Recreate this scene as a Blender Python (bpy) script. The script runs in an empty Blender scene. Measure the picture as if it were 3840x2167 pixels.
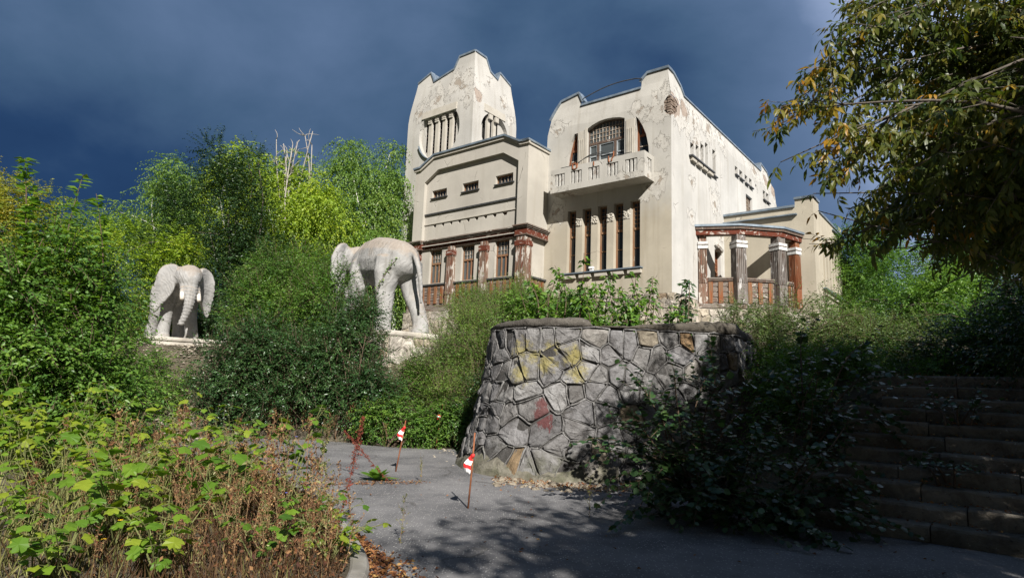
import bpy, bmesh, math, random
import numpy as np
from mathutils import Vector, Matrix, Quaternion
from mathutils.geometry import delaunay_2d_cdt
random.seed(7)
RNG = np.random.default_rng(11)
SC = bpy.context.scene
COL = SC.collection
PI = math.pi

# ------------------------------------------------------------------ camera, sky, sun, exposure
cam_d = bpy.data.cameras.new('camera')
cam = bpy.data.objects.new('camera', cam_d); COL.objects.link(cam); SC.camera = cam
cam_d.sensor_fit = 'HORIZONTAL'; cam_d.sensor_width = 36.0
cam_d.lens = 36.0 * 2304.66 / 3840.0
cam_d.clip_start = 0.05; cam_d.clip_end = 2000
PITCH, ROLL = 0.15372, 0.03589
_c, _s = math.cos(PITCH), math.sin(PITCH)
_r = Vector((1, 0, 0)); _u = Vector((0, -_s, _c)); _f = Vector((0, _c, _s))
_r2 = _r * math.cos(ROLL) + _u * math.sin(ROLL); _u2 = _u * math.cos(ROLL) - _r * math.sin(ROLL)
_M = Matrix((_r2, _u2, -_f)).transposed().to_4x4(); _M.translation = (0, 0, 1.6)
cam.matrix_world = _M
CAMP = Vector((0, 0, 1.6))

SUN_DIR = Vector((0.276, -0.962, math.tan(math.radians(36.0)))).normalized()   # towards the sun
sun_d = bpy.data.lights.new('sun', 'SUN'); sun_d.energy = 5.0; sun_d.angle = math.radians(0.55)
sun_d.color = (1.0, 0.95, 0.885)
sun = bpy.data.objects.new('sun', sun_d); COL.objects.link(sun)
sun.rotation_euler = (-SUN_DIR).to_track_quat('-Z', 'Y').to_euler()

world = bpy.data.worlds.new('World'); SC.world = world; world.use_nodes = True

class G:
    """small helper for node trees"""
    def __init__(s, tree): s.t = tree; s.t.nodes.clear()
    def n(s, kind, **kw):
        nd = s.t.nodes.new(kind)
        for k, v in kw.items(): setattr(nd, k, v)
        return nd
    def put(s, sock, v):
        if isinstance(v, bpy.types.NodeSocket): s.t.links.new(v, sock)
        elif isinstance(v, (tuple, list)) and len(v) == 3 and sock.type == 'RGBA': sock.default_value = (*v, 1)
        else: sock.default_value = v
    def math(s, op, a, b=0.0, c=0.0, clamp=False):
        nd = s.n('ShaderNodeMath', operation=op, use_clamp=clamp)
        s.put(nd.inputs[0], a); s.put(nd.inputs[1], b)
        if op in ('MULTIPLY_ADD', 'SMOOTH_MIN', 'SMOOTH_MAX'): s.put(nd.inputs[2], c)
        return nd.outputs[0]
    def vmath(s, op, a, b=(0, 0, 0)):
        nd = s.n('ShaderNodeVectorMath', operation=op)
        s.put(nd.inputs[0], a); s.put(nd.inputs[1], b)
        return nd.outputs['Value'] if op in ('LENGTH', 'DISTANCE', 'DOT_PRODUCT') else nd.outputs[0]
    def mix(s, f, a, b, mode='MIX'):
        nd = s.n('ShaderNodeMix', data_type='RGBA', blend_type=mode, clamp_factor=True)
        s.put(nd.inputs[0], f); s.put(nd.inputs[6], a); s.put(nd.inputs[7], b)
        return nd.outputs[2]
    def noise(s, vec, scale, detail=4.0, rough=0.55, dist=0.0):
        nd = s.n('ShaderNodeTexNoise')
        if vec is not None: s.put(nd.inputs['Vector'], vec)
        nd.inputs['Scale'].default_value = scale; nd.inputs['Detail'].default_value = detail
        nd.inputs['Roughness'].default_value = rough; nd.inputs['Distortion'].default_value = dist
        return nd.outputs[0]
    def noisec(s, vec, scale, detail=2.0):
        nd = s.n('ShaderNodeTexNoise')
        if vec is not None: s.put(nd.inputs['Vector'], vec)
        nd.inputs['Scale'].default_value = scale; nd.inputs['Detail'].default_value = detail
        return nd.outputs['Color']
    def voro(s, vec, scale, feature='F1', rnd=1.0, out=0):
        nd = s.n('ShaderNodeTexVoronoi', feature=feature)
        if vec is not None: s.put(nd.inputs['Vector'], vec)
        nd.inputs['Scale'].default_value = scale; nd.inputs['Randomness'].default_value = rnd
        return nd.outputs[out]
    def ramp(s, f, stops, interp='LINEAR'):
        nd = s.n('ShaderNodeValToRGB'); cr = nd.color_ramp; cr.interpolation = interp
        while len(cr.elements) < len(stops): cr.elements.new(0.5)
        for e, (p, c) in zip(cr.elements, stops):
            e.position = p
            e.color = (c, c, c, 1) if not isinstance(c, (tuple, list)) else (*c, 1)
        s.put(nd.inputs[0], f); return nd.outputs[0]
    def remap(s, v, a, b, c=0.0, d=1.0, smooth=True):
        nd = s.n('ShaderNodeMapRange', interpolation_type='SMOOTHSTEP' if smooth else 'LINEAR')
        s.put(nd.inputs[0], v)
        for i, x in enumerate((a, b, c, d)): s.put(nd.inputs[1 + i], x)
        return nd.outputs[0]
    def mapping(s, vec, scale=(1, 1, 1), loc=(0, 0, 0), rot=(0, 0, 0)):
        nd = s.n('ShaderNodeMapping'); s.put(nd.inputs[0], vec)
        nd.inputs['Scale'].default_value = scale; nd.inputs['Location'].default_value = loc; nd.inputs['Rotation'].default_value = rot
        return nd.outputs[0]
    def objco(s): return s.n('ShaderNodeTexCoord').outputs['Object']
    def pos(s): return s.n('ShaderNodeNewGeometry').outputs['Position']
    def attr(s, name): return s.n('ShaderNodeAttribute', attribute_name=name).outputs['Fac']
    def bump(s, h, strength=0.3, dist=0.02, normal=None):
        nd = s.n('ShaderNodeBump'); nd.inputs['Strength'].default_value = strength; nd.inputs['Distance'].default_value = dist
        s.put(nd.inputs['Height'], h)
        if normal is not None: s.put(nd.inputs['Normal'], normal)
        return nd.outputs[0]

# storm front ahead (towards +Y), clear sky behind where the sun stands
g = G(world.node_tree)
sky = g.n('ShaderNodeTexSky', sky_type='NISHITA', sun_disc=False)
sky.sun_elevation = math.radians(36.0); sky.sun_rotation = math.atan2(SUN_DIR.x, SUN_DIR.y)
sky.air_density = 1.0; sky.dust_density = 1.0
vd = g.n('ShaderNodeTexCoord').outputs['Generated']
sep = g.n('ShaderNodeSeparateXYZ'); g.put(sep.inputs[0], vd)
# flatten clouds towards the horizon a little
cv = g.mapping(vd, scale=(1.0, 1.0, 1.7))
n1 = g.noise(cv, 1.5, 3, 0.45, 0.25)
n2 = g.noise(g.mapping(vd, scale=(1, 1, 1.5), loc=(3.1, 1.7, 0.4)), 3.4, 6, 0.55, 0.15)
base = g.math('ADD', g.math('MULTIPLY', n1, 0.66), g.math('MULTIPLY', n2, 0.34))
right = g.remap(sep.outputs[0], 0.28, 0.66, 0.0, 0.50)           # the cloud thins to the right
top = g.remap(sep.outputs[2], 0.34, 0.66, 0.0, 0.13)              # and overhead
lft = g.remap(sep.outputs[2], 0.05, 0.40, -0.07, 0.02)
gap = g.remap(g.vmath('DOT_PRODUCT', vd, (-0.43, 0.74, 0.52)), 0.925, 1.0, 0.0, 0.11)
base = g.math('ADD', base, gap)
bright = g.math('ADD', g.math('ADD', base, g.math('ADD', right, lft)), top)
cloud = g.ramp(bright, [(0.35, (0.0055, 0.0175, 0.054)), (0.49, (0.0115, 0.031, 0.078)), (0.61, (0.034, 0.066, 0.122)),
                        (0.78, (0.072, 0.112, 0.192)), (1.0, (0.27, 0.33, 0.48))])
clear = g.mix(1.0, sky.outputs[0], (0.0095, 0.0095, 0.0095), 'MULTIPLY')
edge = g.math('ADD', g.math('MULTIPLY', sep.outputs[1], -1.0), g.math('MULTIPLY', g.math('SUBTRACT', n1, 0.5), 0.7))
fac = g.remap(edge, -0.05, 0.40)
colr = g.mix(fac, cloud, clear)
bg = g.n('ShaderNodeBackground'); g.put(bg.inputs[0], colr); bg.inputs[1].default_value = 1.0
g.put(g.n('ShaderNodeOutputWorld').inputs[0], bg.outputs[0])

SC.view_settings.view_transform = 'Standard'; SC.view_settings.look = 'None'
SC.view_settings.gamma = 1.0; SC.view_settings.use_curve_mapping = False
SC.view_settings.exposure = 0.86
SC.render.engine = 'CYCLES'
SC.cycles.max_bounces = 6; SC.cycles.diffuse_bounces = 3; SC.cycles.glossy_bounces = 2; SC.cycles.transmission_bounces = 3
SC.cycles.use_denoising = True

# ------------------------------------------------------------------ object helpers
def link(o, parent=None):
    COL.objects.link(o)
    if parent is not None: o.parent = parent
    return o
def tag(o, label=None, cat=None, group=None, kind=None):
    if label: o['label'] = label
    if cat: o['category'] = cat
    if group: o['group'] = group
    if kind: o['kind'] = kind
    return o
def thing(name, label, cat, loc=(0, 0, 0), rotz=0.0, group=None):
    o = bpy.data.objects.new(name, None); link(o)
    o.location = loc; o.rotation_euler = (0, 0, rotz); o.empty_display_size = 0.2
    return tag(o, label, cat, group)

class MB:
    def __init__(s): s.v = []; s.f = []
    def add(s, vs, fs):
        k = len(s.v); s.v.extend([tuple(map(float, p)) for p in vs]); s.f.extend([tuple(i + k for i in f) for f in fs]); return s
    def box(s, a, b):
        x0, y0, z0 = (min(p, q) for p, q in zip(a, b)); x1, y1, z1 = (max(p, q) for p, q in zip(a, b))
        return s.add([(x0, y0, z0), (x1, y0, z0), (x1, y1, z0), (x0, y1, z0), (x0, y0, z1), (x1, y0, z1), (x1, y1, z1), (x0, y1, z1)],
                     [(0, 3, 2, 1), (4, 5, 6, 7), (0, 1, 5, 4), (1, 2, 6, 5), (2, 3, 7, 6), (3, 0, 4, 7)])
    def pbox(s, m, a0, a1, d0, d1, z0, z1):
        return s.box(m(a0, d0, z0), m(a1, d1, z1))
    def tube(s, pts, rad, n=6, caps=True):
        pts = [Vector(p) for p in pts]
        if not isinstance(rad, (list, tuple)): rad = [rad] * len(pts)
        rings = []; k0 = len(s.v); side = None
        for i, p in enumerate(pts):
            d = (pts[min(i + 1, len(pts) - 1)] - pts[max(i - 1, 0)])
            d = d.normalized() if d.length > 1e-9 else Vector((0, 0, 1))
            if side is None:
                side = d.cross(Vector((0, 0, 1)))
                if side.length < 1e-3: side = Vector((1, 0, 0))
            side = (side - d * side.dot(d)).normalized(); up = d.cross(side)
            r = rad[i]
            ra, rb = r if isinstance(r, tuple) else (r, r)
            for j in range(n):
                t = 2 * PI * j / n
                s.v.append(tuple(p + side * (ra * math.cos(t)) + up * (rb * math.sin(t))))
        for i in range(len(pts) - 1):
            for j in range(n):
                a = k0 + i * n + j; b = k0 + i * n + (j + 1) % n
                s.f.append((a, b, b + n, a + n))
        if caps:
            s.f.append(tuple(k0 + j for j in reversed(range(n)))); e = k0 + (len(pts) - 1) * n
            s.f.append(tuple(e + j for j in range(n)))
        return s
    def poly(s, pts): return s.add(pts, [tuple(range(len(pts)))])
    def prism(s, pts, off):
        n = len(pts); off = Vector(off); b = [Vector(p) + off for p in pts]
        return s.add(list(pts) + b, [tuple(range(n)), tuple(reversed(range(n, 2 * n)))] + [(i, (i + 1) % n, n + (i + 1) % n, n + i) for i in range(n)])
    def strip(s, rows, closed=False):
        """rows: list of equal-length point lists"""
        k = len(s.v); m = len(rows[0])
        for r in rows: s.v.extend([tuple(map(float, p)) for p in r])
        for i in range(len(rows) - 1):
            for j in range(m if closed else m - 1):
                a = k + i * m + j; b = k + i * m + (j + 1) % m
                s.f.append((a, b, b + m, a + m))
        return s
    def build(s, name, mat, parent=None, smooth=False, label=None, kind=None):
        me = bpy.data.meshes.new(name); me.from_pydata(s.v, [], s.f); me.validate()
        if mat is not None: me.materials.append(mat)
        if smooth: me.polygons.foreach_set('use_smooth', [True] * len(me.polygons))
        o = bpy.data.objects.new(name, me); link(o, parent)
        if label: o['label'] = label
        if kind: o['kind'] = kind
        return o

def arrays_mesh(name, V, F, mat, parent=None, tint=None, kind=None, smooth=False):
    """numpy triangles/quads to an object; F is (n,k)"""
    me = bpy.data.meshes.new(name)
    k = F.shape[1]; me.vertices.add(len(V)); me.vertices.foreach_set('co', np.ascontiguousarray(V, np.float32).ravel())
    me.loops.add(F.size); me.loops.foreach_set('vertex_index', F.astype(np.int32).ravel())
    me.polygons.add(len(F)); me.polygons.foreach_set('loop_start', np.arange(0, F.size, k, dtype=np.int32))
    me.update(calc_edges=True)
    if tint is not None:
        a = me.attributes.new('tint', 'FLOAT', 'POINT'); a.data.foreach_set('value', tint.astype(np.float32))
    if smooth: me.polygons.foreach_set('use_smooth', np.ones(len(F), bool))
    me.materials.append(mat)
    o = bpy.data.objects.new(name, me); link(o, parent)
    if kind: o['kind'] = kind
    return o

def inpoly(p, poly):
    x, y = p; c = False; n = len(poly)
    for i in range(n):
        x0, y0 = poly[i]; x1, y1 = poly[i - 1]
        if (y0 > y) != (y1 > y) and x < (x1 - x0) * (y - y0) / (y1 - y0) + x0: c = not c
    return c
def sheet(mb, outline, holes, m, d=0.0, reveal=0.0, grid=None, back=None):
    """a wall face in the (a,z) plane with openings; m(a,d,z) gives the point, d grows inwards"""
    if grid:
        o2 = []
        for i, a in enumerate(outline):
            b = outline[(i + 1) % len(outline)]; k = max(1, int(math.dist(a, b) / grid))
            o2 += [(a[0] + (b[0] - a[0]) * j / k, a[1] + (b[1] - a[1]) * j / k) for j in range(k)]
        outline = o2
    vs, es = [], []
    for L in [outline] + holes:
        k = len(vs); vs += [Vector(p) for p in L]; es += [(k + i, k + (i + 1) % len(L)) for i in range(len(L))]
    if grid:
        xs = [p[0] for p in outline]; zs = [p[1] for p in outline]
        na = max(2, int((max(xs) - min(xs)) / grid)); nz = max(2, int((max(zs) - min(zs)) / grid))
        for i in range(1, na):
            for j in range(1, nz):
                p = (min(xs) + (max(xs) - min(xs)) * (i + .13 * math.sin(7 * j)) / na, min(zs) + (max(zs) - min(zs)) * (j + .11 * math.sin(5 * i)) / nz)
                if inpoly(p, outline) and not any(inpoly(p, h) for h in holes): vs.append(Vector(p))
    ov, oe, of, *_ = delaunay_2d_cdt(vs, es, [], 0, 1e-5)
    keep = []
    for f in of:
        c = ((ov[f[0]].x + ov[f[1]].x + ov[f[2]].x) / 3, (ov[f[0]].y + ov[f[1]].y + ov[f[2]].y) / 3)
        if inpoly(c, outline) and not any(inpoly(c, h) for h in holes): keep.append(tuple(f))
    mb.add([m(p.x, d, p.y) for p in ov], keep)
    if back is not None: mb.add([m(p.x, back, p.y) for p in ov], keep)
    rv = back if back is not None else reveal + d
    for L in holes + ([outline] if back is not None else []):
        if rv == d: continue
        n = len(L)
        mb.add([m(a, d, z) for a, z in L] + [m(a, rv, z) for a, z in L], [(i, (i + 1) % n, n + (i + 1) % n, n + i) for i in range(n)])
    return mb
def rect(a0, a1, z0, z1): return [(a0, z0), (a1, z0), (a1, z1), (a0, z1)]
def coping(mb, pts, m, d0=-0.07, d1=0.32, h=0.07, drop=0.05):
    """sheet-metal capping that follows the top line of a wall"""
    rows = []
    for i, (a, z) in enumerate(pts):
        p0 = Vector(pts[max(i - 1, 0)]); p1 = Vector(pts[min(i + 1, len(pts) - 1)])
        t = (p1 - p0).normalized(); nx, nz = (-t.y, t.x) if t.x > 0 else (t.y, -t.x)
        rows.append([m(a - nx * drop, d0, z - nz * drop), m(a + nx * h, d0, z + nz * h), m(a + nx * h, d1, z + nz * h), m(a - nx * drop, d1, z - nz * drop)])
    mb.strip(rows, closed=True)
    mb.poly(rows[0]); mb.poly(list(reversed(rows[-1])))
    return mb
def inset(poly, w):
    n = len(poly); out = []
    area = sum(poly[i][0] * poly[(i + 1) % n][1] - poly[(i + 1) % n][0] * poly[i][1] for i in range(n))
    sg = 1 if area > 0 else -1
    for i in range(n):
        p0, p1, p2 = Vector(poly[i - 1]), Vector(poly[i]), Vector(poly[(i + 1) % n])
        a = (p1 - p0).normalized(); b = (p2 - p1).normalized()
        na = Vector((-a.y, a.x)) * sg; nb = Vector((-b.y, b.x)) * sg
        bi = (na + nb); bi = bi.normalized() if bi.length > 1e-6 else na
        out.append(tuple(p1 + bi * (w / max(0.35, bi.dot(na)))))
    return out
def frame_poly(mb, poly, w, m, d0, d1):
    i = inset(poly, w); n = len(poly)
    for d in (d0, d1): mb.add([m(a, d, z) for a, z in poly] + [m(a, d, z) for a, z in i], [(k, (k + 1) % n, n + (k + 1) % n, n + k) for k in range(n)])
    mb.add([m(a, d0, z) for a, z in i] + [m(a, d1, z) for a, z in i], [(k, (k + 1) % n, n + (k + 1) % n, n + k) for k in range(n)])
    return i
def smooth(a, b, x):
    t = np.clip((np.asarray(x, float) - a) / (b - a), 0, 1); return t * t * (3 - 2 * t)

# ------------------------------------------------------------------ materials
def new_mat(name):
    m = bpy.data.materials.new(name); m.use_nodes = True
    gg = G(m.node_tree)
    b = gg.n('ShaderNodeBsdfPrincipled'); o = gg.n('ShaderNodeOutputMaterial')
    gg.t.links.new(b.outputs[0], o.inputs[0])
    b.inputs['Specular IOR Level'].default_value = 0.3
    return m, gg, b
def prox(gg, co, spots):
    tot = None
    for (x, y, z, r) in spots:
        d = gg.vmath('DISTANCE', co, (x, y, z))
        k = gg.remap(d, r * 1.25, 0.0, 0.0, 0.85, False)
        tot = k if tot is None else gg.math('MAXIMUM', tot, k)
    return tot
def plaster(name, col, spots=(), brick=(), stain=1.0, low=None, pk=1.32):
    m, gg, b = new_mat(name); co = gg.objco()
    big = gg.noise(co, 0.45, 5, 0.6); mid = gg.noise(co, 2.6, 5, 0.6)
    streak = gg.noise(gg.mapping(co, scale=(2.6, 2.6, 0.16)), 1.0, 5, 0.6)
    c = gg.mix(gg.remap(big, 0.32, 0.68), tuple(x * 0.88 for x in col), tuple(min(1, x * 1.07) for x in col))
    c = gg.mix(gg.math('MULTIPLY', gg.remap(streak, 0.48, 0.72), 0.40 * stain), c, tuple(x * y for x, y in zip(col, (0.62, 0.58, 0.52))))
    c = gg.mix(gg.math('MULTIPLY', gg.remap(mid, 0.60, 0.74), 0.30), c, tuple(x * 0.80 for x in col))
    c = gg.mix(gg.math('MULTIPLY', gg.remap(mid, 0.38, 0.28), 0.35), c, tuple(min(1, x * 1.12) for x in col))
    if low:                                                # repainted lower storey, warmer coat
        sz = gg.n('ShaderNodeSeparateXYZ'); gg.put(sz.inputs[0], co)
        c = gg.mix(gg.remap(gg.math('ADD', sz.outputs[2], gg.math('MULTIPLY', mid, 1.4)), low + 1.6, low - .2), c, gg.mix(1.0, c, (0.93, 0.87, 0.76), 'MULTIPLY'))
    # hairline cracks
    wv = gg.vmath('ADD', co, gg.vmath('SCALE', gg.noisec(co, 1.4, 3)))
    wv.node.inputs[1].links[0].from_node.inputs[3].default_value = 0.55
    cr = gg.voro(wv, 0.55, 'DISTANCE_TO_EDGE')
    crm = gg.math('MULTIPLY', gg.remap(cr, 0.012, 0.003), gg.remap(gg.noise(co, 0.9, 2), 0.56, 0.66))
    h = gg.math('MULTIPLY', gg.noise(co, 24, 4, 0.6), 0.25)
    h = gg.math('SUBTRACT', h, gg.math('MULTIPLY', crm, 1.0))
    c = gg.mix(gg.math('MULTIPLY', crm, 0.45), c, (0.12, 0.10, 0.08))
    if spots:
        pr = prox(gg, co, spots)
        flake = gg.noise(gg.mapping(co, scale=(1, 1, 0.6)), 1.5, 9, 0.66, 0.5)
        lv = gg.math('ADD', pr, gg.math('MULTIPLY', flake, 2.2))
        peel = gg.remap(lv, 1.60, 1.63)                     # outer coat gone
        deep = gg.remap(gg.math('ADD', pr, gg.math('MULTIPLY', gg.noise(co, 1.9, 7, 0.68, 0.6), 2.0)), 1.78, 1.82)
        rim = gg.math('MULTIPLY', gg.remap(lv, 1.57, 1.60), gg.math('SUBTRACT', 1.0, peel))
        pale = gg.mix(gg.noise(co, 5, 5, 0.7), tuple(min(1, q * pk + .02) for q in col), (0.29, 0.275, 0.245))
        grit = gg.noise(co, 11, 6, 0.75, 0.6); pale = gg.mix(gg.math('MULTIPLY', gg.remap(grit, .56, .64), .6), pale, (0.17, 0.15, 0.125))
        c = gg.mix(peel, c, pale)
        c = gg.mix(gg.math('MULTIPLY', rim, 0.3), c, (0.20, 0.175, 0.145))
        raw = gg.mix(gg.noise(co, 7, 4, 0.6), (0.235, 0.20, 0.165), (0.33, 0.295, 0.25))
        c = gg.mix(deep, c, raw)
        h = gg.math('SUBTRACT', h, gg.math('ADD', gg.math('MULTIPLY', peel, 1.1), gg.math('MULTIPLY', deep, 1.6)))
        h = gg.math('ADD', h, gg.math('MULTIPLY', rim, 0.5))
    if brick:
        pb = gg.math('ADD', prox(gg, co, brick), gg.math('MULTIPLY', gg.noise(co, 2.1, 6, 0.6), 0.9))
        bm_ = gg.remap(pb, 0.92, 0.96)
        c = gg.mix(bm_, c, gg.mix(gg.noise(co, 6, 5, 0.6), (0.27, 0.215, 0.175), (0.37, 0.315, 0.27)))
        h = gg.math('SUBTRACT', h, gg.math('MULTIPLY', bm_, 2.0))
    gg.put(b.inputs['Base Color'], c); b.inputs['Roughness'].default_value = 0.92; b.inputs['Specular IOR Level'].default_value = 0.15
    gg.put(b.inputs['Normal'], gg.bump(h, 0.75, 0.022))
    return m
def wood(name, grain, bare, paint, white, amt=0.5, wamt=0.4, dark=0.5):
    """weathered painted boards; grain = axis index that the grain follows"""
    m, gg, b = new_mat(name); co = gg.objco()
    sc = [9.0, 9.0, 9.0]; sc[grain] = 0.7
    f = gg.noise(gg.mapping(co, scale=tuple(sc)), 1.0, 6, 0.65, 0.2)
    sc2 = [30.0, 30.0, 30.0]; sc2[grain] = 1.6
    fine = gg.noise(gg.mapping(co, scale=tuple(sc2)), 1.0, 5, 0.6)
    sc3 = [6.0, 6.0, 6.0]; sc3[grain] = 2.0
    fl = gg.noise(gg.mapping(co, scale=tuple(sc3), loc=(3, 5, 1)), 1.0, 7, 0.7, 0.5)
    c = gg.mix(fine, tuple(x * 0.45 for x in bare), tuple(x * 1.25 for x in bare))
    c = gg.mix(gg.remap(f, 0.62 - amt * 0.3, 0.70 - amt * 0.3), c, gg.mix(fine, tuple(x * 0.7 for x in paint), tuple(x * 1.3 for x in paint)))
    c = gg.mix(gg.remap(fl, 0.66 - wamt * 0.25, 0.69 - wamt * 0.25), c, white)
    c = gg.mix(gg.math('MULTIPLY', gg.remap(fine, 0.44, 0.30), dark), c, (0.03, 0.025, 0.02))
    gg.put(b.inputs['Base Color'], c); b.inputs['Roughness'].default_value = 0.85; b.inputs['Specular IOR Level'].default_value = 0.2
    gg.put(b.inputs['Normal'], gg.bump(gg.math('ADD', fine, gg.math('MULTIPLY', fl, 0.6)), 0.7, 0.01))
    return m
def simple(name, c0, c1, scale=3.0, rough=0.7, bump=0.3, metal=0.0, detail=6, bd=0.01, c2=None, spec=0.3):
    m, gg, b = new_mat(name); co = gg.objco()
    n = gg.noise(co, scale, detail, 0.62)
    c = gg.mix(gg.remap(n, 0.32, 0.68), c0, c1)
    if c2 is not None: c = gg.mix(gg.remap(gg.noise(co, scale * 0.37, 5, 0.6), 0.52, 0.66), c, c2)
    gg.put(b.inputs['Base Color'], c); b.inputs['Roughness'].default_value = rough; b.inputs['Metallic'].default_value = metal
    b.inputs['Specular IOR Level'].default_value = spec
    if bump: gg.put(b.inputs['Normal'], gg.bump(gg.noise(co, scale * 6, 4, 0.6), bump, bd))
    return m
def leafmat(name, stops, trans=0.35, obj=False, rough=0.42, spec=0.4, gain=1.7):
    m = bpy.data.materials.new(name); m.use_nodes = True; gg = G(m.node_tree)
    v = gg.n('ShaderNodeObjectInfo').outputs['Random'] if obj else gg.attr('tint')
    c = gg.ramp(v, [(q, tuple(min(.6, x * gain) for x in k)) for q, k in stops])
    b = gg.n('ShaderNodeBsdfPrincipled'); gg.put(b.inputs['Base Color'], c)
    b.inputs['Roughness'].default_value = rough; b.inputs['Specular IOR Level'].default_value = spec
    t = gg.n('ShaderNodeBsdfTranslucent'); gg.put(t.inputs[0], gg.mix(1.0, c, (1.25, 1.35, 0.55), 'MULTIPLY'))
    x = gg.n('ShaderNodeMixShader'); x.inputs[0].default_value = trans
    gg.t.links.new(b.outputs[0], x.inputs[1]); gg.t.links.new(t.outputs[0], x.inputs[2])
    gg.t.links.new(x.outputs[0], gg.n('ShaderNodeOutputMaterial').inputs[0])
    return m

# ------------------------------------------------------------------ the house: local x = depth s (away), local y = u (along the front, to the left), z up
YAW = 0.90415
HC = Vector((6.8817, 26.1083, 0.0))
dS = Vector((math.cos(YAW), math.sin(YAW), 0)); dF = Vector((-math.sin(YAW), math.cos(YAW), 0))
def su(x, y):
    p = Vector((x, y, 0)) - HC
    return p.dot(dS), p.dot(dF)

M_plF = plaster('plaster_front', (0.405, 0.393, 0.36), low=9.8, spots=[(0, 0.5, 14.3, 1.5), (0, 1.5, 14.5, 0.9), (0, 6.2, 14.6, 0.8), (0, 6.0, 10.2, 1.0), (0, 0.6, 11.0, 0.9), (0, 1.1, 10.5, 0.7), (0, .35, 12.7, .6)],
                brick=[(0.0, -0.05, 14.35, 0.75)])
M_plS = plaster('plaster_side', (0.455, 0.447, 0.422), pk=1.4, spots=[(1.2, 0, 14.5, 1.6), (2.8, 0, 14.6, 1.9), (4.6, 0, 14.9, 1.7), (6.6, 0, 15.0, 1.3), (12.6, 0, 15.0, 1.5), (14.8, 0, 14.9, 1.6), (16.3, 0, 14.6, 1.2), (5.4, 0, 11.2, 1.3), (2.4, 0, 11.4, 0.7), (2.3, 0, 9.6, .6), (6.2, 0, 9.6, 0.9), (3.0, 0, 13.5, 1.2)],
                brick=[(0.5, 0, 14.5, 1.1), (1.5, 0, 14.7, .8), (14.9, 0, 15.1, .7), (16.4, 0, 14.8, .8)])
M_plT = plaster('plaster_tower', (0.42, 0.409, 0.38), spots=[(0.2, 13.2, 19.2, 1.3), (0.2, 13.6, 19.3, 1.3), (0.2, 12.8, 19.6, .9), (0, 15.2, 18.7, 1.3), (0, 16.6, 18.1, 1.2), (0, 12.6, 18.2, 1.0), (3.0, 12.1, 18.9, 0.9), (1.5, 12.1, 19.5, 0.7), (3.4, 12.1, 17.9, .7)],
                brick=[(0.45, 12.1, 18.3, .75)])
M_plB = plaster('plaster_porch', (0.385, 0.364, 0.322), stain=0.5)
M_plW = plaster('plaster_wing', (0.39, 0.355, 0.285), spots=[(6.68, -0.9, 10.55, 0.5)], stain=0.5)
M_trim = simple('trim_plaster', (0.36, 0.335, 0.285), (0.42, 0.395, 0.345), 2.2, 0.9, 0.3)
M_metal = simple('zinc_capping', (0.13, 0.165, 0.20), (0.23, 0.28, 0.33), 2.5, 0.45, 0.15, metal=0.35, spec=0.5)
M_dark = simple('dark_metal', (0.035, 0.037, 0.04), (0.07, 0.07, 0.07), 6, 0.55, 0.2)
M_rust = simple('rusty_iron', (0.16, 0.055, 0.025), (0.28, 0.11, 0.05), 9, 0.8, 0.4)
M_inside = simple('interior_shade', (0.02, 0.019, 0.018), (0.03, 0.028, 0.026), 1.0, 0.95, 0)  # near-black colour stands in for the shade of unlit rooms
M_glass = None
def glass(name, c0, c1, rough):
    m, gg, b = new_mat(name); co = gg.objco()
    gg.put(b.inputs['Base Color'], gg.mix(gg.noise(co, 0.9, 3), c0, c1)); b.inputs['Roughness'].default_value = rough
    b.inputs['Specular IOR Level'].default_value = 0.6
    gg.put(b.inputs['Normal'], gg.bump(gg.noise(co, 1.3, 2), 0.06, 0.05)); return m
M_glass = glass('old_glass', (0.010, 0.013, 0.018), (0.03, 0.038, 0.045), 0.10)
M_glass2 = glass('dusty_glass', (0.05, 0.06, 0.065), (0.095, 0.105, 0.105), 0.2)
RED = (0.105, 0.028, 0.015); BARE = (0.2, 0.15, 0.12); WHT = (0.44, 0.415, 0.375)
M_wcolF = wood('flaked_column_wood', 2, (0.185, 0.125, 0.092), (0.14, 0.060, 0.038), (0.42, 0.39, 0.35), 0.38, 0.50)
M_wcolD = wood('grey_column_wood', 2, (0.19, 0.17, 0.155), (0.10, 0.07, 0.055), (0.42, 0.41, 0.40), 0.35, 0.34)
M_wcolO = wood('orange_column_wood', 2, (0.21, 0.095, 0.05), (0.16, 0.055, 0.024), WHT, 0.5, 0.2)
M_wred = wood('red_frieze_wood', 1, (0.10, 0.055, 0.04), RED, (0.36, 0.31, 0.27), 0.9, 0.40)
M_wgrey = wood('weathered_board_wood', 1, (0.21, 0.18, 0.155), (0.12, 0.08, 0.06), WHT, 0.4, 0.3)
M_wgreyx = wood('weathered_beam_wood', 0, (0.21, 0.18, 0.155), (0.12, 0.08, 0.06), WHT, 0.4, 0.3)
M_wslat = wood('orange_slat_wood', 2, (0.21, 0.12, 0.068), (0.20, 0.070, 0.028), WHT, 0.5, 0.22)
M_wframe = wood('window_frame_wood', 2, (0.25, 0.15, 0.085), (0.20, 0.10, 0.055), (0.40, 0.34, 0.27), 0.5, 0.15)
M_wdark = wood('dark_frame_wood', 2, (0.13, 0.10, 0.08), (0.10, 0.065, 0.05), (0.30, 0.27, 0.24), 0.5, 0.25)
M_wpale = wood('pale_bar_wood', 2, (0.30, 0.25, 0.20), (0.24, 0.17, 0.12), (0.50, 0.47, 0.42), 0.4, 0.45)
M_white = wood('white_capital_wood', 1, (0.38, 0.38, 0.37), (0.50, 0.50, 0.49), (0.62, 0.62, 0.61), 0.7, 0.6, 0.6)

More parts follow.
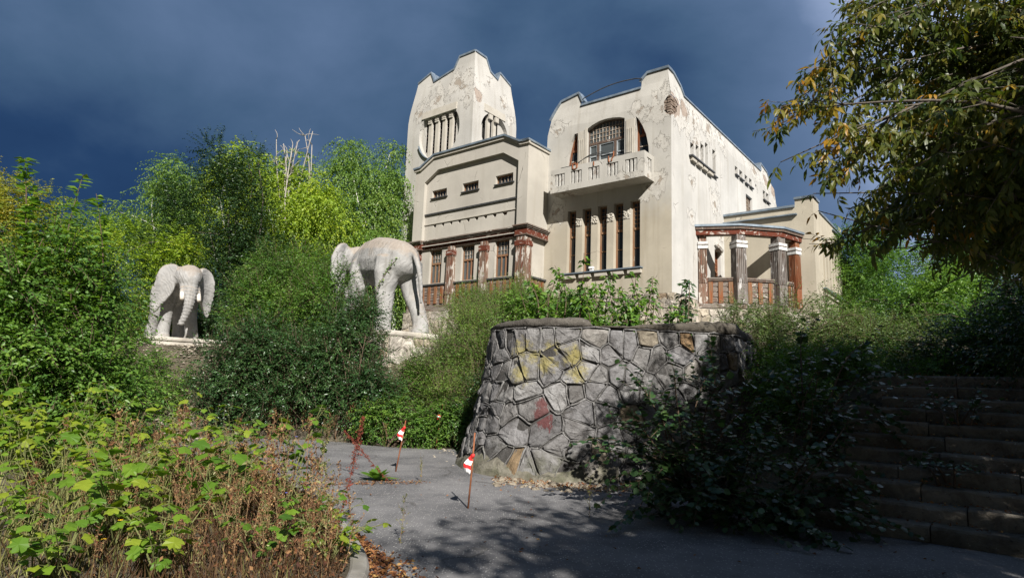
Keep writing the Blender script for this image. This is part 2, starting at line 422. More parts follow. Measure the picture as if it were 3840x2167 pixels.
HOUSE = thing('mansion', 'pale plastered old villa with square tower, balcony, timber porch and peeling walls', 'house', HC, YAW)
def part(mb, name, mat, parent=None, **kw): return mb.build(name, mat, HOUSE if parent is None else parent, **kw)
def hin(z): return 0.26 * float(smooth(14.5, 16.35, z))     # the hall's parapets curve in
mFc = lambda a, d, z: (d + hin(z), a, z)
mSc = lambda a, d, z: (a, d + hin(z), z)
mF = lambda s0: (lambda a, d, z: (s0 + d, a, z))          # a = u, inward = +s
mS = lambda u0: (lambda a, d, z: (a, u0 + d, z))          # a = s, inward = +u
# tower batter: the walls curve in near the top
def tin(z): return 0.38 * float(smooth(17.4, 21.2, z)) ** 1.0

def arc(c, r, a0, a1, n): return [(c[0] + r * math.cos(a0 + (a1 - a0) * i / n), c[1] + r * math.sin(a0 + (a1 - a0) * i / n)) for i in range(n + 1)]

# --- main block, front wall
front_top = [(6.78, 13.6), (6.76, 14.35), (6.6, 15.25), (6.38, 15.75), (6.1, 16.17), (5.05, 16.36), (4.87, 16.0), (4.86, 15.62), (1.56, 15.62), (1.56, 16.02), (1.27, 16.33), (0.27, 16.32), (0.22, 15.95), (0.14, 15.55), (0.05, 15.1), (0.0, 14.82), (0.2, 14.76), (0.36, 14.52), (0.27, 14.3), (0.33, 14.1), (0.14, 13.9), (0.0, 13.78)]
outl = [(0.0, 3.6), (6.78, 3.6)] + front_top
TW = [(1.51 + (i * 0.855), 2.0 + (i * 0.855)) for i in range(5)]
arch = [(2.33, 10.98), (4.42, 10.98), (4.42, 14.17), (4.1, 14.33), (3.72, 14.44), (3.37, 14.47), (2.96, 14.44), (2.6, 14.37), (2.33, 14.26)]
sideL = [(4.92, 10.98), (5.62, 10.98), (5.6, 11.6), (5.55, 12.4), (5.46, 13.1), (5.3, 13.75), (5.12, 14.1), (4.92, 14.1)]
sideR = [(1.09, 10.98), (1.75, 10.98), (1.75, 14.2), (1.62, 14.05), (1.4, 13.65), (1.22, 13.2), (1.1, 12.6), (1.07, 11.8)]
holes = [rect(a, b, 7.02, 10.13) for a, b in TW] + [arch, sideL, sideR]
part(sheet(MB(), outl, holes, mFc, 0, 0.34, grid=.6), 'front_wall', M_plF)
# --- main block, side wall
side_top = [(17.0, 13.8), (16.7, 15.0), (15.95, 15.33), (15.62, 15.92), (14.42, 16.14), (14.05, 15.5), (1.76, 15.5), (1.55, 15.92), (0.8, 16.29), (0.27, 16.32), (0.22, 15.95), (0.14, 15.55), (0.05, 15.1), (0.0, 14.86), (0.45, 14.84), (0.85, 14.62), (0.6, 14.4), (0.62, 14.2), (0.3, 14.0), (0.0, 13.84)]
outl = [(0, 3.6), (17.0, 3.6)] + side_top
SW = [(2.2, 2.62, 12.62, 13.3), (2.88, 3.27, 12.64, 13.42), (3.5, 3.9, 12.66, 13.69), (4.12, 4.5, 12.68, 13.95), (5.14, 5.57, 12.54, 13.94)]
S4 = [(8.65, 9.1, 13.65, 14.14), (9.41, 9.96, 13.65, 14.14), (10.37, 10.87, 13.64, 14.14), (11.19, 11.7, 13.66, 14.17)]
S2 = [(13.94, 14.46, 13.6, 14.2), (14.65, 15.18, 13.64, 14.22)]
LAT = (10.5, 11.7, 11.4, 13.02)
DOOR = (5.25, 6.1, 5.7, 8.68)
part(sheet(MB(), outl, [rect(*q) for q in SW + S4 + S2 + [LAT, DOOR]], mSc, 0, 0.34, grid=.8), 'side_wall', M_plS)
# back and far sides, roofs close the volume
mb = MB(); mb.poly([(17.0, 0, 3.6), (17.0, 12, 3.6), (17.0, 12, 13), (17.0, 6.7, 13), (17, 6.7, 14), (17.0, 0, 14)])
mb.poly([(0.3, 0.3, 15.0), (17, 0.3, 14.0), (17, 6.7, 14.0), (0.3, 6.7, 15.0)]); mb.poly([(0.3, 6.7, 13.0), (17, 6.7, 13.0), (17, 12.1, 13.0), (0.3, 12.1, 13.0)]); mb.poly([(0.3, 6.7, 13.0), (17, 6.7, 13.0), (17, 6.7, 14.0), (0.3, 6.7, 15.0)]); mb.poly([(3.9, 12.1, 3.6), (17, 12.1, 3.6), (17, 12.1, 13.0), (3.9, 12.1, 13.0)])
mb.poly([(0.01, 6.78, 3.6), (0.01, 12.1, 3.6), (0.01, 12.1, 13.3), (0.01, 6.78, 13.3)])
# parapet thickness, seen from behind the gaps
mb.poly([(0.3, 0.2, 15.0), (0.3, 6.3, 15.0), (0.3, 6.1, 16.1), (0.3, 5.05, 16.3), (0.3, 4.86, 15.6), (0.3, 1.56, 15.6), (0.3, 1.27, 16.3), (0.3, .5, 16.3)])
part(mb, 'rear_wall', M_plS)
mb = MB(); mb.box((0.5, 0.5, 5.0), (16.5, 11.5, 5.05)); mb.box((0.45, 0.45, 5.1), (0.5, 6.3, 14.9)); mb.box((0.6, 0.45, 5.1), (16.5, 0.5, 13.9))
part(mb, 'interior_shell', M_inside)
mb = MB(); coping(mb, [(6.66, 15.2), (6.38, 15.78), (6.1, 16.17), (5.05, 16.36), (4.84, 15.95), (4.75, 15.8)], mFc, -0.08, 0.4); part(mb, 'pylon_capping', M_metal)
mb = MB(); coping(mb, [(4.86, 15.62), (3.1, 15.62), (1.56, 15.62)], mFc, -0.08, 0.35, 0.06); part(mb, 'parapet_capping', M_metal)
mb = MB(); coping(mb, [(1.62, 15.95), (1.52, 16.1), (1.27, 16.33), (0.2, 16.32)], mFc, -0.08, 0.4, 0.07); coping(mb, [(0.2, 16.32), (0.8, 16.29), (1.55, 15.92), (1.78, 15.47)], mSc, -0.07, 0.4, 0.06)
part(mb, 'pylon_capping', M_metal)
mb = MB(); coping(mb, [(1.78, 15.5), (14.0, 15.5)], mSc, -0.06, 0.4, 0.05); coping(mb, [(14.05, 15.52), (14.42, 16.14), (15.62, 15.92), (15.95, 15.33)], mSc, -0.06, 0.5, 0.05); part(mb, 'side_capping', M_metal)
mb = MB(); mb.tube([(0.12, 4.75, 15.92)] + [(0.12, 4.75 - 3.2 * t / 12, 15.92 + 0.20 * math.sin(PI * t / 12) + 0.2 * t / 12) for t in range(1, 12)] + [(0.12, 1.5, 16.05)], 0.026, 6)
part(mb, 'roof_rail', M_dark)
# broken corner: courses of brick laid bare below the pylon
M_brick = simple('bared_brick', (0.13, 0.092, 0.07), (0.24, 0.19, 0.15), 6, 0.95, 0.6, c2=(0.30, 0.26, 0.22))
M_bed_shade = simple('mortar_and_shade', (0.03, 0.025, 0.02), (0.08, 0.068, 0.055), 8, .95, .4)  # brick mortar, also used as painted shade behind the balusters
part(MB().box((0.10, 0.16, 13.7), (0.9, 0.9, 14.95)), 'core', M_bed_shade)
rs = random.Random(3)
for k in range(9):
    z = 13.82 + k * 0.115
    for j in range(2):
        if rs.random() < .25: continue
        a = 0.03 + j * 0.2 + rs.uniform(0, .06); part(MB().box((0.03 + .07 * rs.random(), a, z), (0.14, a + 0.15, z + 0.08)), 'brick', M_brick)
    for j in range(3):
        a = 0.05 + j * 0.27 + rs.uniform(0, .05); part(MB().box((a, 0.015 + .05 * rs.random(), z), (a + 0.24, 0.2, z + 0.09)), 'brick', M_brick)

# --- tall windows of the hall
def barwin(name, m, a0, a1, z0, z1, d, fmat, gmat, cols=0, rows=0, fw=0.07, lower=(), zt=None, muntin=0.025, cols_l=0, mmat=None):
    """framed window: lattice above zt, clear panes with bars below"""
    mb = MB()
    frame_poly(mb, rect(a0, a1, z0, z1), fw, m, d, d + 0.09)
    if zt: mb.pbox(m, a0 + fw, a1 - fw, d - 0.015, d + 0.08, zt - 0.05, zt + 0.05)
    w = part(mb, name, fmat)
    part(MB().pbox(m, a0 + fw * .6, a1 - fw * .6, d + 0.05, d + 0.065, (zt or z0) , z1 - fw * .6), 'pane', gmat, w)
    if zt: part(MB().pbox(m, a0 + fw * .6, a1 - fw * .6, d + 0.05, d + 0.065, z0 + fw * .6, zt - .002), 'pane', gmat, w)
    mm = MB(); A0, A1 = a0 + fw, a1 - fw; B0, B1 = (zt + 0.05 if zt else z0 + fw), z1 - fw
    for i in range(1, cols): x = A0 + (A1 - A0) * i / cols; mm.pbox(m, x - muntin / 2, x + muntin / 2, d + 0.01, d + 0.049, B0, B1)
    for j in range(1, rows): z = B0 + (B1 - B0) * j / rows; mm.pbox(m, A0, A1, d + 0.013, d + 0.046, z - muntin / 2, z + muntin / 2)
    if mm.v: part(mm, 'muntin', mmat or fmat, w)
    lo = MB()
    for z in lower: lo.pbox(m, A0, A1, d + 0.01, d + 0.049, z - 0.022, z + 0.022)
    for i in range(1, cols_l): x = A0 + (A1 - A0) * i / cols_l; lo.pbox(m, x - .03, x + .03, d + 0.0, d + 0.049, z0 + fw, zt - 0.05)
    if lo.v: part(lo, 'glazing_bar', fmat, w)
    return w
for i, (a, b) in enumerate(TW):
    barwin('tall_window', mF(0), a, b, 7.02, 10.13, 0.24, M_wframe, M_glass, 2, 6, 0.075, (7.95,), 8.85)
    part(MB().box((-0.16, a - 0.10, 6.72), (0.0, b + 0.06, 6.90)), 'sill_block', M_trim)
part(MB().box((-0.22, 1.36, 6.93), (0.0, 5.62, 6.99)), 'sill_slab', M_metal)
for i in range(4):                                          # carved blocks between the windows
    u0 = TW[i][1] + 0.03; mb = MB(); rr = random.Random(i)
    for k in range(26):
        x = u0 + 0.30 * rr.random(); z = 9.33 + 0.34 * rr.random(); r = 0.035 + 0.03 * rr.random()
        mb.tube([(0.01, x, z), (-0.03, x + .01, z + .01), (-0.06, x + .02 * rr.random(), z + 0.01)], [r, r * 0.8, r * 0.3], 6)
    mb.box((-0.015, u0 - .02, 9.30), (0.0, u0 + 0.33, 9.70)); part(mb, 'carved_block', M_trim)
# small white lamp box on the sill
part(MB().box((-0.2, 3.86, 7.0), (-0.06, 4.0, 7.10)).box((-0.24, 3.83, 7.10), (-0.06, 4.03, 7.20)), 'floodlight', simple('white_plastic', (.7, .7, .7), (.78, .78, .78), 3, .4, 0))

# --- balcony window group
mb = MB(); i_ = frame_poly(mb, arch, 0.07, mF(0), 0.22, 0.32)
for x in (2.92, 3.86): mb.pbox(mF(0), x - 0.06, x + 0.06, 0.2, 0.31, 11.0, 13.4)
mb.pbox(mF(0), 2.4, 4.35, 0.2, 0.31, 13.36, 13.48)
W = part(mb, 'arched_window', M_wdark)
part(MB().prism([(0.27, a, z) for a, z in inset(arch, 0.03)], (0.015, 0, 0)), 'pane', M_glass2, W)
mm = MB()
for k in range(1, 11):
    x = 2.40 + 1.95 * k / 11; zt = 14.40 - 0.23 * abs(x - 3.37) ** 1.6 if x > 3.37 else 14.40 - .12 * abs(x - 3.37) ** 1.6
    mm.pbox(mF(0), x - 0.013, x + 0.013, 0.235, 0.269, 13.48, zt - 0.03)
for z in (13.7, 13.92): mm.pbox(mF(0), 2.4, 4.35, 0.238, 0.267, z - 0.012, z + 0.012)
mm.pbox(mF(0), 2.45, 4.25, 0.238, 0.267, 14.13, 14.155)
part(mm, 'muntin', M_wpale, W)
sh = MB()
for (a, b) in ((2.98, 3.80), (2.40, 2.86), (3.92, 4.35)):
    frame_poly(sh, rect(a, b, 11.05, 13.36), 0.05, mF(0), 0.225, 0.268); sh.pbox(mF(0), a, b, 0.225, 0.266, 12.75, 12.80)
part(sh, 'sash', simple('grey_sash_paint', (.26, .29, .31), (.36, .39, .40), 4, .6, .2), W)
part(MB().pbox(mF(0), 4.02, 4.3, 0.21, 0.224, 11.0, 12.05), 'shutter_board', M_wred, W)
for poly, xb in ((sideL, 5.2), (sideR, 1.42)):
    mb = MB(); frame_poly(mb, poly, 0.085, mF(0), 0.2, 0.3)
    mb.pbox(mF(0), min(p[0] for p in poly) + 0.05, max(p[0] for p in poly) - 0.12, 0.205, 0.29, 13.22, 13.32)
    w = part(mb, 'curved_window', M_wcolO)
    part(MB().prism([(0.26, a, z) for a, z in inset(poly, 0.04)], (0.015, 0, 0)), 'pane', M_glass, w)
    part(MB().pbox(mF(0), min(p[0] for p in poly) + 0.08, max(p[0] for p in poly) - 0.1, 0.23, 0.258, 12.72, 12.77), 'glazing_bar', M_wpale, w)
    part(MB().pbox(mF(0), min(p[0] for p in poly) + 0.1, max(p[0] for p in poly) - 0.2, 0.235, 0.256, 13.32, 13.85), 'top_panel', M_wred, w)
for x0, x1 in ((4.52, 4.86), (1.84, 2.2)):
    part(MB().box((-0.04, x0 - .04, 11.0), (0.0, x1 + .03, 14.12)), 'pilaster', M_trim)
    for k in range(3):
        x = x0 + 0.04 + k * 0.105
        part(MB().box((-0.075, x, 11.0), (-0.041, x + 0.05, 13.72 - (0.0 if x0 > 3 else 0.04))), 'flute', M_trim)
part(MB().box((-0.07, 4.36, 12.2), (0.0, 4.5, 14.22)), 'broken_pilaster', M_trim)

# --- balcony
M_bal = plaster('balcony_concrete', (0.40, 0.388, 0.355), spots=[(-.97, 1.0, 11.1, .7), (-.97, 1.7, 10.9, .6), (-.97, 5.6, 11.0, .5), (-.6, .83, 11.0, .6), (-.97, 5.8, 11.4, .5), (-.5, 5.2, 10.85, .9)], stain=1.0)
PB = -0.97
bal_h = [rect(a, b, 11.14, 11.76) for a, b in ((1.18, 1.79), (2.13, 2.74), (3.1, 3.71), (4.06, 4.67), (5.01, 5.62))]
mb = MB(); sheet(mb, rect(0.83, 5.83, 10.85, 12.02), bal_h, mF(PB), 0, 0, back=0.15)
sheet(mb, rect(PB + 0.152, -0.002, 10.85, 12.02), [rect(-0.71, -0.24, 11.2, 11.8)], mS(0.83), 0, 0, back=0.15)
sheet(mb, rect(PB + 0.152, -0.002, 10.85, 12.02), [], mS(5.68), 0, 0, back=0.15)
mb.box((PB - 0.004, 0.826, 10.84), (-0.003, 5.834, 10.849)); mb.box((PB + .16, 0.99, 10.853), (-0.003, 5.67, 10.97))
BAL = part(mb, 'balcony', M_bal)
for h in bal_h: part(MB().pbox(mF(PB), h[0][0] - .002, h[1][0] + .002, 0.135, 0.148, 11.138, 11.762), 'baluster_shade', M_bed_shade, BAL)  # dark boards added in place of the shade between balusters
part(MB().pbox(mS(0.83), -0.712, -0.238, 0.135, 0.148, 11.198, 11.802), 'baluster_shade', M_bed_shade, BAL)
M_balu = simple('crumbling_baluster', (0.38, 0.37, 0.34), (0.48, 0.47, 0.44), 8, 0.9, 0.8, c2=(0.20, 0.16, 0.13), bd=0.03)
for hi, h in enumerate(bal_h):
    a0, a1 = h[0][0], h[1][0]
    for k in range(3):
        c = a0 + (a1 - a0) * (k * 2 + 1) / 6; w = 0.062 if hi in (1, 2) else 0.07 - 0.02 * ((k + hi) % 2)
        sh_ = 0.014 * rs.uniform(-1, 1)
        part(MB().add([(PB + 0.03, c - w, 11.141), (PB + 0.03, c + w, 11.141), (PB + 0.03, c + w * .9 + sh_, 11.45), (PB + 0.03, c - w * .8 + sh_, 11.45), (PB + 0.03, c + w, 11.759), (PB + 0.03, c - w, 11.759),
                     (PB + 0.12, c - w, 11.141), (PB + 0.12, c + w, 11.141), (PB + 0.12, c + w, 11.45), (PB + 0.12, c - w, 11.45), (PB + 0.12, c + w, 11.759), (PB + 0.12, c - w, 11.759)],
                    [(0, 1, 2, 3), (3, 2, 4, 5), (6, 9, 8, 7), (9, 11, 10, 8), (0, 3, 9, 6), (3, 5, 11, 9), (1, 7, 8, 2), (2, 8, 10, 4)]), 'baluster', M_balu, BAL)
for k in range(2):
    c = -0.58 + k * 0.2; part(MB().box((c - 0.05, 0.86, 11.201), (c + 0.05, 0.95, 11.799)), 'baluster', M_balu, BAL)
ir = MB()
def curve(p0, p1, bulge, n=10): return [tuple(Vector(p0).lerp(Vector(p1), i / n) + Vector(bulge) * math.sin(PI * i / n)) for i in range(n + 1)]
x = PB + 0.07
for dz in (0, 0.09, 0.17): ir.tube(curve((x, 4.42, 12.05 + dz * .3), (x, 3.0, 12.42 - dz), (0, 0, 0.16)), 0.016, 5)
for dz in (0, 0.1): ir.tube(curve((x, 3.25, 12.38 - dz), (x, 2.35, 12.12), (0, 0, 0.08)), 0.011, 5)
ir.tube([(x, 5.28, 12.02), (x, 5.28, 12.07), (x, 4.6, 12.07)], 0.017, 5); ir.tube([(x, 2.35, 12.1), (x, 1.5, 12.09), (x, 1.5, 12.02)], 0.017, 5)
part(ir, 'iron_rail', M_dark, BAL)
br = MB()
br.tube([(x - .09, 4.56, 12.12), (x - .09, 4.55, 11.86), (x - .09, 4.42, 11.82), (x - .09, 4.32, 11.88), (x - .09, 4.3, 12.1)], 0.035, 6)
br.tube([(x - .09, 4.52, 12.1), (x - .02, 4.45, 12.16), (x - .02, 4.42, 12.0)], 0.03, 6)
br.tube([(x - .09, 2.62, 12.1), (x - .09, 2.6, 11.84), (x - .09, 2.55, 11.8)], 0.03, 6); br.tube([(x - .09, 2.36, 12.28), (x - .09, 2.36, 12.05), (x - .09, 2.44, 11.95), (x - .09, 2.46, 11.84)], 0.033, 6)
br.tube([(x - .09, 3.4, 12.0), (x - .09, 3.4, 11.8)], 0.028, 6)
part(br, 'rusty_bracket', M_rust, BAL)

# --- side wall windows
for (a0, a1, z0, z1) in SW + S4 + S2:
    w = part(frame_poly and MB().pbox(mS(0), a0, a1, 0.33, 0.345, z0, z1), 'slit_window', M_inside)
    mb = MB(); frame_poly(mb, rect(a0, a1, z0, z1), 0.045, mS(0), 0.30, 0.329); part(mb, 'frame', M_wdark, w)
for (a0, a1, z0, z1) in S4 + S2 + SW[4:]: part(MB().box((a0 - 0.06, -0.12, z0 - 0.07), (a1 + 0.06, 0.02, z0 - 0.01)), 'window_sill', M_dark)
part(MB().box((2.0, -0.2, 12.53), (5.0, 0.02, 12.60)), 'sill_slab', M_dark)
for k in range(4): part(MB().box((2.12 + k * 0.72, -0.15, 12.36), (2.68 + k * 0.72, 0.02, 12.527)), 'sill_block', M_trim)
barwin('lattice_window', mS(0), LAT[0], LAT[1], LAT[2], LAT[3], 0.12, M_wdark, M_glass, 5, 7, 0.08, mmat=M_wpale)
w = barwin('porch_door', mS(0), DOOR[0], DOOR[1], DOOR[2], DOOR[3], 0.16, M_wcolO, M_wcolO, 3, 5, 0.09, (6.4,), 7.6)
part(MB().tube([(5.2, -0.02, 8.95), (5.45, -0.07, 8.85), (5.8, -0.1, 8.75), (6.15, -0.05, 8.72)], [0.1, 0.16, 0.15, 0.09], 8), 'broken_lintel', M_balu)
part(MB().tube([(12.46, 0.0, 14.06), (12.46, -0.02, 14.06)], 0.07, 8), 'hole_shade_disc', M_inside)  # dark disc on the wall paints the shade of a small hole

# --- porch block with gable, in front of the tower
P0, P1 = -1.75, -1.55
gable = [(6.65, 13.48), (7.15, 13.5), (8.15, 14.03), (13.15, 14.03), (14.18, 13.5), (14.66, 13.48)]
outl = [(14.66, 8.9), (6.65, 8.9)] + gable
panel = [(7.26, 8.95), (13.9, 8.95), (13.9, 12.62), (12.88, 13.22), (8.26, 13.22), (7.26, 12.6)]
part(sheet(MB(), outl, [panel], mF(P0), 0, 0.2), 'gable_wall', M_plB)
W3 = [(7.72, 8.86, 11.66, 12.13), (10.03, 11.16, 11.66, 12.14), (12.33, 13.46, 11.67, 12.12)]
DN = [(7.98, 8.34), (8.68, 8.97), (9.3, 9.58), (9.9, 10.19), (10.5, 10.77), (11.13, 11.38), (11.75, 11.99), (12.36, 12.61), (12.97, 13.25)]
LW = [(7.8, 8.72, 6.85, 8.72), (10.1, 11.0, 6.85, 8.72), (12.44, 13.36, 6.85, 8.72)]
dent = [[(a + 0.07, 9.98), (b - 0.07, 9.98), (b, 10.16), (a, 10.16)] for a, b in DN]
part(sheet(MB(), rect(7.1, 14.1, 5.3, 13.3), [rect(*q) for q in W3 + LW] + dent, mF(P1), 0, 0.22), 'panel_wall', M_plB)
part(MB().pbox(mF(P1), 7.3, 13.8, 0.20, 0.215, 9.95, 10.18), 'recess_back', M_wslat)
# bands on the panel
part(MB().box((P1 - 0.08, 7.27, 10.72), (P1 + 0.002, 13.89, 10.80)), 'string_course', M_dark)
mb = MB()
xs = [7.27] + [v for ab in DN for v in ab] + [13.89]
mb.box((P1 - 0.05, 7.27, 10.17), (P1 + 0.002, 13.89, 10.215)); part(mb, 'string_course', M_trim)
# sides and roof of the porch block
part(sheet(MB(), [(P0, 8.9), (0.0, 8.9), (0.0, 13.48), (P0, 13.48)], [], mS(6.65), 0, 0.3), 'gable_side_wall', M_plB)
mb = MB(); sheet(mb, rect(-1.3, 0, 5.0, 8.9), [], mS(6.78)); mb.poly([(P0, 14.66, 5.3), (0, 14.66, 5.3), (0, 14.66, 13.48), (P0, 14.66, 13.48)])
mb.poly([(P0, 6.66, 5.3), (P0 + .3, 7.2, 5.3), (P1, 7.26, 5.3), (P1, 7.26, 8.95), (P0 + .3, 7.2, 8.95)])
part(mb, 'porch_side_wall', M_plB)
rf = MB()
for k in range(len(gable) - 1): rf.poly([(P0 + .01, gable[k][0], gable[k][1]), (0, gable[k][0], gable[k][1]), (0, gable[k + 1][0], gable[k + 1][1]), (P0 + .01, gable[k + 1][0], gable[k + 1][1])])
part(rf, 'porch_roof', M_metal)
mb = MB(); gl = [(6.55, 13.5), (7.12, 13.52), (8.13, 14.06), (13.16, 14.06), (14.2, 13.52), (14.75, 13.5)]
coping(mb, gl, mF(P0), -0.17, 0.3, 0.08, 0.02); part(mb, 'gable_capping', M_metal)
mb = MB(); coping(mb, [(a, z - 0.09) for a, z in gl], mF(P0), -0.10, 0.0, 0.07, 0.06); part(mb, 'gable_moulding', M_trim)
mb = MB(); coping(mb, [(P0 - 0.17, 13.5), (0.1, 13.5)], mS(6.65), -0.12, 0.3, 0.08, 0.02); part(mb, 'side_capping', M_metal)
mb = MB(); coping(mb, [(P0 - .1, 13.41), (0.0, 13.41)], mS(6.65), -0.07, 0.0, 0.07, 0.06); part(mb, 'side_moulding', M_trim)
for (a0, a1, z0, z1) in W3:
    barwin('attic_window', mF(P1), a0, a1, z0, z1, 0.16, M_wframe, M_glass, 5, 0, 0.045, mmat=M_wpale)
    part(MB().box((P1 - 0.1, a0 - 0.1, z0 - 0.06), (P1 + 0.0, a1 + 0.03, z0 - 0.005)), 'window_sill', M_dark)
for (a0, a1, z0, z1) in LW:
    w = barwin('porch_window', mF(P1), a0, a1, z0, z1, 0.15, M_wframe, M_glass2, 4, 3, 0.06, (), z0 + 1.1, cols_l=3, mmat=M_wpale)
# timber cornice
cor = MB(); fr = MB()
def cornice(mbx, z0, z1, out):                              # one moulding running round the front and the right side
    mbx.box((P0 - out, 6.62 - out, z0), (P0 + 0.2, 7.28 + out * .4, z1)); mbx.box((P0 - out, 13.87 - out * .4, z0), (P0 + 0.2, 14.7 + out, z1))
    mbx.box((P1 - out, 7.28 + out * .4 + .002, z0), (P1 + 0.0, 13.87 - out * .4 - .002, z1)); mbx.box((P0 + 0.202, 6.62 - out, z0), (-0.003, 6.70, z1))
cornice(cor, 9.20, 9.26, 0.20); cornice(cor, 9.135, 9.197, 0.15); cornice(cor, 9.07, 9.132, 0.09)
part(cor, 'cornice', M_wgrey)
cornice(fr, 8.80, 9.067, 0.05); part(fr, 'frieze', M_wred)
fl = MB(); cornice(fl, 8.735, 8.797, 0.08); part(fl, 'frieze_moulding', M_wdark)
# timber columns of the porch
def column(a0, a1, s0, s1, zb, zt, wmat, capmat, zc0, zc1, flutes=4, side=True, batter=0.04):
    mb = MB(); k = len(mb.v)
    mb.add([(s0 - batter, a0 - batter, zb), (s1 + batter, a0 - batter, zb), (s1 + batter, a1 + batter, zb), (s0 - batter, a1 + batter, zb), (s0, a0, zt), (s1, a0, zt), (s1, a1, zt), (s0, a1, zt)],
           [(0, 3, 2, 1), (4, 5, 6, 7), (0, 1, 5, 4), (1, 2, 6, 5), (2, 3, 7, 6), (3, 0, 4, 7)])
    c = part(mb, 'column', wmat)
    w = (a1 - a0) / (2 * flutes + 1); rb = MB(); rb2 = MB()
    for i in range(flutes + 1):
        part(MB().add([(s0 - 0.035 - batter, a0 + (2 * i) * w, zb + 0.55), (s0 - 0.035 - batter, a0 + (2 * i + 1) * w, zb + 0.55), (s0 - .035, a0 + (2 * i + 1) * w, zc0), (s0 - .035, a0 + 2 * i * w, zc0),
                     (s0 - batter + .01, a0 + (2 * i) * w, zb + 0.55), (s0 - batter + .01, a0 + (2 * i + 1) * w, zb + 0.55), (s0 + .01, a0 + (2 * i + 1) * w, zc0), (s0 + .01, a0 + 2 * i * w, zc0)],
                    [(0, 1, 2, 3), (0, 4, 5, 1), (1, 5, 6, 2), (3, 2, 6, 7), (0, 3, 7, 4)]), 'flute_board', wmat, c)
    if side:
        w = (s1 - s0) / (2 * flutes + 1)
        for i in range(flutes + 1): part(MB().box((s0 + 2 * i * w, a0 - batter * .5 - .02, zb + 0.55), (s0 + (2 * i + 1) * w, a0 + .01, zc0)), 'flute_board', wmat, c)
    part(MB().box((s0 - 0.07, a0 - 0.07, zc0), (s1 + 0.05, a1 + 0.07, zc1)), 'capital', capmat, c)
    part(MB().box((s0 - 0.045, a0 - 0.045, zc0 - 0.05), (s1 + 0.03, a1 + 0.045, zc0 - 0.002)), 'necking', wmat, c)
    return c
column(6.64, 7.18, P0 - .03, -1.3, 6.05, 8.73, M_wcolF, M_wred, 8.24, 8.5, 4)
column(9.14, 9.55, P0 + .02, P1 + 0.05, 5.6, 8.73, M_wcolF, M_wred, 8.24, 8.5, 3, False)
column(11.43, 11.85, P0 + .02, P1 + .05, 5.6, 8.73, M_wcolF, M_wred, 8.24, 8.5, 3, False)
column(14.08, 14.64, P0 - .03, -1.3, 5.6, 8.73, M_wcolF, M_wred, 8.24, 8.5, 4, False)
part(MB().box((P0 - 0.12, 6.52, 5.55), (-1.25, 7.32, 6.04)), 'column_base', simple('base_stone', (.20, .195, .185), (.32, .31, .29), 3, .9, .5))
# panelled breast below the windows
part(MB().box((P1 - 0.12, 7.3, 6.72), (P1 + 0.0, 13.95, 6.80)), 'sill_rail', M_dark)
part(MB().box((P1 - 0.03, 7.3, 5.62), (P1 - .001, 13.95, 6.71)), 'breast_panel', M_wgrey)
for q in ((7.3, 9.05), (9.65, 11.35), (11.95, 13.95)):
    n = 4
    for k in range(n):
        a = q[0] + (q[1] - q[0]) * (k + 0.6) / (n + .2); part(MB().box((P1 - 0.11, a - 0.085, 5.72), (P1 - 0.031, a + 0.085, 6.64)), 'slat', M_wslat)
    for z in (5.9, 6.2, 6.5): part(MB().box((P1 - 0.05, q[0], z), (P1 - 0.031, q[1], z + 0.16)), 'board', M_wgrey)
for k in range(4):
    s_ = -1.2 + k * 0.3; part(MB().box((s_, 6.64, 5.72), (s_ + 0.15, 6.72, 6.64)), 'slat', M_wslat)
part(MB().box((-1.3, 6.72, 5.62), (-0.003, 6.775, 6.7)), 'breast_panel', M_wgreyx); part(MB().box((-1.3, 6.6, 6.72), (-0.003, 6.777, 6.8)), 'sill_rail', M_dark)
part(MB().box((P0 - 0.06, 7.34, 5.28), (P1, 14.7, 5.6)), 'base_beam', M_wgrey)

# --- tower
def tF(a, d, z):                                           # front face with batter, both ends drawn in
    i = tin(z); t = (a - 14.85) / 2.75
    return (i + d, 14.85 + t * (2.75 - i), z)
def tS(a, d, z):
    i = tin(z); t = (a - 2.05) / 2.05
    return (2.05 + t * (2.05 - i), 12.1 + i + d, z)
tf_top = [(17.6, 20.42), (16.35, 20.86), (15.88, 20.12), (14.0, 20.48), (13.55, 21.2), (12.1, 21.2)]
ts_top = [(4.1, 20.35), (2.85, 20.78), (2.5, 20.2), (1.7, 20.45), (1.2, 21.18), (0, 21.2)]
cw = (14.82, 16.5); R = 1.7
a1 = math.asin((17.6 - 16.5) / R)
circ = [(13.56, 17.62)] + [p for p in arc(cw, R, a1, a1 - (PI + 2 * a1), 40)] + [(16.1, 17.62)]
circ = [p for p in circ if p[1] <= 17.63]
lint = rect(13.42, 16.30, 17.62, 18.05)
win = circ
part(sheet(MB(), [(12.1, 3.6), (17.6, 3.6)] + tf_top, [win], tF, 0, 0.26, grid=0.55), 'tower_front_wall', M_plT)
cs = (2.03, 16.4); Rs = 1.28
a2 = math.asin((17.55 - 16.4) / Rs)
circs = [p for p in arc(cs, Rs, a2, a2 - (PI + 2 * a2), 34)]
part(sheet(MB(), [(0, 3.6), (4.1, 3.6)] + ts_top, [circs], tS, 0, 0.26, grid=0.55), 'tower_side_wall', M_plT)
mb = MB(); mb.strip([[(tF(17.6, 0.02, z)), (4.1 - tin(z), tF(17.58, 0, z)[1], z)] for z in (3.6, 14, 17.4, 18, 18.6, 19.2, 19.8, 20.4)]); mb.strip([[(4.1 - tin(z) - .02, 12.12 + tin(z), z), (4.1 - tin(z) - .02, 17.58 - tin(z), z)] for z in (3.6, 14, 17.4, 18, 18.6, 19.2, 19.8, 20.3)])
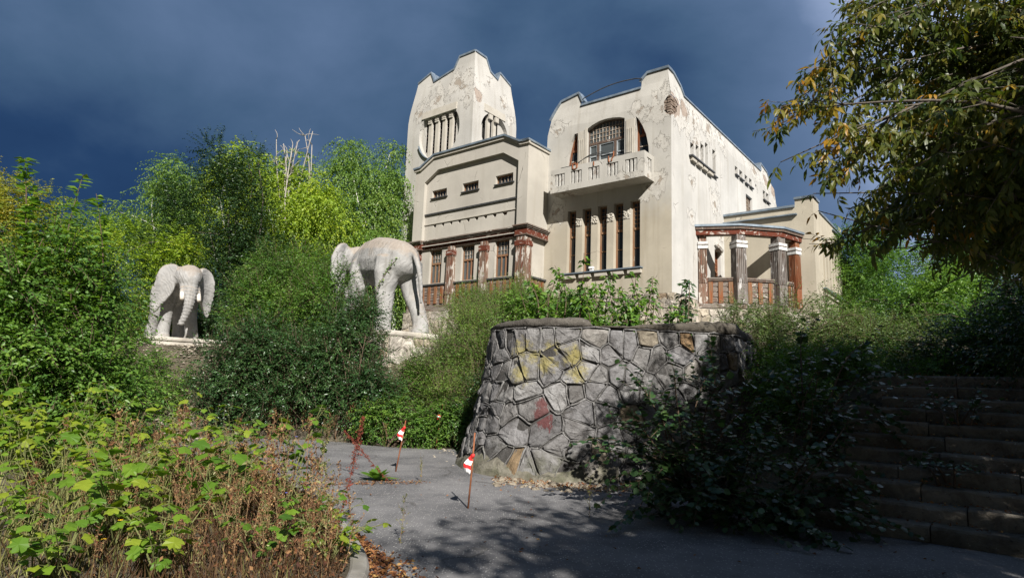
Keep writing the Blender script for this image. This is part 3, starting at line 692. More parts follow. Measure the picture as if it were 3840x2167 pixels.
mb.poly([(0.4, 12.5, 20.0), (3.7, 12.5, 20.0), (3.7, 17.2, 20.0), (0.4, 17.2, 20.0)]); part(mb, 'tower_rear_wall', M_plT)
part(MB().box((0.62, 12.7, 13), (0.66, 17.2, 19)).box((0.7, 12.7, 13), (3.6, 12.74, 19)), 'tower_interior', M_inside)  # dark backing boxes added so the tower slots look unlit
mb = MB(); coping(mb, tf_top, tF, -0.06, 0.3, 0.07); part(mb, 'tower_capping', M_metal)
mb = MB(); coping(mb, ts_top, tS, -0.06, 0.3, 0.07); part(mb, 'tower_capping', M_metal)
mb = MB()
for (a, z) in ((15.88, 20.12),): mb.poly([tF(16.35, 0.0, 20.9), tF(15.88, 0.0, 20.16), tF(15.88, 1.2, 20.16), tF(16.35, 1.2, 20.9)])
mb.poly([tS(2.85, 0, 20.82), tS(2.5, 0, 20.24), tS(2.5, 1.2, 20.24), tS(2.85, 1.2, 20.82)]); part(mb, 'pinnacle_flashing', M_metal)
# round louvre window: recessed field, piers and slots
slots = [rect(14.82 + 0.59 * k - (0.17 if k > -2 else 0.02), 14.82 + 0.59 * k + 0.17, 14.95 if abs(k) < 2 else 15.5, 17.6) for k in (-2, -1, 0, 1, 2)]
part(sheet(MB(), rect(13.05, 16.6, 14.7, 17.9), slots, tF, 0.25, 0.05), 'louvre_field', M_plT)
for k in (-1.5, -.5, .5, 1.5):
    c = 14.82 + 0.59 * k; z0 = 14.95 if abs(k) < 1 else 15.1
    pr_ = MB(); pr_.add([tF(a, d, z) for z in (z0, 17.6) for a, d in ((c - 0.125, 0.249), (c - 0.125, 0.12), (c + 0.125, 0.12), (c + 0.125, 0.249))], [(0, 1, 5, 4), (1, 2, 6, 5), (2, 3, 7, 6), (0, 3, 2, 1), (4, 5, 6, 7)])
    w = part(pr_, 'pier', M_trim)
    for z in (17.22, 17.34, 17.46): part(MB().add([tF(a, d, zz) for zz in (z, z + 0.075) for a, d in ((c - 0.14, 0.119), (c - 0.14, 0.04), (c + 0.14, 0.04), (c + 0.14, 0.119))], [(0, 1, 5, 4), (1, 2, 6, 5), (2, 3, 7, 6), (0, 3, 2, 1), (4, 5, 6, 7)]), 'band', M_trim, w)
part(MB().add([tF(a, d, z) for z in (17.6, 18.05) for a, d in ((13.40, 0.2), (13.40, -0.07), (16.32, -0.07), (16.32, 0.2))], [(0, 1, 5, 4), (1, 2, 6, 5), (2, 3, 7, 6), (0, 3, 2, 1), (4, 5, 6, 7)]), 'lintel', M_trim)
lou = MB()
for k in (-2, -1, 0, 1, 2):
    for j in range(11):
        z = 15.0 + j * 0.24; c = 14.82 + 0.59 * k
        if z < 15.4 and abs(k) == 2: continue
        lou.add([tF(c + 0.09, 0.31, z + .05), tF(c + 0.17, 0.31, z + .05), tF(c + 0.17, 0.34, z + 0.12), tF(c + 0.12, 0.34, z + 0.12)], [(0, 1, 2, 3)])
part(lou, 'louvre', M_wdark, kind='stuff')
led = MB(); pts = arc((14.82, 16.5), 1.72, math.radians(-20), math.radians(-75), 8)
led.strip([[tF(a, -0.14, z), tF(a, 0.05, z)] for a, z in pts]); led.strip([[tF(a, -0.14, z), tF(a, -0.14, z - .04)] for a, z in pts]); part(led, 'round_ledge', M_metal)
sl2 = [rect(1.26 + 0.42 + k * 0.56 - 0.54, 1.26 + 0.42 + k * 0.56 - 0.22, 15.3, 17.5) for k in range(3)]
part(sheet(MB(), rect(0.6, 3.45, 15.0, 17.75), sl2, tS, 0.25, 0.05), 'louvre_field', M_plT)
for k in range(2):
    c = 1.58 + k * 0.56
    part(MB().add([tS(a, d, z) for z in (15.2, 17.5) for a, d in ((c - 0.12, 0.249), (c - 0.12, 0.12), (c + 0.12, 0.12), (c + 0.12, 0.249))], [(0, 1, 5, 4), (1, 2, 6, 5), (2, 3, 7, 6), (0, 3, 2, 1), (4, 5, 6, 7)]), 'pier', M_trim)
    part(MB().add([tS(a, d, z) for z in (17.2, 17.5) for a, d in ((c - 0.16, 0.05), (c - 0.16, -0.06), (c + 0.16, -0.06), (c + 0.16, 0.05))], [(0, 1, 5, 4), (1, 2, 6, 5), (2, 3, 7, 6), (0, 3, 2, 1), (4, 5, 6, 7)]), 'pier_head', M_trim)
part(MB().add([tS(a, d, z) for z in (17.55, 18.0) for a, d in ((1.0, 0.2), (1.0, -0.05), (2.95, -0.05), (2.95, 0.2))], [(0, 1, 5, 4), (1, 2, 6, 5), (2, 3, 7, 6), (0, 3, 2, 1), (4, 5, 6, 7)]), 'lintel', M_trim)

# --- right wing
WS, WU = 6.68, -4.33
w_top = [(0.0, 10.72), (-3.5, 10.72), (-3.5, 11.1), (WU, 11.1)]
part(sheet(MB(), [(WU, 3.6), (0, 3.6)] + w_top, [], mF(WS)), 'wing_front_wall', M_plW)
wr_top = [(13.5, 11.0), (12.7, 11.0), (12.7, 10.62), (7.85, 10.62), (7.85, 11.1), (WS, 11.1)]
WSL = [(8.41 + k * 0.74 - .04, 8.41 + k * 0.74 + 0.36) for k in range(5)]
part(sheet(MB(), [(WS, 3.6), (13.5, 3.6)] + wr_top, [rect(a, b, 6.96, 9.44 if k else 9.1) for k, (a, b) in enumerate(WSL)], mS(WU), 0, 0.16), 'wing_side_wall', M_plW)
for a, b in WSL: part(MB().pbox(mS(WU), a - .01, b + .01, 0.158, 0.175, 6.95, 9.46), 'blind_panel', M_plW)
mb = MB(); coping(mb, [(0, 10.74), (-3.5, 10.74)], mF(WS), -0.1, 0.35, 0.06); part(mb, 'wing_capping', M_metal)
mb = MB(); coping(mb, [(-3.47, 11.12), (WU - 0.06, 11.12)], mF(WS), -0.08, 0.5, 0.06); coping(mb, [(WS - .08, 11.12), (7.9, 11.12)], mS(WU), -0.06, 0.5, 0.055); part(mb, 'pylon_capping', M_metal)
mb = MB(); coping(mb, [(7.86, 10.64), (13.5, 10.64)], mS(WU), -0.06, 0.3, 0.05); part(mb, 'wing_capping', M_metal)
part(MB().box((WS - 0.2, -3.6, 10.28), (WS, -0.002, 10.34)), 'string_course', M_metal); part(MB().box((10.9, WU - 0.1, 10.36), (12.8, WU, 10.42)), 'string_course', M_metal)
for k, (a, b) in enumerate(WSL): part(MB().box((a - 0.05, WU - 0.06, (9.45 if k else 9.11)), (b + 0.05, WU, (9.52 if k else 9.17))), 'slot_lintel', M_trim)
part(MB().box((8.2, WU - 0.14, 6.80), (13.3, WU, 6.87)), 'sill_slab', M_metal); part(MB().box((8.4, WU - 0.1, 6.52), (12.4, WU, 6.60)), 'string_course', M_trim)
mb = MB(); mb.poly([(WS, WU, 10.5), (13.5, WU, 10.5), (13.5, 0, 10.5), (WS, 0, 10.5)]); mb.poly([(13.5, WU, 3.6), (13.5, 0, 3.6), (13.5, 0, 11), (13.5, WU, 11)]); part(mb, 'wing_roof', M_metal)
# entrance canopy and stair rail behind the wing
mb = MB(); mb.prism([(13.5, WU - .25, 9.2), (18.2, WU - .25, 7.9), (18.2, WU - .25, 7.8), (13.5, WU - .25, 9.08)], (0, 1.6, 0)); part(mb, 'canopy', M_metal)
mb = MB(); mb.prism([(13.5, WU - .1, 8.98), (17.6, WU - .1, 7.85), (15.2, WU - .1, 7.75), (14.3, WU - .1, 7.3), (14.0, WU - .1, 6.9), (13.5, WU - .1, 6.9)], (0, 1.2, 0)); part(mb, 'canopy_bracket', M_plW)
part(MB().box((13.55, WU - 0.06, 6.2), (13.85, WU + .1, 7.62)), 'rail_post', M_wpale); part(MB().box((16.2, WU - 0.06, 6.2), (16.5, WU + .1, 7.75)), 'rail_post', M_wpale)
part(MB().box((13.85, WU - 0.03, 7.5), (16.2, WU + .08, 7.62)), 'handrail', M_wpale)
for k in range(7): part(MB().box((13.95 + k * 0.32, WU - 0.02, 6.25), (14.14 + k * 0.32, WU + .04, 7.495)), 'slat', M_wslat)
mb = MB(); mb.prism([(13.5, WU - .05, 6.2), (17.8, WU - .05, 5.9), (17.8, WU - .05, 5.75), (13.5, WU - .05, 6.05)], (0, .15, 0)); part(mb, 'base_beam', M_wpale)
for k in range(9): part(MB().box((13.7 + k * 0.45, WU - 0.02, 4.6), (13.95 + k * 0.45, WU + .05, 5.78 + (.0 if k < 5 else -.03))), 'slat', M_wpale)
part(MB().box((13.5, WU + .4, 3.6), (17.5, WU + .5, 6.9)), 'stair_wall', M_plW)

# --- veranda in the corner of side wall and wing
Vt = [(2.62, 0.0), (3.45, -1.85), (5.05, -3.4), (6.68, -3.9)]          # eaves, (s,u)
def off(pts, k):                                                        # move towards the inner corner
    c = Vector((6.68, 0.0)); return [tuple(Vector(p) + (c - Vector(p)) * k) for p in pts]
def vprism(pts, z0, z1): return MB().prism([(s_, u_, z0) for s_, u_ in pts], (0, 0, z1 - z0))
Vi = [(3.35, 0.0), (3.98, -1.45), (5.3, -2.75), (6.68, -3.15)]
for i in range(3):
    part(MB().prism([(*Vt[i], 9.26), (*Vt[i + 1], 9.26), (*Vi[i + 1], 9.26), (*Vi[i], 9.26)], (0, 0, .1)), 'veranda_roof', M_metal)
Vb = off(Vt, 0.035); Vc = off(Vt, 0.085)
for i in range(3):
    (s0, u0), (s1, u1) = Vb[i], Vb[i + 1]; (s2, u2), (s3, u3) = Vc[i], Vc[i + 1]
    part(MB().prism([(s0, u0, 8.88), (s1, u1, 8.88), (s3, u3, 8.88), (s2, u2, 8.88)], (0, 0, 0.24)), 'fascia_beam', M_wred)
    (s0, u0), (s1, u1) = off(Vt, 0.015)[i], off(Vt, 0.015)[i + 1]
    part(MB().prism([(s0, u0, 9.125), (s1, u1, 9.125), (s3, u3, 9.125), (s2, u2, 9.125)], (0, 0, 0.13)), 'eaves_moulding', M_wdark)
for i in range(3):
    c_ = off(Vt, .085); part(MB().prism([(*c_[i], 8.9), (*c_[i + 1], 8.9), (*Vi[i + 1], 8.9), (*Vi[i], 8.9)], (0, 0, .35)), 'veranda_soffit', M_plW)
Vf = off(Vt, 0.05)
part(vprism(Vf + [(6.68, 0.0)], 5.42, 5.62), 'veranda_floor', M_wgrey)
def vcol(p, ang, w, d, wm, full=True):
    """fluted column on the veranda, turned by ang"""
    ca, sa = math.cos(ang), math.sin(ang)
    def q(x, y, z): return (p[0] + x * ca - y * sa, p[1] + x * sa + y * ca, z)
    def bx(x0, x1, y0, y1, z0, z1, k=0.0):
        return MB().add([q(x0 - k, y0 - k, z0), q(x1 + k, y0 - k, z0), q(x1 + k, y1 + k, z0), q(x0 - k, y1 + k, z0), q(x0, y0, z1), q(x1, y0, z1), q(x1, y1, z1), q(x0, y1, z1)],
                        [(0, 3, 2, 1), (4, 5, 6, 7), (0, 1, 5, 4), (1, 2, 6, 5), (2, 3, 7, 6), (3, 0, 4, 7)])
    c = part(bx(-w / 2, w / 2, -d / 2, d / 2, 5.622, 8.878, 0.045), 'column', wm)
    n = 4; st = w / (2 * n + 1)
    for i in range(n + 1):
        x0 = -w / 2 + 2 * i * st
        part(MB().add([q(x0, -d / 2 - .07, 6.6), q(x0 + st, -d / 2 - .07, 6.6), q(x0 + st, -d / 2 - 0.035, 8.25), q(x0, -d / 2 - 0.035, 8.25), q(x0, -d / 2 + .01, 6.6), q(x0 + st, -d / 2 + .01, 6.6), q(x0 + st, -d / 2 + .01, 8.25), q(x0, -d / 2 + .01, 8.25)],
                      [(0, 1, 2, 3), (0, 4, 5, 1), (1, 5, 6, 2), (3, 2, 6, 7), (0, 3, 7, 4)]), 'flute_board', wm, c)
        y0 = -d / 2 + 2 * i * d / (2 * n + 1)
        part(bx(-w / 2 - 0.045, -w / 2 + 0.01, y0, y0 + d / (2 * n + 1), 6.6, 8.25), 'flute_board', wm, c)
    part(bx(-w / 2 - 0.06, w / 2 + 0.06, -d / 2 - 0.07, d / 2 + 0.06, 8.25, 8.58), 'capital', M_white, c)
    part(bx(-w / 2 - 0.08, w / 2 + 0.08, -d / 2 - 0.09, d / 2 + 0.08, 8.42, 8.45), 'necking', M_wdark, c)
    return c
Vk = off(Vt, 0.11)
def ang_of(a, b):                                          # rotation that puts the local -y axis outwards
    d = Vector(b) - Vector(a); o = Vector((d.y, -d.x)); ctr = Vector((6.68, 0)) - (Vector(a) + Vector(b)) / 2
    if o.dot(ctr) > 0: o = -o
    return math.atan2(o.x, -o.y)
an = [ang_of(Vk[i], Vk[i + 1]) for i in range(3)]
vcol((Vk[0][0] + .12, -0.16), an[0], 0.34, 0.3, M_wcolF); vcol(Vk[1], an[1] + .1, 0.46, 0.44, M_wcolD); vcol(Vk[2], an[1] + .35, 0.46, 0.44, M_wcolD); vcol((6.47, Vk[3][1] + 0.02), an[2], 0.36, 0.32, M_wcolO)
for i in range(3):
    a, b = Vector(Vk[i]), Vector(Vk[i + 1]); d = (b - a).normalized(); o = Vector((d.y, -d.x))
    if o.dot(Vector((6.68, 0)) - a) > 0: o = -o
    L = (b - a).length; a = a + d * 0.24; L -= 0.46
    def bar(x0, x1, y0, y1, z0, z1):
        c = [a + d * x0 + o * y0, a + d * x1 + o * y0, a + d * x1 + o * y1, a + d * x0 + o * y1]
        return MB().prism([(p.x, p.y, z0) for p in c], (0, 0, z1 - z0))
    part(bar(0, L, -0.06, 0.1, 6.80, 6.87), 'handrail', M_wgrey)
    part(bar(0, L, -0.04, 0.07, 6.71, 6.798), 'rail_moulding', M_wdark)
    r_ = part(bar(0, L, -0.04, 0.0, 5.64, 6.708), 'railing', M_wgrey)
    for z in (5.72, 5.97, 6.22, 6.47): part(bar(0, L, 0.001, 0.03, z, z + 0.17), 'board', M_wgrey, r_)
    for k in range(3):
        x0 = L * (k + 0.5) / 3 - (0.1 if i else .03); w = 0.20 if i != 2 else 0.16
        part(bar(x0, x0 + w, 0.031, 0.085, 5.66, 6.66), 'slat', M_wslat, r_)
    part(bar(-.3, L + .3, -0.1, 0.17, 5.34, 5.60), 'base_beam', M_wgrey)

# ------------------------------------------------------------------ rubble masonry: every stone its own piece
def clip_half(poly, px, py, nx, ny):
    out = []; n = len(poly)
    for i in range(n):
        a = poly[i]; b = poly[(i + 1) % n]
        da = (a[0] - px) * nx + (a[1] - py) * ny; db = (b[0] - px) * nx + (b[1] - py) * ny
        if da <= 0: out.append(a)
        if (da < 0) != (db < 0) and abs(da - db) > 1e-12:
            t = da / (da - db); out.append((a[0] + (b[0] - a[0]) * t, a[1] + (b[1] - a[1]) * t))
    return out
def voronoi(T0, T1, Z0, Z1, size, rng, aspect=1.0, relax=2):
    nx = max(2, int((T1 - T0) / size)); nz = max(2, int((Z1 - Z0) / (size * aspect)))
    P = []
    for j in range(nz):
        for i in range(nx):
            if rng.random() < 0.16: continue
            P.append((T0 + (T1 - T0) * (i + 0.5 + 0.5 * (j % 2) - .25 + rng.uniform(-.42, .42)) / nx, Z0 + (Z1 - Z0) * (j + 0.5 + rng.uniform(-.36, .36)) / nz))
    P = np.array(P); P[:, 0] = np.clip(P[:, 0], T0 + .02, T1 - .02)
    cells = []
    for i, p in enumerate(P):
        poly = [(T0, Z0), (T1, Z0), (T1, Z1), (T0, Z1)]
        d = ((P - p) ** 2).sum(1); near = np.argsort(d)[1:22]
        for j in near:
            q = P[j]; m = (p + q) / 2; poly = clip_half(poly, m[0], m[1], q[0] - p[0], q[1] - p[1])
            if len(poly) < 3: break
        if len(poly) >= 3: cells.append(poly)
    return cells
def round_cell(poly, rng, gap):
    """shrink a cell and knock its corners off"""
    n = len(poly); c = np.mean(np.array(poly), 0)
    pts = []
    for i in range(n):
        a = np.array(poly[i - 1]); b = np.array(poly[i]); d = np.array(poly[(i + 1) % n])
        for q, w in ((a, .12), (d, .12)):
            L = np.linalg.norm(q - b); t = min(.3, w * rng.uniform(.6, 1.3))
            if L > gap * 1.2: pts.append(b + (q - b) * t)
    out = []
    for p in pts:
        v = p - c; L = np.linalg.norm(v); out.append(c + v * max(0.25, (L - gap * rng.uniform(.7, 1.5)) / max(L, 1e-6)))
    return c, out
def masonry(parent, surf, T0, T1, Z0, Z1, size, mat, jmat, seed, gap=0.02, proud=0.045, joint=0.016, aspect=0.85, jname='pointing', limit=300, keep=None):
    rng = random.Random(seed); cells = voronoi(T0, T1, Z0, Z1, size, rng, aspect)
    jb = MB(); seen = set(); n = 0; extra = MB()
    for poly in cells:
        c, ring = round_cell(poly, rng, gap)
        if keep and not keep(c[0], c[1]): continue
        if len(ring) >= 4:
            mb = MB() if n < limit else extra
            pr_ = proud * rng.uniform(.45, 1.35); tx, tz = rng.uniform(-.16, .16), rng.uniform(-.16, .16); k = len(ring)
            def lev(f, o): return [surf(c[0] + (p[0] - c[0]) * f, c[1] + (p[1] - c[1]) * f, o + ((p[0] - c[0]) * tx + (p[1] - c[1]) * tz) * (1 if o > 0 else 0) + (rng.uniform(-.016, .016) if o > 0 else 0)) for p in ring]
            r0 = lev(1.0, -0.03); r1 = lev(0.97, pr_ * .72); r2 = lev(0.88, pr_); r3 = lev(.45, pr_ * 1.05)
            mb.strip([r0, r1, r2, r3], closed=True); mb.add(r3 + [surf(c[0], c[1], pr_ * rng.uniform(.95, 1.2))], [(i, (i + 1) % k, k) for i in range(k)])
            if mb is not extra: mb.build('stone', mat, parent, smooth=rng.random() < .2)
            n += 1
        m = len(poly)
        for i in range(m):
            a, b = poly[i], poly[(i + 1) % m]
            key = tuple(sorted(((round(a[0], 2), round(a[1], 2)), (round(b[0], 2), round(b[1], 2)))))
            if key in seen or math.dist(a, b) < .04: continue
            seen.add(key)
            if keep and not keep((a[0] + b[0]) / 2, (a[1] + b[1]) / 2): continue
            if rng.random() < .10: continue
            w_ = joint * 1.9; mx = (a[0] + b[0]) / 2 + rng.uniform(-w_, w_); mz = (a[1] + b[1]) / 2 + rng.uniform(-w_, w_)
            r = joint * rng.uniform(.6, 1.5)
            pts = [a, ((a[0] * .6 + mx * .4), (a[1] * .6 + mz * .4)), (mx, mz), (b[0] * .6 + mx * .4, b[1] * .6 + mz * .4), b]
            jb.tube([surf(x, z, proud * .55 + rng.uniform(-.006, .012)) for x, z in pts], [(r, r * .9)] * 5, 5)
    if jb.v: jb.build(jname, jmat, parent, kind='stuff', smooth=True)
    if extra.v: extra.build('small_stone', mat, parent, kind='stuff')
    return n

def stonemat(name, ramp, paint=False, dark=0.0, scale=4.0):
    m, gg, b = new_mat(name); p = gg.pos()
    rnd = gg.n('ShaderNodeObjectInfo').outputs['Random']
    c = gg.ramp(rnd, ramp)
    n = gg.noise(p, scale, 8, 0.68, 0.4); n2 = gg.noise(p, scale * 5, 6, 0.65)
    c = gg.mix(gg.remap(n, 0.35, 0.65), gg.mix(1.0, c, (0.62, 0.60, 0.58), 'MULTIPLY'), gg.mix(1.0, c, (1.18, 1.17, 1.15), 'MULTIPLY'))
    c = gg.mix(gg.math('MULTIPLY', gg.remap(n2, 0.60, 0.68), 0.7), c, (0.045, 0.043, 0.04))
    c = gg.mix(gg.math('MULTIPLY', gg.remap(n2, 0.36, 0.30), 0.35), c, (0.55, 0.54, 0.52))
    h = gg.math('ADD', gg.math('MULTIPLY', n, 0.8), gg.math('MULTIPLY', n2, 0.5))
    if paint:
        # old yellow spray paint and one red splash
        ye = prox(gg, p, paint[0]); ye = gg.remap(gg.math('ADD', ye, gg.math('MULTIPLY', gg.noise(p, 9, 7, 0.75), 1.6)), 1.08, 1.55)
        c = gg.mix(gg.math('MULTIPLY', ye, 0.52), c, (0.30, 0.25, 0.035))
        re = prox(gg, p, paint[1]); re = gg.remap(gg.math('ADD', re, gg.math('MULTIPLY', gg.noise(gg.mapping(p, scale=(1, 1, .25)), 14, 6, 0.75), 1.5)), 1.08, 1.22)
        c = gg.mix(gg.math('MULTIPLY', re, 0.72), c, (0.09, 0.012, 0.012))
        sp = gg.n('ShaderNodeSeparateXYZ'); gg.put(sp.inputs[0], p)
        moss = gg.math('MULTIPLY', gg.remap(sp.outputs[2], 0.75, 0.1), gg.remap(gg.noise(p, 2.5, 6, .65), .45, .6))
        c = gg.mix(gg.math('MULTIPLY', moss, 0.6), c, (0.075, 0.078, 0.045))
    gg.put(b.inputs['Base Color'], c); b.inputs['Roughness'].default_value = 0.93; b.inputs['Specular IOR Level'].default_value = 0.2
    gg.put(b.inputs['Normal'], gg.bump(h, 1.0, 0.06))
    return m
GREYS = [(0.0, (0.11, 0.109, 0.112)), (0.3, (0.185, 0.184, 0.19)), (0.62, (0.145, 0.142, 0.14)), (0.90, (0.24, 0.24, 0.242)), (0.96, (0.21, 0.18, 0.13)), (1.0, (0.22, 0.15, 0.085))]
PALE = [(0.0, (0.30, 0.26, 0.20)), (0.35, (0.39, 0.35, 0.285)), (0.7, (0.34, 0.315, 0.28)), (0.88, (0.44, 0.415, 0.37)), (1.0, (0.32, 0.235, 0.155))]
M_joint = stonemat('pointing_mortar', [(0.0, (0.165, 0.163, 0.163)), (1.0, (0.20, 0.198, 0.197))], scale=6)
M_jpale = stonemat('pale_mortar', [(0.0, (0.33, 0.305, 0.265)), (1.0, (0.36, 0.335, 0.295))], scale=6)
M_stpale = stonemat('pale_rubble', PALE, scale=5)
M_core = stonemat('wall_core', [(0.0, (0.06, 0.058, 0.057)), (1.0, (0.08, 0.078, 0.076))], scale=5)  # core colour darkened to paint shadow lines beside the joints
M_corep = stonemat('plinth_core', [(0.0, (0.33, 0.30, 0.25)), (1.0, (0.36, 0.33, 0.28))], scale=5)

# --- plinth of the house
def mkpath(pts):
    P = [Vector(p) for p in pts]; L = [0]
    for a, b in zip(P, P[1:]): L.append(L[-1] + (b - a).length)
    def at(t):
        t = min(max(t, 0), L[-1] - 1e-6)
        for i in range(len(P) - 1):
            if t <= L[i + 1]:
                d = (P[i + 1] - P[i]).normalized(); return P[i] + d * (t - L[i]), d
    return at, L[-1]
Vg = off(Vt, 0.06)
pat, PL = mkpath([(-0.10, 6.6), (-0.10, -0.12), (2.6, -0.16), (Vg[1][0] - .06, Vg[1][1] - .05), (Vg[2][0] - .02, Vg[2][1] - .06), (6.55, -4.05), (6.58, -4.45)])
def psurf(t, z, o):
    p, d = pat(t); n = Vector((d.y, -d.x)); n = -n if n.dot(Vector((-1, -.7))) < 0 and False else n
    # outward is to the right-hand side of the walk (towards the camera)
    ctr = Vector((6, 3)); 
    if n.dot(ctr - p) > 0: n = -n
    fl = 0.10 * max(0.0, (5.3 - z)) 
    q = p + n * (o + fl); return (q.x, q.y, z)
def ptop(t): return 5.74 if t < 9.3 else 5.36
pl = MB(); ts = np.arange(0, PL, 0.15)
pl.strip([[psurf(t, 3.4, 0) for t in ts], [psurf(t, 4.5, 0) for t in ts], [psurf(t, 5.3, 0) for t in ts], [psurf(t, ptop(t), 0) for t in ts], [psurf(t, ptop(t) + .02, -.2) for t in ts]])
PLN = part(pl, 'plinth', M_corep)
masonry(PLN, psurf, 0, 9.25, 4.35, 5.73, 0.37, M_stpale, M_jpale, 5, gap=.012, proud=.03, joint=.011, limit=110)
masonry(PLN, psurf, 9.25, PL - .05, 4.3, 5.35, 0.34, M_stpale, M_jpale, 6, gap=.014, proud=.045, joint=.012, limit=80)
pat2, PL2 = mkpath([(-1.9, 14.8), (-1.9, 6.55), (-0.1, 6.55)])
def psurf2(t, z, o):
    p, d = pat2(t); n = Vector((d.y, -d.x)) 
    if n.dot(Vector((3, 11)) - p) > 0: n = -n
    q = p + n * (o + .08 * max(0, 5.0 - z)); return (q.x, q.y, z)
pl = MB(); ts = np.arange(0, PL2, 0.2); pl.strip([[psurf2(t, z, 0) for t in ts] for z in (3.0, 4.2, 5.27)] + [[psurf2(t, 5.28, -.25) for t in ts]])
PLN2 = part(pl, 'plinth', M_corep)
masonry(PLN2, psurf2, 0, PL2, 4.0, 5.27, 0.40, M_stpale, M_jpale, 8, gap=.012, proud=.03, joint=.011, limit=90)

# ------------------------------------------------------------------ ground
BL = [(0.9, 16.2), (0.25, 15.0), (-0.32, 13.4), (-0.32, 12.5), (-0.02, 11.75), (0.5, 11.3), (1.2, 11.1), (2.2, 11.12), (3.3, 11.25), (4.05, 11.42), (4.36, 11.75), (4.55, 12.3), (5.6, 14.0)]   # stone bastion, line of its top edge
def catmull(P, n=6):
    P = [np.array(p, float) for p in P]; Q = [2 * P[0] - P[1]] + P + [2 * P[-1] - P[-2]]; out = []
    for i in range(1, len(Q) - 2):
        for k in range(n):
            t = k / n; a, b, c, d = Q[i - 1:i + 3]
            out.append(.5 * ((2 * b) + (c - a) * t + (2 * a - 5 * b + 4 * c - d) * t * t + (3 * b - a - 3 * c + d) * t ** 3))
    out.append(P[-1]); return np.array(out)
BLc = catmull(BL, 6)
BPOLY = [tuple(p) for p in BLc] + [(9, 22), (0.9, 22)]
ST0 = np.array([4.22, 7.76]); STR = np.array([0.779, -0.627]); STF = np.array([0.627, 0.779])
def gz(x, y):
    x = np.asarray(x, float); y = np.asarray(y, float)
    s_ = (x - HC.x) * dS.x + (y - HC.y) * dS.y
    base = 2.45 + 1.4 * smooth(-11.5, -3.5, s_)
    west = base * smooth(15.9, 19.2, y + 0.25 * np.sin(x * 1.3))
    west = np.maximum(west, 2.2 * smooth(-9.5, -16, x) * smooth(10.5, 17, y))
    q = (x - ST0[0]) * STF[0] + (y - ST0[1]) * STF[1]; p = (x - ST0[0]) * STR[0] + (y - ST0[1]) * STR[1]
    east = np.clip(q, 0, 3.85) * 0.505 + np.clip(q - 5, 0, None) * 0.16
    east = np.minimum(east, base) - 0.10 * smooth(0, .3, q) * (p > -.1) * (p < 3.2)
    e = smooth(3.4, 4.6, x + np.maximum(0, 9 - y) * .0 - np.maximum(0, y - 12) * 0.62)
    mid = west * 0
    z = west * (1 - e) + east * e
    return z
def inside_bastion(x, y): return inpoly((x, y), BPOLY)
def gzs(x, y):
    if inside_bastion(x, y):
        s_ = (x - HC.x) * dS.x + (y - HC.y) * dS.y
        return 2.45 + 1.4 * float(smooth(-11.5, -3.5, s_)) - 0.1
    return float(gz(x, y))
M_ground = None
def ground_mat():
    m, gg, b = new_mat('soil'); p = gg.pos()
    n = gg.noise(p, 0.8, 8, 0.65); f = gg.noise(p, 9, 7, 0.7)
    c = gg.mix(gg.remap(n, .4, .6), (0.060, 0.050, 0.034), (0.105, 0.088, 0.06)); c = gg.mix(gg.remap(f, .55, .68), c, (0.20, 0.175, 0.13)); c = gg.mix(gg.remap(f, .42, .3), c, (0.03, 0.03, 0.018))
    gg.put(b.inputs['Base Color'], c); b.inputs['Roughness'].default_value = 1.0; gg.put(b.inputs['Normal'], gg.bump(f, 0.9, 0.05)); return m
M_ground = ground_mat()
xs = np.concatenate([[-420, -200, -110], np.arange(-60, -14, 2.0), np.arange(-14, 12, 0.26), np.arange(12, 60, 2.0), [110, 200, 420]])
ys = np.concatenate([[-300, -120, -50], np.arange(-24, 3, 1.5), np.arange(3, 24, 0.26), np.arange(24, 62, 1.6), [110, 220, 420]])
X, Y = np.meshgrid(xs, ys); Zg = gz(X, Y)
for j in range(len(ys)):
    if 10.5 < ys[j] < 22.5:
        for i in range(len(xs)):
            if -1 < xs[i] < 9.2 and inside_bastion(xs[i], ys[j]): Zg[j, i] = gzs(xs[i], ys[j])
Zg += np.where((np.abs(X) < 60) & (np.abs(Y) < 60), 0.02 * np.sin(X * 2.1) * np.cos(Y * 1.7), 0) * (Zg > .05) - 0.012
nx_, ny_ = len(xs), len(ys)
V = np.stack([X.ravel(), Y.ravel(), Zg.ravel()], 1)
ii, jj = np.meshgrid(np.arange(nx_ - 1), np.arange(ny_ - 1)); a = (jj * nx_ + ii).ravel()
gr = arrays_mesh('ground', V, np.stack([a, a + 1, a + nx_ + 1, a + nx_], 1), M_ground, kind='structure', smooth=True)

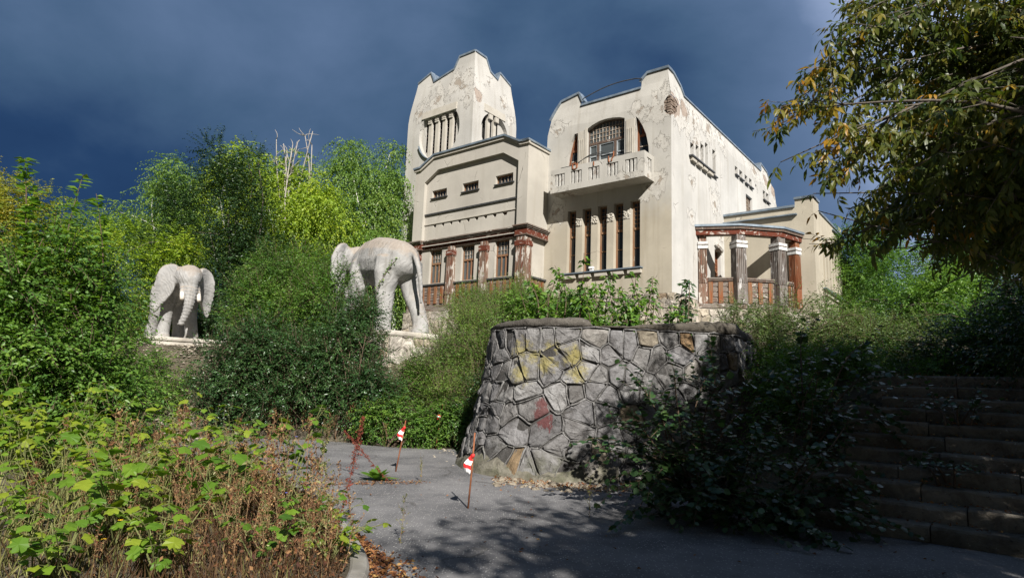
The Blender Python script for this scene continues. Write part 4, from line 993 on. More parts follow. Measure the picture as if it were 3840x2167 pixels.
# asphalt path
def asphalt():
    m, gg, b = new_mat('old_asphalt'); p = gg.pos()
    big = gg.noise(p, 0.7, 6, 0.6); mid = gg.noise(p, 5, 6, 0.65)
    c = gg.mix(gg.remap(big, .35, .65), (0.095, 0.0945, 0.098), (0.175, 0.172, 0.173))
    c = gg.mix(gg.math('MULTIPLY', gg.remap(mid, .55, .7), .5), c, (0.20, 0.195, 0.185)); c = gg.mix(gg.math('MULTIPLY', gg.remap(mid, .42, .3), .4), c, (0.06, 0.06, 0.062))
    v = gg.voro(gg.mapping(p, scale=(1, 1, 1)), 38); fl = gg.noise(p, 30, 2, .5)
    vc = gg.n('ShaderNodeTexVoronoi'); gg.put(vc.inputs['Vector'], p); vc.inputs['Scale'].default_value = 38
    sepc = gg.n('ShaderNodeSeparateColor'); gg.put(sepc.inputs[0], vc.outputs['Color'])
    pebble = gg.math('MULTIPLY', gg.remap(v, .34, .22), gg.remap(sepc.outputs[0], .62, .70))
    c = gg.mix(gg.math('MULTIPLY', pebble, .9), c, (0.42, 0.41, 0.39))
    v2 = gg.n('ShaderNodeTexVoronoi'); gg.put(v2.inputs['Vector'], p); v2.inputs['Scale'].default_value = 85
    c = gg.mix(gg.math('MULTIPLY', gg.remap(v2.outputs[0], .5, .1), .35), c, (0.23, 0.225, 0.22))
    wv = gg.vmath('ADD', p, gg.noisec(p, 1.6, 4)); cr = gg.voro(wv, .38, 'DISTANCE_TO_EDGE')
    crk = gg.math('MULTIPLY', gg.remap(cr, .016, .004), gg.remap(gg.noise(p, .6, 2), .5, .6))
    c = gg.mix(gg.math('MULTIPLY', crk, .4), c, (0.035, 0.03, 0.025))
    gg.put(b.inputs['Base Color'], c); b.inputs['Roughness'].default_value = .88; b.inputs['Specular IOR Level'].default_value = .25
    h = gg.math('ADD', gg.math('MULTIPLY', v2.outputs[0], -.5), gg.math('SUBTRACT', mid, crk)); gg.put(b.inputs['Normal'], gg.bump(h, .5, .02)); return m
M_asph = asphalt()
edge_far = [(-9.5, 15.6), (-7.2, 16.1), (-5.4, 16.2), (-4.2, 16.0), (-3.4, 15.4), (-2.6, 15.15), (-1.7, 15.2), (-1.0, 15.5), (-0.5, 15.3)]
ol = [(-9.5, -5), (7.5, -5), (7.5, 5.0), (5.9, 6.3), (4.2, 7.74), (3.9, 8.6), (3.9, 11.3), (1.5, 11.6), (0.2, 12.5), (0.1, 14.6)] + edge_far[::-1]
part_path = sheet(MB(), ol, [], lambda a, d, z: (a, z, 0.006 + 0.012 * math.sin(a * 1.1) * math.sin(z * .9) * (z > 6)), 0, 0, grid=.5).build('path', M_asph, kind='structure')

# ------------------------------------------------------------------ stone bastion
YSP = [(0.15, 11.3, 2.25, .36), (0.18, 11.25, 1.82, .34), (0.42, 11.15, 2.12, .26), (0.66, 11.1, 2.0, .30), (0.75, 11.08, 2.25, .24), (1.15, 11.0, 2.12, .32), (1.22, 11.0, 1.84, .28)]
RSP = [(0.62, 11.0, 1.10, .24), (0.68, 10.95, .98, .2), (0.60, 11.05, 1.26, .16)]
M_grey = stonemat('grey_rubble', GREYS, paint=(YSP, RSP), scale=4.5)
M_jointp = stonemat('bastion_mortar', [(0.0, (0.165, 0.163, 0.163)), (1.0, (0.20, 0.198, 0.197))], paint=(YSP, RSP), scale=6)
WALL = thing('stone_wall', 'curved retaining wall of grey rubble stone with raised mortar joints and faded yellow paint', 'wall', (0, 0, 0))
seg = np.linalg.norm(np.diff(BLc, axis=0), axis=1); cum = np.concatenate([[0], np.cumsum(seg)]); BLEN = cum[-1]
def bat(t):
    t = min(max(t, 0), BLEN - 1e-6); i = int(np.searchsorted(cum, t, 'right') - 1); f = (t - cum[i]) / seg[i]
    p = BLc[i] * (1 - f) + BLc[i + 1] * f
    i0 = max(i - 1, 0); i1 = min(i + 2, len(BLc) - 1); d = BLc[i1] - BLc[i0]; d = d / np.linalg.norm(d)
    return p, np.array([d[1], -d[0]]) * (1 if True else -1)
def t_at(x):                                              # length along the wall where the front passes x
    k = [i for i in range(len(BLc)) if BLc[i][1] < 12 and BLc[i][0] >= x]; return cum[k[0]]
TSTEP = t_at(1.45); TL = t_at(0.2)
def wtop(t): return -.025 + (2.72 + 0.10 * float(smooth(2.5, TSTEP, t)) if t < TSTEP else 2.72 + 0.19 * float(smooth(TSTEP, t_at(4.0), t)))
def bsurf(t, z, o):
    p, n = bat(t)
    if n[0] * (2.5 - p[0]) + n[1] * (14.0 - p[1]) > 0: n = -n
    fl = 0.15 * (1 - z / 2.8) + 0.42 * (1 - z / 2.8) ** 2 * (1 - float(smooth(TL - .6, TL + 2.5, t)))
    q = p + n * (o + fl); return (q[0], q[1], z)
ts = np.arange(0.0, BLEN, 0.12); mb = MB()
zs_ = [-0.1, 0.3, 0.7, 1.1, 1.5, 1.9, 2.3, 2.6]
mb.strip([[bsurf(t, z, 0.0) for t in ts] for z in zs_] + [[bsurf(t, 2.62, -.35) for t in ts]])
mb.build('wall_core', M_core, WALL)
masonry(WALL, bsurf, 0.4, BLEN - .6, 0.02, 2.65, 0.30, M_grey, M_jointp, 21, gap=.018, proud=.045, joint=.014, aspect=1.0, limit=280,
        keep=lambda t, z: not (z < .22 + .10 * math.sin(t * 3) and TL - 1 < t < TL + 1.6))
# rough concrete coping, a step higher on the left
def cope(t0, t1, name, add):
    rows = []; rr = random.Random(int(t0 * 100))
    for t in np.arange(t0, t1, .09):
        e = min(1, (t - t0) / .18 + .15, (t1 - t) / .18 + .15); z = wtop(t) + add; j = lambda: rr.uniform(-.018, .016)
        b0 = 2.665
        rows.append([bsurf(t, b0, -.02), bsurf(t, b0 + .015 , .03 + j()), bsurf(t, b0 + (z - b0) * .6 * e + j(), .035 + j()), bsurf(t, b0 + (z - b0) * .93 * e + j(), .0), bsurf(t, b0 + (z - b0) * e + j(), -.06), bsurf(t, b0 + (z - b0) * e + j(), -.3), bsurf(t, b0 + (z - b0) * .8 * e, -.40), bsurf(t, b0, -.42)])
    mb = MB(); mb.strip(rows); mb.poly(rows[0]); mb.poly(list(reversed(rows[-1]))); return mb.build(name, M_cope, WALL, smooth=True)
M_cope = stonemat('coping_concrete', [(0.0, (0.075, 0.068, 0.055)), (0.5, (0.105, 0.095, 0.08)), (1.0, (0.09, 0.084, 0.076))], scale=3)
cope(0.3, TSTEP, 'coping', 0.05); cope(TSTEP - .05, BLEN - .3, 'coping', 0.0)
# cracked render skirt at the foot
mb = MB(); rr = random.Random(4); rows = []
for t in np.arange(TL - 1.6, TL + 1.9, .1): rows.append([bsurf(t, -.02, .09 + rr.uniform(-.015, .02)), bsurf(t, .09, .075 + rr.uniform(-.02, .02)), bsurf(t, .17 + .08 * math.sin(t * 3) + rr.uniform(-.04, .04), .05 + rr.uniform(-.02, .02)), bsurf(t, .24 + .08 * math.sin(t * 3) + rr.uniform(-.04, .04), .0)])
mb.strip(rows); mb.build('render_skirt', stonemat('mossy_render', [(0, (0.15, 0.145, 0.12)), (1, (0.17, 0.16, 0.13))], paint=(YSP, RSP)), WALL, smooth=True)

# ------------------------------------------------------------------ steps
M_step = stonemat('step_concrete', [(0, (0.15, 0.138, 0.115)), (1, (0.22, 0.20, 0.168))], scale=3)
STAIR = thing('stairs', 'broad flight of worn concrete steps climbing under dark overhanging shrubs', 'stairs', (ST0[0], ST0[1], 0), math.atan2(STR[1], STR[0]))
rr = random.Random(9)
for k in range(11):
    x = -rr.uniform(0, .9)
    while x < 3.6:
        w = rr.choice([1.15, 1.2, 1.25]); w = min(w, 3.6 - x); dz = rr.uniform(-.012, .012); dy = rr.uniform(-.015, .015)
        z1 = 0.18 * (k + 1) + dz; y0 = 0.35 * k + dy
        rows = []; tl = rr.uniform(-.012, .012)
        for i in range(11):                                  # chipped nosing
            f = i / 10; xx = x + .006 + (w - .012) * f; ch = max(0, rr.gauss(-.006, .014)) + (.02 if i in (0, 10) and rr.random() < .5 else 0); q = tl * (f - .5)
            rows.append([(xx, y0 + rr.uniform(-.004, .004), z1 - .30), (xx, y0 + rr.uniform(-.004, .006), z1 - .025 - ch + q), (xx, y0 + .022 + ch * 1.2, z1 + q), (xx, y0 + .22, z1 + q + rr.uniform(-.004, .004)), (xx, y0 + .43, z1 + q)])
        mb = MB(); mb.strip(rows); mb.poly(rows[0]); mb.poly(list(reversed(rows[-1])))
        mb.build('step_block', M_step, STAIR); x += w
# ------------------------------------------------------------------ bed with its kerb
M_kerb = simple('kerb_concrete', (0.20, 0.19, 0.17), (0.30, 0.285, 0.26), 3, 0.9, 0.5, c2=(0.15, 0.14, 0.12))
kp = catmull([(-1.05, 4.0), (-1.02, 4.9), (-1.17, 5.6), (-1.5, 6.4), (-1.95, 7.4), (-2.5, 8.4), (-3.3, 9.3), (-4.6, 10.1), (-6.5, 10.5), (-9.4, 10.6)], 8)
KERB = thing('kerb', 'rounded concrete kerb edging the overgrown bed beside the path', 'kerb', (0, 0, 0))
L_ = np.concatenate([[0], np.cumsum(np.linalg.norm(np.diff(kp, axis=0), axis=1))])
def kat(t):
    i = min(int(np.searchsorted(L_, t, 'right') - 1), len(kp) - 2); f = (t - L_[i]) / (L_[i + 1] - L_[i]); p = kp[i] * (1 - f) + kp[i + 1] * f
    d = kp[i + 1] - kp[i]; d = d / np.linalg.norm(d); return p, np.array([d[1], -d[0]])
t = 0.0
while t < L_[-1] - .2:
    e = min(t + 1.0, L_[-1] - .01); rows = []
    for q in np.linspace(t + .006, e - .006, 8):
        p, n = kat(q); f = lambda o, z: (p[0] + n[0] * o, p[1] + n[1] * o, z)
        rows.append([f(0.0, -.05), f(0.0, .10), f(-.02, .128), f(-.05, .135), f(-.13, .135), f(-.15, .12), f(-.15, -.05)])
    mb = MB(); mb.strip(rows); mb.poly(rows[0]); mb.poly(list(reversed(rows[-1]))); mb.build('kerb_stone', M_kerb, KERB, smooth=False); t = e
bedp = [(p[0] - .1, p[1] - .05) for p in kp] + [(-16, 10.6), (-16, 4)]
sheet(MB(), bedp, [], lambda a, d, z: (a, z, 0.085 + 0.03 * math.sin(a * 3.1) * math.sin(z * 2.7)), 0, 0, grid=.4).build('bed_soil', M_ground, kind='structure')

# ------------------------------------------------------------------ elephants
def whitewash():
    m, gg, b = new_mat('weathered_whitewash'); co = gg.objco()
    nrm = gg.n('ShaderNodeNewGeometry').outputs['Normal']; sp = gg.n('ShaderNodeSeparateXYZ'); gg.put(sp.inputs[0], nrm)
    n = gg.noise(co, 1.6, 7, 0.62, .3); f = gg.noise(co, 9, 6, 0.65); wr = gg.noise(gg.mapping(co, scale=(1.0, 1.0, .28)), 6.0, 4, .55, 1.0)
    run = gg.noise(gg.mapping(co, scale=(3.4, 3.4, .35)), 1.0, 6, .65); c = gg.mix(gg.remap(gg.noise(co, 2.2, 7, .65), .3, .7), (0.235, 0.232, 0.225), (0.335, 0.331, 0.323))
    c = gg.mix(gg.math('MULTIPLY', gg.remap(run, .52, .68), .5), c, (0.15, 0.14, 0.122))
    top = gg.remap(gg.math('ADD', gg.math('MULTIPLY', sp.outputs[2], .75), gg.math('MULTIPLY', n, 0.9)), .58, .86)
    c = gg.mix(gg.math('MULTIPLY', top, .9), c, gg.mix(f, (0.20, 0.168, 0.135), (0.33, 0.29, 0.25)))
    c = gg.mix(gg.math('MULTIPLY', gg.remap(wr, .56, .66), .55), c, (0.30, 0.29, 0.275))
    c = gg.mix(gg.math('MULTIPLY', gg.remap(gg.noise(co, 3.2, 8, .7, .8), .60, .66), .5), c, (0.25, 0.235, 0.21))
    gg.put(b.inputs['Base Color'], c); b.inputs['Roughness'].default_value = .9; b.inputs['Specular IOR Level'].default_value = .2
    wv = gg.n('ShaderNodeTexWave', wave_type='BANDS', bands_direction='DIAGONAL'); gg.put(wv.inputs['Vector'], co); wv.inputs['Scale'].default_value = 2.6; wv.inputs['Distortion'].default_value = 9; wv.inputs['Detail'].default_value = 4; wv.inputs['Detail Scale'].default_value = 1.3
    h = gg.math('ADD', gg.math('MULTIPLY', wr, .45), gg.math('ADD', gg.math('MULTIPLY', wv.outputs['Fac'], .3), gg.math('MULTIPLY', f, .18)))
    gg.put(b.inputs['Normal'], gg.bump(h, .55, .045)); return m
M_ele = whitewash()
def elephant_mesh():
    mb = MB()
    def chain(pts, n=14): mb.tube([p[:3] for p in pts], [(p[3], p[4]) for p in pts], n)
    # trunk of the body; tube radii are (sideways, up)
    chain([(-1.70, 0, 2.22, .14, .20), (-1.60, 0, 2.22, .34, .40), (-1.38, 0, 2.24, .54, .58), (-1.0, 0, 2.30, .66, .70), (-.45, 0, 2.36, .71, .80), (.15, 0, 2.42, .70, .84), (.6, 0, 2.44, .64, .76), (.95, 0, 2.46, .52, .62), (1.25, 0, 2.5, .42, .50), (1.45, 0, 2.52, .36, .42)])
    chain([(1.2, 0, 2.58, .30, .36), (1.4, 0, 2.62, .50, .50), (1.7, 0, 2.60, .56, .55), (1.95, 0, 2.46, .46, .50), (2.12, 0, 2.3, .34, .40), (2.2, 0, 2.15, .2, .24)])
    chain([(2.02, 0, 2.45, .30, .26), (2.16, 0, 2.1, .28, .26), (2.26, -.01, 1.75, .235, .23), (2.30, -.03, 1.4, .20, .20), (2.27, -.08, 1.08, .165, .17), (2.2, -.15, .78, .14, .145), (2.12, -.23, .55, .12, .125)], 12)
    chain([(1.85, .0, 2.05, .26, .2), (2.05, 0, 1.9, .2, .14)], 10)
    for sy in (-1, 1): chain([(1.95, sy * .26, 2.25, .14, .14), (2.12, sy * .29, 2.0, .115, .115), (2.2, sy * .30, 1.84, .1, .1)], 8)
    # legs, mid-stride
    for (hx, hy, fx, fy, k) in ((.62, .40, .98, .52, 1), (.62, -.40, .42, -.46, 1), (-1.02, .40, -.98, .46, 0), (-1.12, -.40, -1.62, -.52, 0)):
        if k:
            chain([(hx, hy * .8, 2.35, .32, .40), (hx + .02, hy, 1.9, .32, .37), (hx + (fx - hx) * .45, hy * 1.05, 1.3, .26, .27), (hx + (fx - hx) * .72, (hy + fy) / 2 * 1.03, .75, .245, .25), (fx, fy, .28, .25, .26), (fx + .02, fy, .0, .31, .32)], 12)
        else:
            chain([(hx + .05, hy * .75, 2.3, .38, .52), (hx + .06, hy, 1.85, .35, .46), (hx + .10 + (fx - hx) * .3, hy * 1.05, 1.32, .28, .33), (hx + (fx - hx) * .72, (hy + fy) / 2 * 1.03, .72, .25, .26), (fx, fy, .28, .245, .26), (fx + .03, fy, .0, .30, .32)], 12)
    # tail
    chain([(-1.6, 0, 2.55, .12, .14), (-1.84, 0, 2.38, .10, .11), (-2.02, -.02, 2.0, .085, .09), (-2.1, -.06, 1.55, .075, .08), (-2.12, -.1, 1.15, .065, .07), (-2.1, -.13, .86, .045, .05)], 8)
    # ears: thick plates
    for sy in (-1, 1):
        prof = [(0.0, .46, -.62), (.14, .50, -.86), (.30, .50, -1.08), (.48, .46, -1.26), (.66, .38, -1.50), (.80, .24, -1.62), (.92, .02, -1.30), (.97, -.3, -.75)]
        rows = []
        for (o, zt, zb) in prof:
            n = 7; r = []
            for i in range(n):
                z = zt + (zb - zt) * i / (n - 1); r.append((o, z))
            rows.append(r)
        F_, B_ = [], []
        for r in rows:
            f_, b_ = [], []
            for (o, z) in r:
                back = -.30 * o - .14 * math.sin(o * 3.0) + .10 * math.cos(z * 2.2)
                base_ = Vector((1.52 + back, sy * (.46 + o * .72), 2.62 + z)); nn = Vector((.85, sy * .5, 0)).normalized() * .075
                f_.append(base_ + nn); b_.append(base_ - nn)
            F_.append(f_); B_.append(b_)
        mb.strip(F_); mb.strip([list(reversed(b)) for b in B_]); m = len(F_[0])
        edge_f = F_[0] + [r[-1] for r in F_[1:]] + list(reversed(F_[-1][:-1])) + [r[0] for r in reversed(F_[1:-1])]
        edge_b = B_[0] + [r[-1] for r in B_[1:]] + list(reversed(B_[-1][:-1])) + [r[0] for r in reversed(B_[1:-1])]
        mb.strip([edge_f, edge_b], closed=True)
        # ear root
        chain([(1.5, sy * .34, 2.75, .16, .3), (1.42, sy * .62, 2.72, .12, .34)], 8)
    me = bpy.data.meshes.new('elephant_raw'); me.from_pydata(mb.v, [], mb.f)
    bm = bmesh.new(); bm.from_mesh(me); bmesh.ops.recalc_face_normals(bm, faces=bm.faces); bm.to_mesh(me); bm.free()
    o = bpy.data.objects.new('tmp', me); COL.objects.link(o)
    r = o.modifiers.new('r', 'REMESH'); r.mode = 'VOXEL'; r.voxel_size = 0.042
    s_ = o.modifiers.new('s', 'SMOOTH'); s_.iterations = 7; s_.factor = .5
    tx = bpy.data.textures.new('folds', 'CLOUDS'); tx.noise_scale = .5; tx.noise_depth = 3
    d = o.modifiers.new('d', 'DISPLACE'); d.texture = tx; d.strength = .012; d.texture_coords = 'LOCAL'
    dg = bpy.context.evaluated_depsgraph_get(); out = bpy.data.meshes.new_from_object(o.evaluated_get(dg))
    # wrinkles round the trunk and folds on the flank
    n = len(out.vertices); co = np.empty(n * 3, np.float32); out.vertices.foreach_get('co', co); co = co.reshape(-1, 3); no = np.empty(n * 3, np.float32); out.vertices.foreach_get('normal', no); no = no.reshape(-1, 3)
    tr = smooth(1.95, 2.1, co[:, 0]) * smooth(2.35, 2.1, co[:, 2]) * (np.abs(co[:, 1]) < .42)
    w = np.sin(co[:, 2] * 46 + 1.2 * np.sin(co[:, 1] * 9)) * .012 * tr
    fl = smooth(.2, .6, co[:, 0]) * smooth(1.1, .7, co[:, 0]) * smooth(1.3, 1.6, co[:, 2])
    w += np.sin(co[:, 0] * 34 + 2.4 * np.sin(co[:, 2] * 2.6)) * .018 * fl
    co += no * w[:, None]; out.vertices.foreach_set('co', co.ravel())
    bpy.data.objects.remove(o); out.materials.clear(); out.materials.append(M_ele)
    out.polygons.foreach_set('use_smooth', [True] * len(out.polygons)); return out
EME = elephant_mesh()
M_tusk = simple('tusk_stub', (0.50, 0.45, 0.39), (0.60, 0.56, 0.50), 6, .8, .4)
M_ped = simple('pedestal_concrete', (0.36, 0.33, 0.28), (0.48, 0.45, 0.40), 1.6, .95, .6, c2=(0.27, 0.245, 0.21), bd=.03)
def elephant(loc, hd, label):
    t = thing('elephant_statue', label, 'statue', loc, math.atan2(hd[1], hd[0]), 'concrete elephants'); t.scale = (1.0, 1.0, 1.0)
    o = bpy.data.objects.new('body', EME); link(o, t)
    for sy in (-1, 1):
        mb = MB(); mb.tube([(2.14, sy * .30, 1.98), (2.26, sy * .315, 1.74), (2.36, sy * .32, 1.58)], [.085, .09, .08], 10); mb.build('tusk', M_tusk, t, smooth=True)
        MB().tube([(1.97, sy * .40, 2.46), (2.0, sy * .43, 2.46)], [.05, .02], 8).build('eye', M_ped, t, smooth=True)
    return t
E1 = elephant((-4.35, 20.1, 3.06), (-.71, .71), 'white concrete elephant seen from behind on a rubble pedestal beside the villa porch')
E2 = elephant((-14.7, 26.8, 2.95), (.66, -.75), 'white concrete elephant facing forward with drooping trunk and spread ears, half hidden by shrubs')
def pedestal(loc, hd, lx, ly, label, stones, z0):
    ang = math.atan2(hd[1], hd[0]); t = thing('pedestal', label, 'pedestal', loc, ang, 'pedestals under the elephants')
    mb = MB(); mb.box((-lx, -ly, -.16), (lx, ly, 0)); c = mb.build('top_slab', M_ped, t)
    bv = c.modifiers.new('b', 'BEVEL'); bv.width = .05; bv.segments = 2
    mb = MB(); mb.box((-lx + .06, -ly + .06, z0), (lx - .06, ly - .06, -.162)); mb.build('pedestal_body', M_corep if stones else M_ped, t)
    if stones:
        def q(tt, z, o):
            if tt < 2 * ly: return (-lx + .06 - o - .06 * (-.16 - z), -ly + .06 + tt * (2 * ly - .12) / (2 * ly), z)
            return (-lx + .06 + (tt - 2 * ly) * (2 * lx - .12) / (2 * lx), ly - .06 + o + .06 * (-.16 - z), z)
        masonry(t, q, .02, 2 * ly - .02, z0, -.17, .36, M_stpale, M_jpale, 31, gap=.014, proud=.06, joint=.013, limit=60)
        masonry(t, q, 2 * ly + .02, 2 * ly + 2 * lx - .02, z0, -.17, .36, M_stpale, M_jpale, 32, gap=.014, proud=.06, joint=.013, limit=90)
    return t
pedestal((-4.35, 20.1, 3.06), (-.71, .71), 2.05, 0.95, 'crumbling rubble stone pedestal under the elephant seen from behind', True, -3.2)
PD2 = pedestal((-14.6, 26.7, 2.95), (.66, -.75), 3.0, 1.5, 'plain beige concrete pedestal under the elephant facing forward', False, -2.6)
for k in range(7): MB().prism([(3.0 - .055, -1.2 + k * .4, -.3), (3.0 - .055, -1.0 + k * .4, -.3), (3.0 - .055, -1.1 + k * .4, -.42)], (.05, 0, 0)).build('dentil', M_ped, PD2)

# low rubble retaining wall joining the pedestals and the bastion, mostly under the shrubs
RW = thing('retaining_wall', 'low pale rubble retaining wall between elephant pedestal and bastion behind shrubs', 'wall', (0, 0, 0))
rpt, RL = mkpath([(-3.2, 18.6), (-1.6, 17.9), (.4, 16.6)])
def rsurf(t, z, o):
    p, d = rpt(t); n = Vector((d.y, -d.x)); n = -n if n.y > 0 else n; q = p + n * (o + .12 * (2.6 - z)); return (q.x, q.y, z)
mb = MB(); ts = np.arange(0, RL, .2); mb.strip([[rsurf(t, z, 0) for t in ts] for z in (-.1, 1, 2.6)] + [[rsurf(t, 2.62, -.5) for t in ts]]); mb.build('wall_core', M_corep, RW)
masonry(RW, rsurf, 0, RL, .6, 2.6, .42, M_stpale, M_jpale, 41, gap=.014, proud=.05, joint=.013, limit=80)

# ------------------------------------------------------------------ warning stakes with tape
M_tape_r = simple('red_tape', (0.62, 0.025, 0.025), (0.72, 0.04, 0.04), 5, .45, .1); M_tape_w = simple('white_tape', (0.70, 0.70, 0.70), (0.80, 0.80, 0.80), 5, .45, .1)
def stake(loc, top, flag_t, label, seed):
    t = thing('marker_stake', label, 'stake', loc, 0, 'marker stakes along the path'); top = Vector(top); rr = random.Random(seed)
    MB().tube([(0, 0, -.05), tuple(top * .5 + Vector((.006, 0, 0))), tuple(top)], [.0125, .012, .0105], 7).build('rod', M_rust, t, smooth=True)
    p = top * flag_t
    MB().tube([tuple(p + Vector((0, 0, .02))), tuple(p + Vector((.004, 0, .0))), tuple(p - Vector((0, 0, .03)))], [.018, .024, .017], 8).build('knot', M_tape_r, t, smooth=True)
    # hanging doubled strip in alternating bands
    N = 8; rows = []
    for i in range(N + 1):
        f = i / N; w = .013 + .034 * math.sin(min(1, f * 1.6) * PI / 2) * (1 if f < .8 else 1 - (f - .8) * 2.2); z = p.z - .02 - f * .185; x = p.x - .02 - .055 * f + .015 * math.sin(f * 7 + seed); y = p.y - .02 + .02 * math.sin(f * 5 + seed)
        rows.append([(x - w, y + .015, z + .03 * (1 - f)), (x - w * .35, y - .012, z), (x + w * .3, y + .008, z - .006), (x + w, y - .006, z - .03 * f)])
    for k in range(4):
        mb = MB(); mb.strip(rows[2 * k:2 * k + 3]); mb.build('tape_band', M_tape_r if (k + seed) % 2 else M_tape_w, t)
    return t
stake((-0.47, 8.29, 0.0), (.055, -.12, .965), .70, 'nearest rusty rod stake with hanging red and white tape by the shade edge', 1)
stake((-1.94, 11.2, 0.0), (.13, 0, .90), .86, 'rusty rod stake with red and white tape standing in the middle of the sunny path', 1)
stake((-1.72, 15.33, 0.0), (.11, .1, 1.06), .84, 'farthest rod stake with mostly white tape in front of the green shrubs', 2)

# ------------------------------------------------------------------ vegetation
def unit(v): return v / np.maximum(np.linalg.norm(v, axis=-1, keepdims=True), 1e-9)
def rand_dirs(n, rng): return unit(rng.normal(size=(n, 3)))
def leaf_arrays(P, D, N, L, Wd, fold=0.18):
    """one folded leaf of four triangles per point"""
    n = len(P); D = unit(D); S = unit(np.cross(D, N)); Nn = np.cross(S, D)
    L = np.broadcast_to(L, (n,))[:, None]; W = np.broadcast_to(Wd, (n,))[:, None]
    b = P; m = P + D * L * .45; t = P + D * L - Nn * L * .10
    l = P + D * L * .38 + S * W * .5 + Nn * W * fold; r = P + D * L * .38 - S * W * .5 + Nn * W * fold
    V = np.stack([b, l, t, r], 1).reshape(-1, 3); k = np.arange(n)[:, None] * 4
    F = np.concatenate([k + [0, 2, 1], k + [0, 3, 2]], 1).reshape(-1, 3)
    return V, F
def sprays(blobs, n, L, K, leaf, ratio, rng, up=0.3, droop=0.25, inner=.35, ang=.9, jit=.5, ldroop=.25, view_bias=0.0):
    """twigs growing out of the blobs, leaves set along them; returns mesh arrays and tints"""
    B = np.asarray(blobs, float); w = B[:, 3] ** 2; w = w / w.sum()
    idx = rng.choice(len(B), n, p=w); c = B[idx, :3]; r = B[idx, 3:4]
    d = rand_dirs(n, rng)
    if view_bias: d = unit(d + np.array([0, -view_bias, view_bias * .3]))
    st = c + d * r * rng.uniform(inner, .88, (n, 1)) * np.array([1, 1, .9])
    dr = unit(d + np.array([0, 0, up]) + rng.normal(size=(n, 3)) * jit)
    Ls = L * rng.uniform(.55, 1.35, (n, 1))
    t = (np.arange(K)[None, :] + rng.uniform(.2, .8, (n, K))) / K
    P = st[:, None, :] + dr[:, None, :] * (Ls * t)[:, :, None]
    P[:, :, 2] -= droop * (t ** 2) * Ls
    side = unit(np.cross(dr, np.array([0, 0, 1.0]) + rng.normal(size=(n, 3)) * .2))
    sg = np.where(np.arange(K) % 2 == 0, 1.0, -1.0)[None, :, None]
    tang = dr[:, None, :] * np.ones((1, K, 1)); tang = tang.copy(); tang[:, :, 2] -= 2 * droop * t
    ld = unit(tang * .7 + side[:, None, :] * sg * ang + rng.normal(size=(n, K, 3)) * .25 - np.array([0, 0, ldroop]))
    nn = unit(np.array([0, 0, 1.0]) + rng.normal(size=(n, K, 3)) * .55 + d[:, None, :] * .3)
    sz = leaf * rng.uniform(.6, 1.3, (n, K)) * (1.0 - .25 * t)
    tb = rng.uniform(0, 1, len(B))[idx][:, None] * .35 + rng.uniform(0, 1, (n, 1)) * .3 + rng.uniform(0, 1, (n, K)) * .35
    V, F = leaf_arrays(P.reshape(-1, 3), ld.reshape(-1, 3), nn.reshape(-1, 3), sz.ravel(), sz.ravel() * ratio)
    twig = np.stack([st, st + dr * Ls * .5 - np.array([0, 0, 1]) * droop * .25 * Ls, st + dr * Ls - np.array([0, 0, 1]) * droop * Ls], 1)
    return V, F, np.repeat(tb.ravel(), 4), twig
def twig_arrays(tw, r):
    """thin three-cornered twigs"""
    n = len(tw); out = []; F = []
    offs = np.array([[1, 0, .2], [-.5, .85, 0], [-.5, -.85, -.2]])
    V = (tw[:, :, None, :] + offs[None, None] * (r * np.array([1.0, .8, .35]))[None, :, None, None]).reshape(-1, 3)
    k = np.arange(n)[:, None] * 9
    f = []
    for s_ in (0, 3):
        for j in range(3): f.append([s_ + j, s_ + (j + 1) % 3, s_ + 3 + (j + 1) % 3, s_ + 3 + j])
    F = (k[:, None] + np.array(f)[None]).reshape(-1, 4)
    return V, F
def fill(ell, m, rmin, rmax, rng, shell=.55):
    """blobs inside ellipsoids (cx,cy,cz,rx,ry,rz)"""
    E = np.asarray(ell, float); vol = E[:, 3] * E[:, 4] * E[:, 5]; idx = rng.choice(len(E), m, p=vol / vol.sum())
    d = rand_dirs(m, rng); k = rng.uniform(shell, 1.0, (m, 1)) ** .8
    P = E[idx, :3] + d * k * E[idx, 3:6]; return np.concatenate([P, rng.uniform(rmin, rmax, (m, 1))], 1)
def bend(p0, p1, rng, amt=.12, n=6, rise=0.0):
    p0 = np.array(p0, float); p1 = np.array(p1, float); L = np.linalg.norm(p1 - p0); o = rng.normal(size=3) * amt * L; o[2] += rise * L
    return [tuple(p0 + (p1 - p0) * t + o * math.sin(PI * t)) for t in np.linspace(0, 1, n)]

GREEN = [(0.0, (0.018, 0.042, 0.010)), (0.35, (0.034, 0.075, 0.014)), (0.65, (0.062, 0.115, 0.018)), (1.0, (0.105, 0.155, 0.024))]
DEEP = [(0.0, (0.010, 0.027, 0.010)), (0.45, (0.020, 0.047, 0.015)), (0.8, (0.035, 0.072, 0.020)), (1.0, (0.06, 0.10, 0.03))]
BIRCH = [(0.0, (0.035, 0.072, 0.014)), (0.4, (0.062, 0.112, 0.020)), (0.75, (0.095, 0.145, 0.026)), (1.0, (0.15, 0.17, 0.028))]
LIME = [(0.0, (0.055, 0.095, 0.010)), (0.4, (0.105, 0.16, 0.014)), (0.75, (0.16, 0.205, 0.018)), (1.0, (0.24, 0.225, 0.02))]
WILLOW = [(0.0, (0.04, 0.085, 0.020)), (0.5, (0.080, 0.14, 0.028)), (1.0, (0.165, 0.195, 0.045))]
MAPLE = [(0.0, (0.020, 0.036, 0.010)), (0.4, (0.052, 0.066, 0.012)), (0.65, (0.105, 0.092, 0.012)), (0.85, (0.19, 0.115, 0.010)), (1.0, (0.23, 0.095, 0.010))]
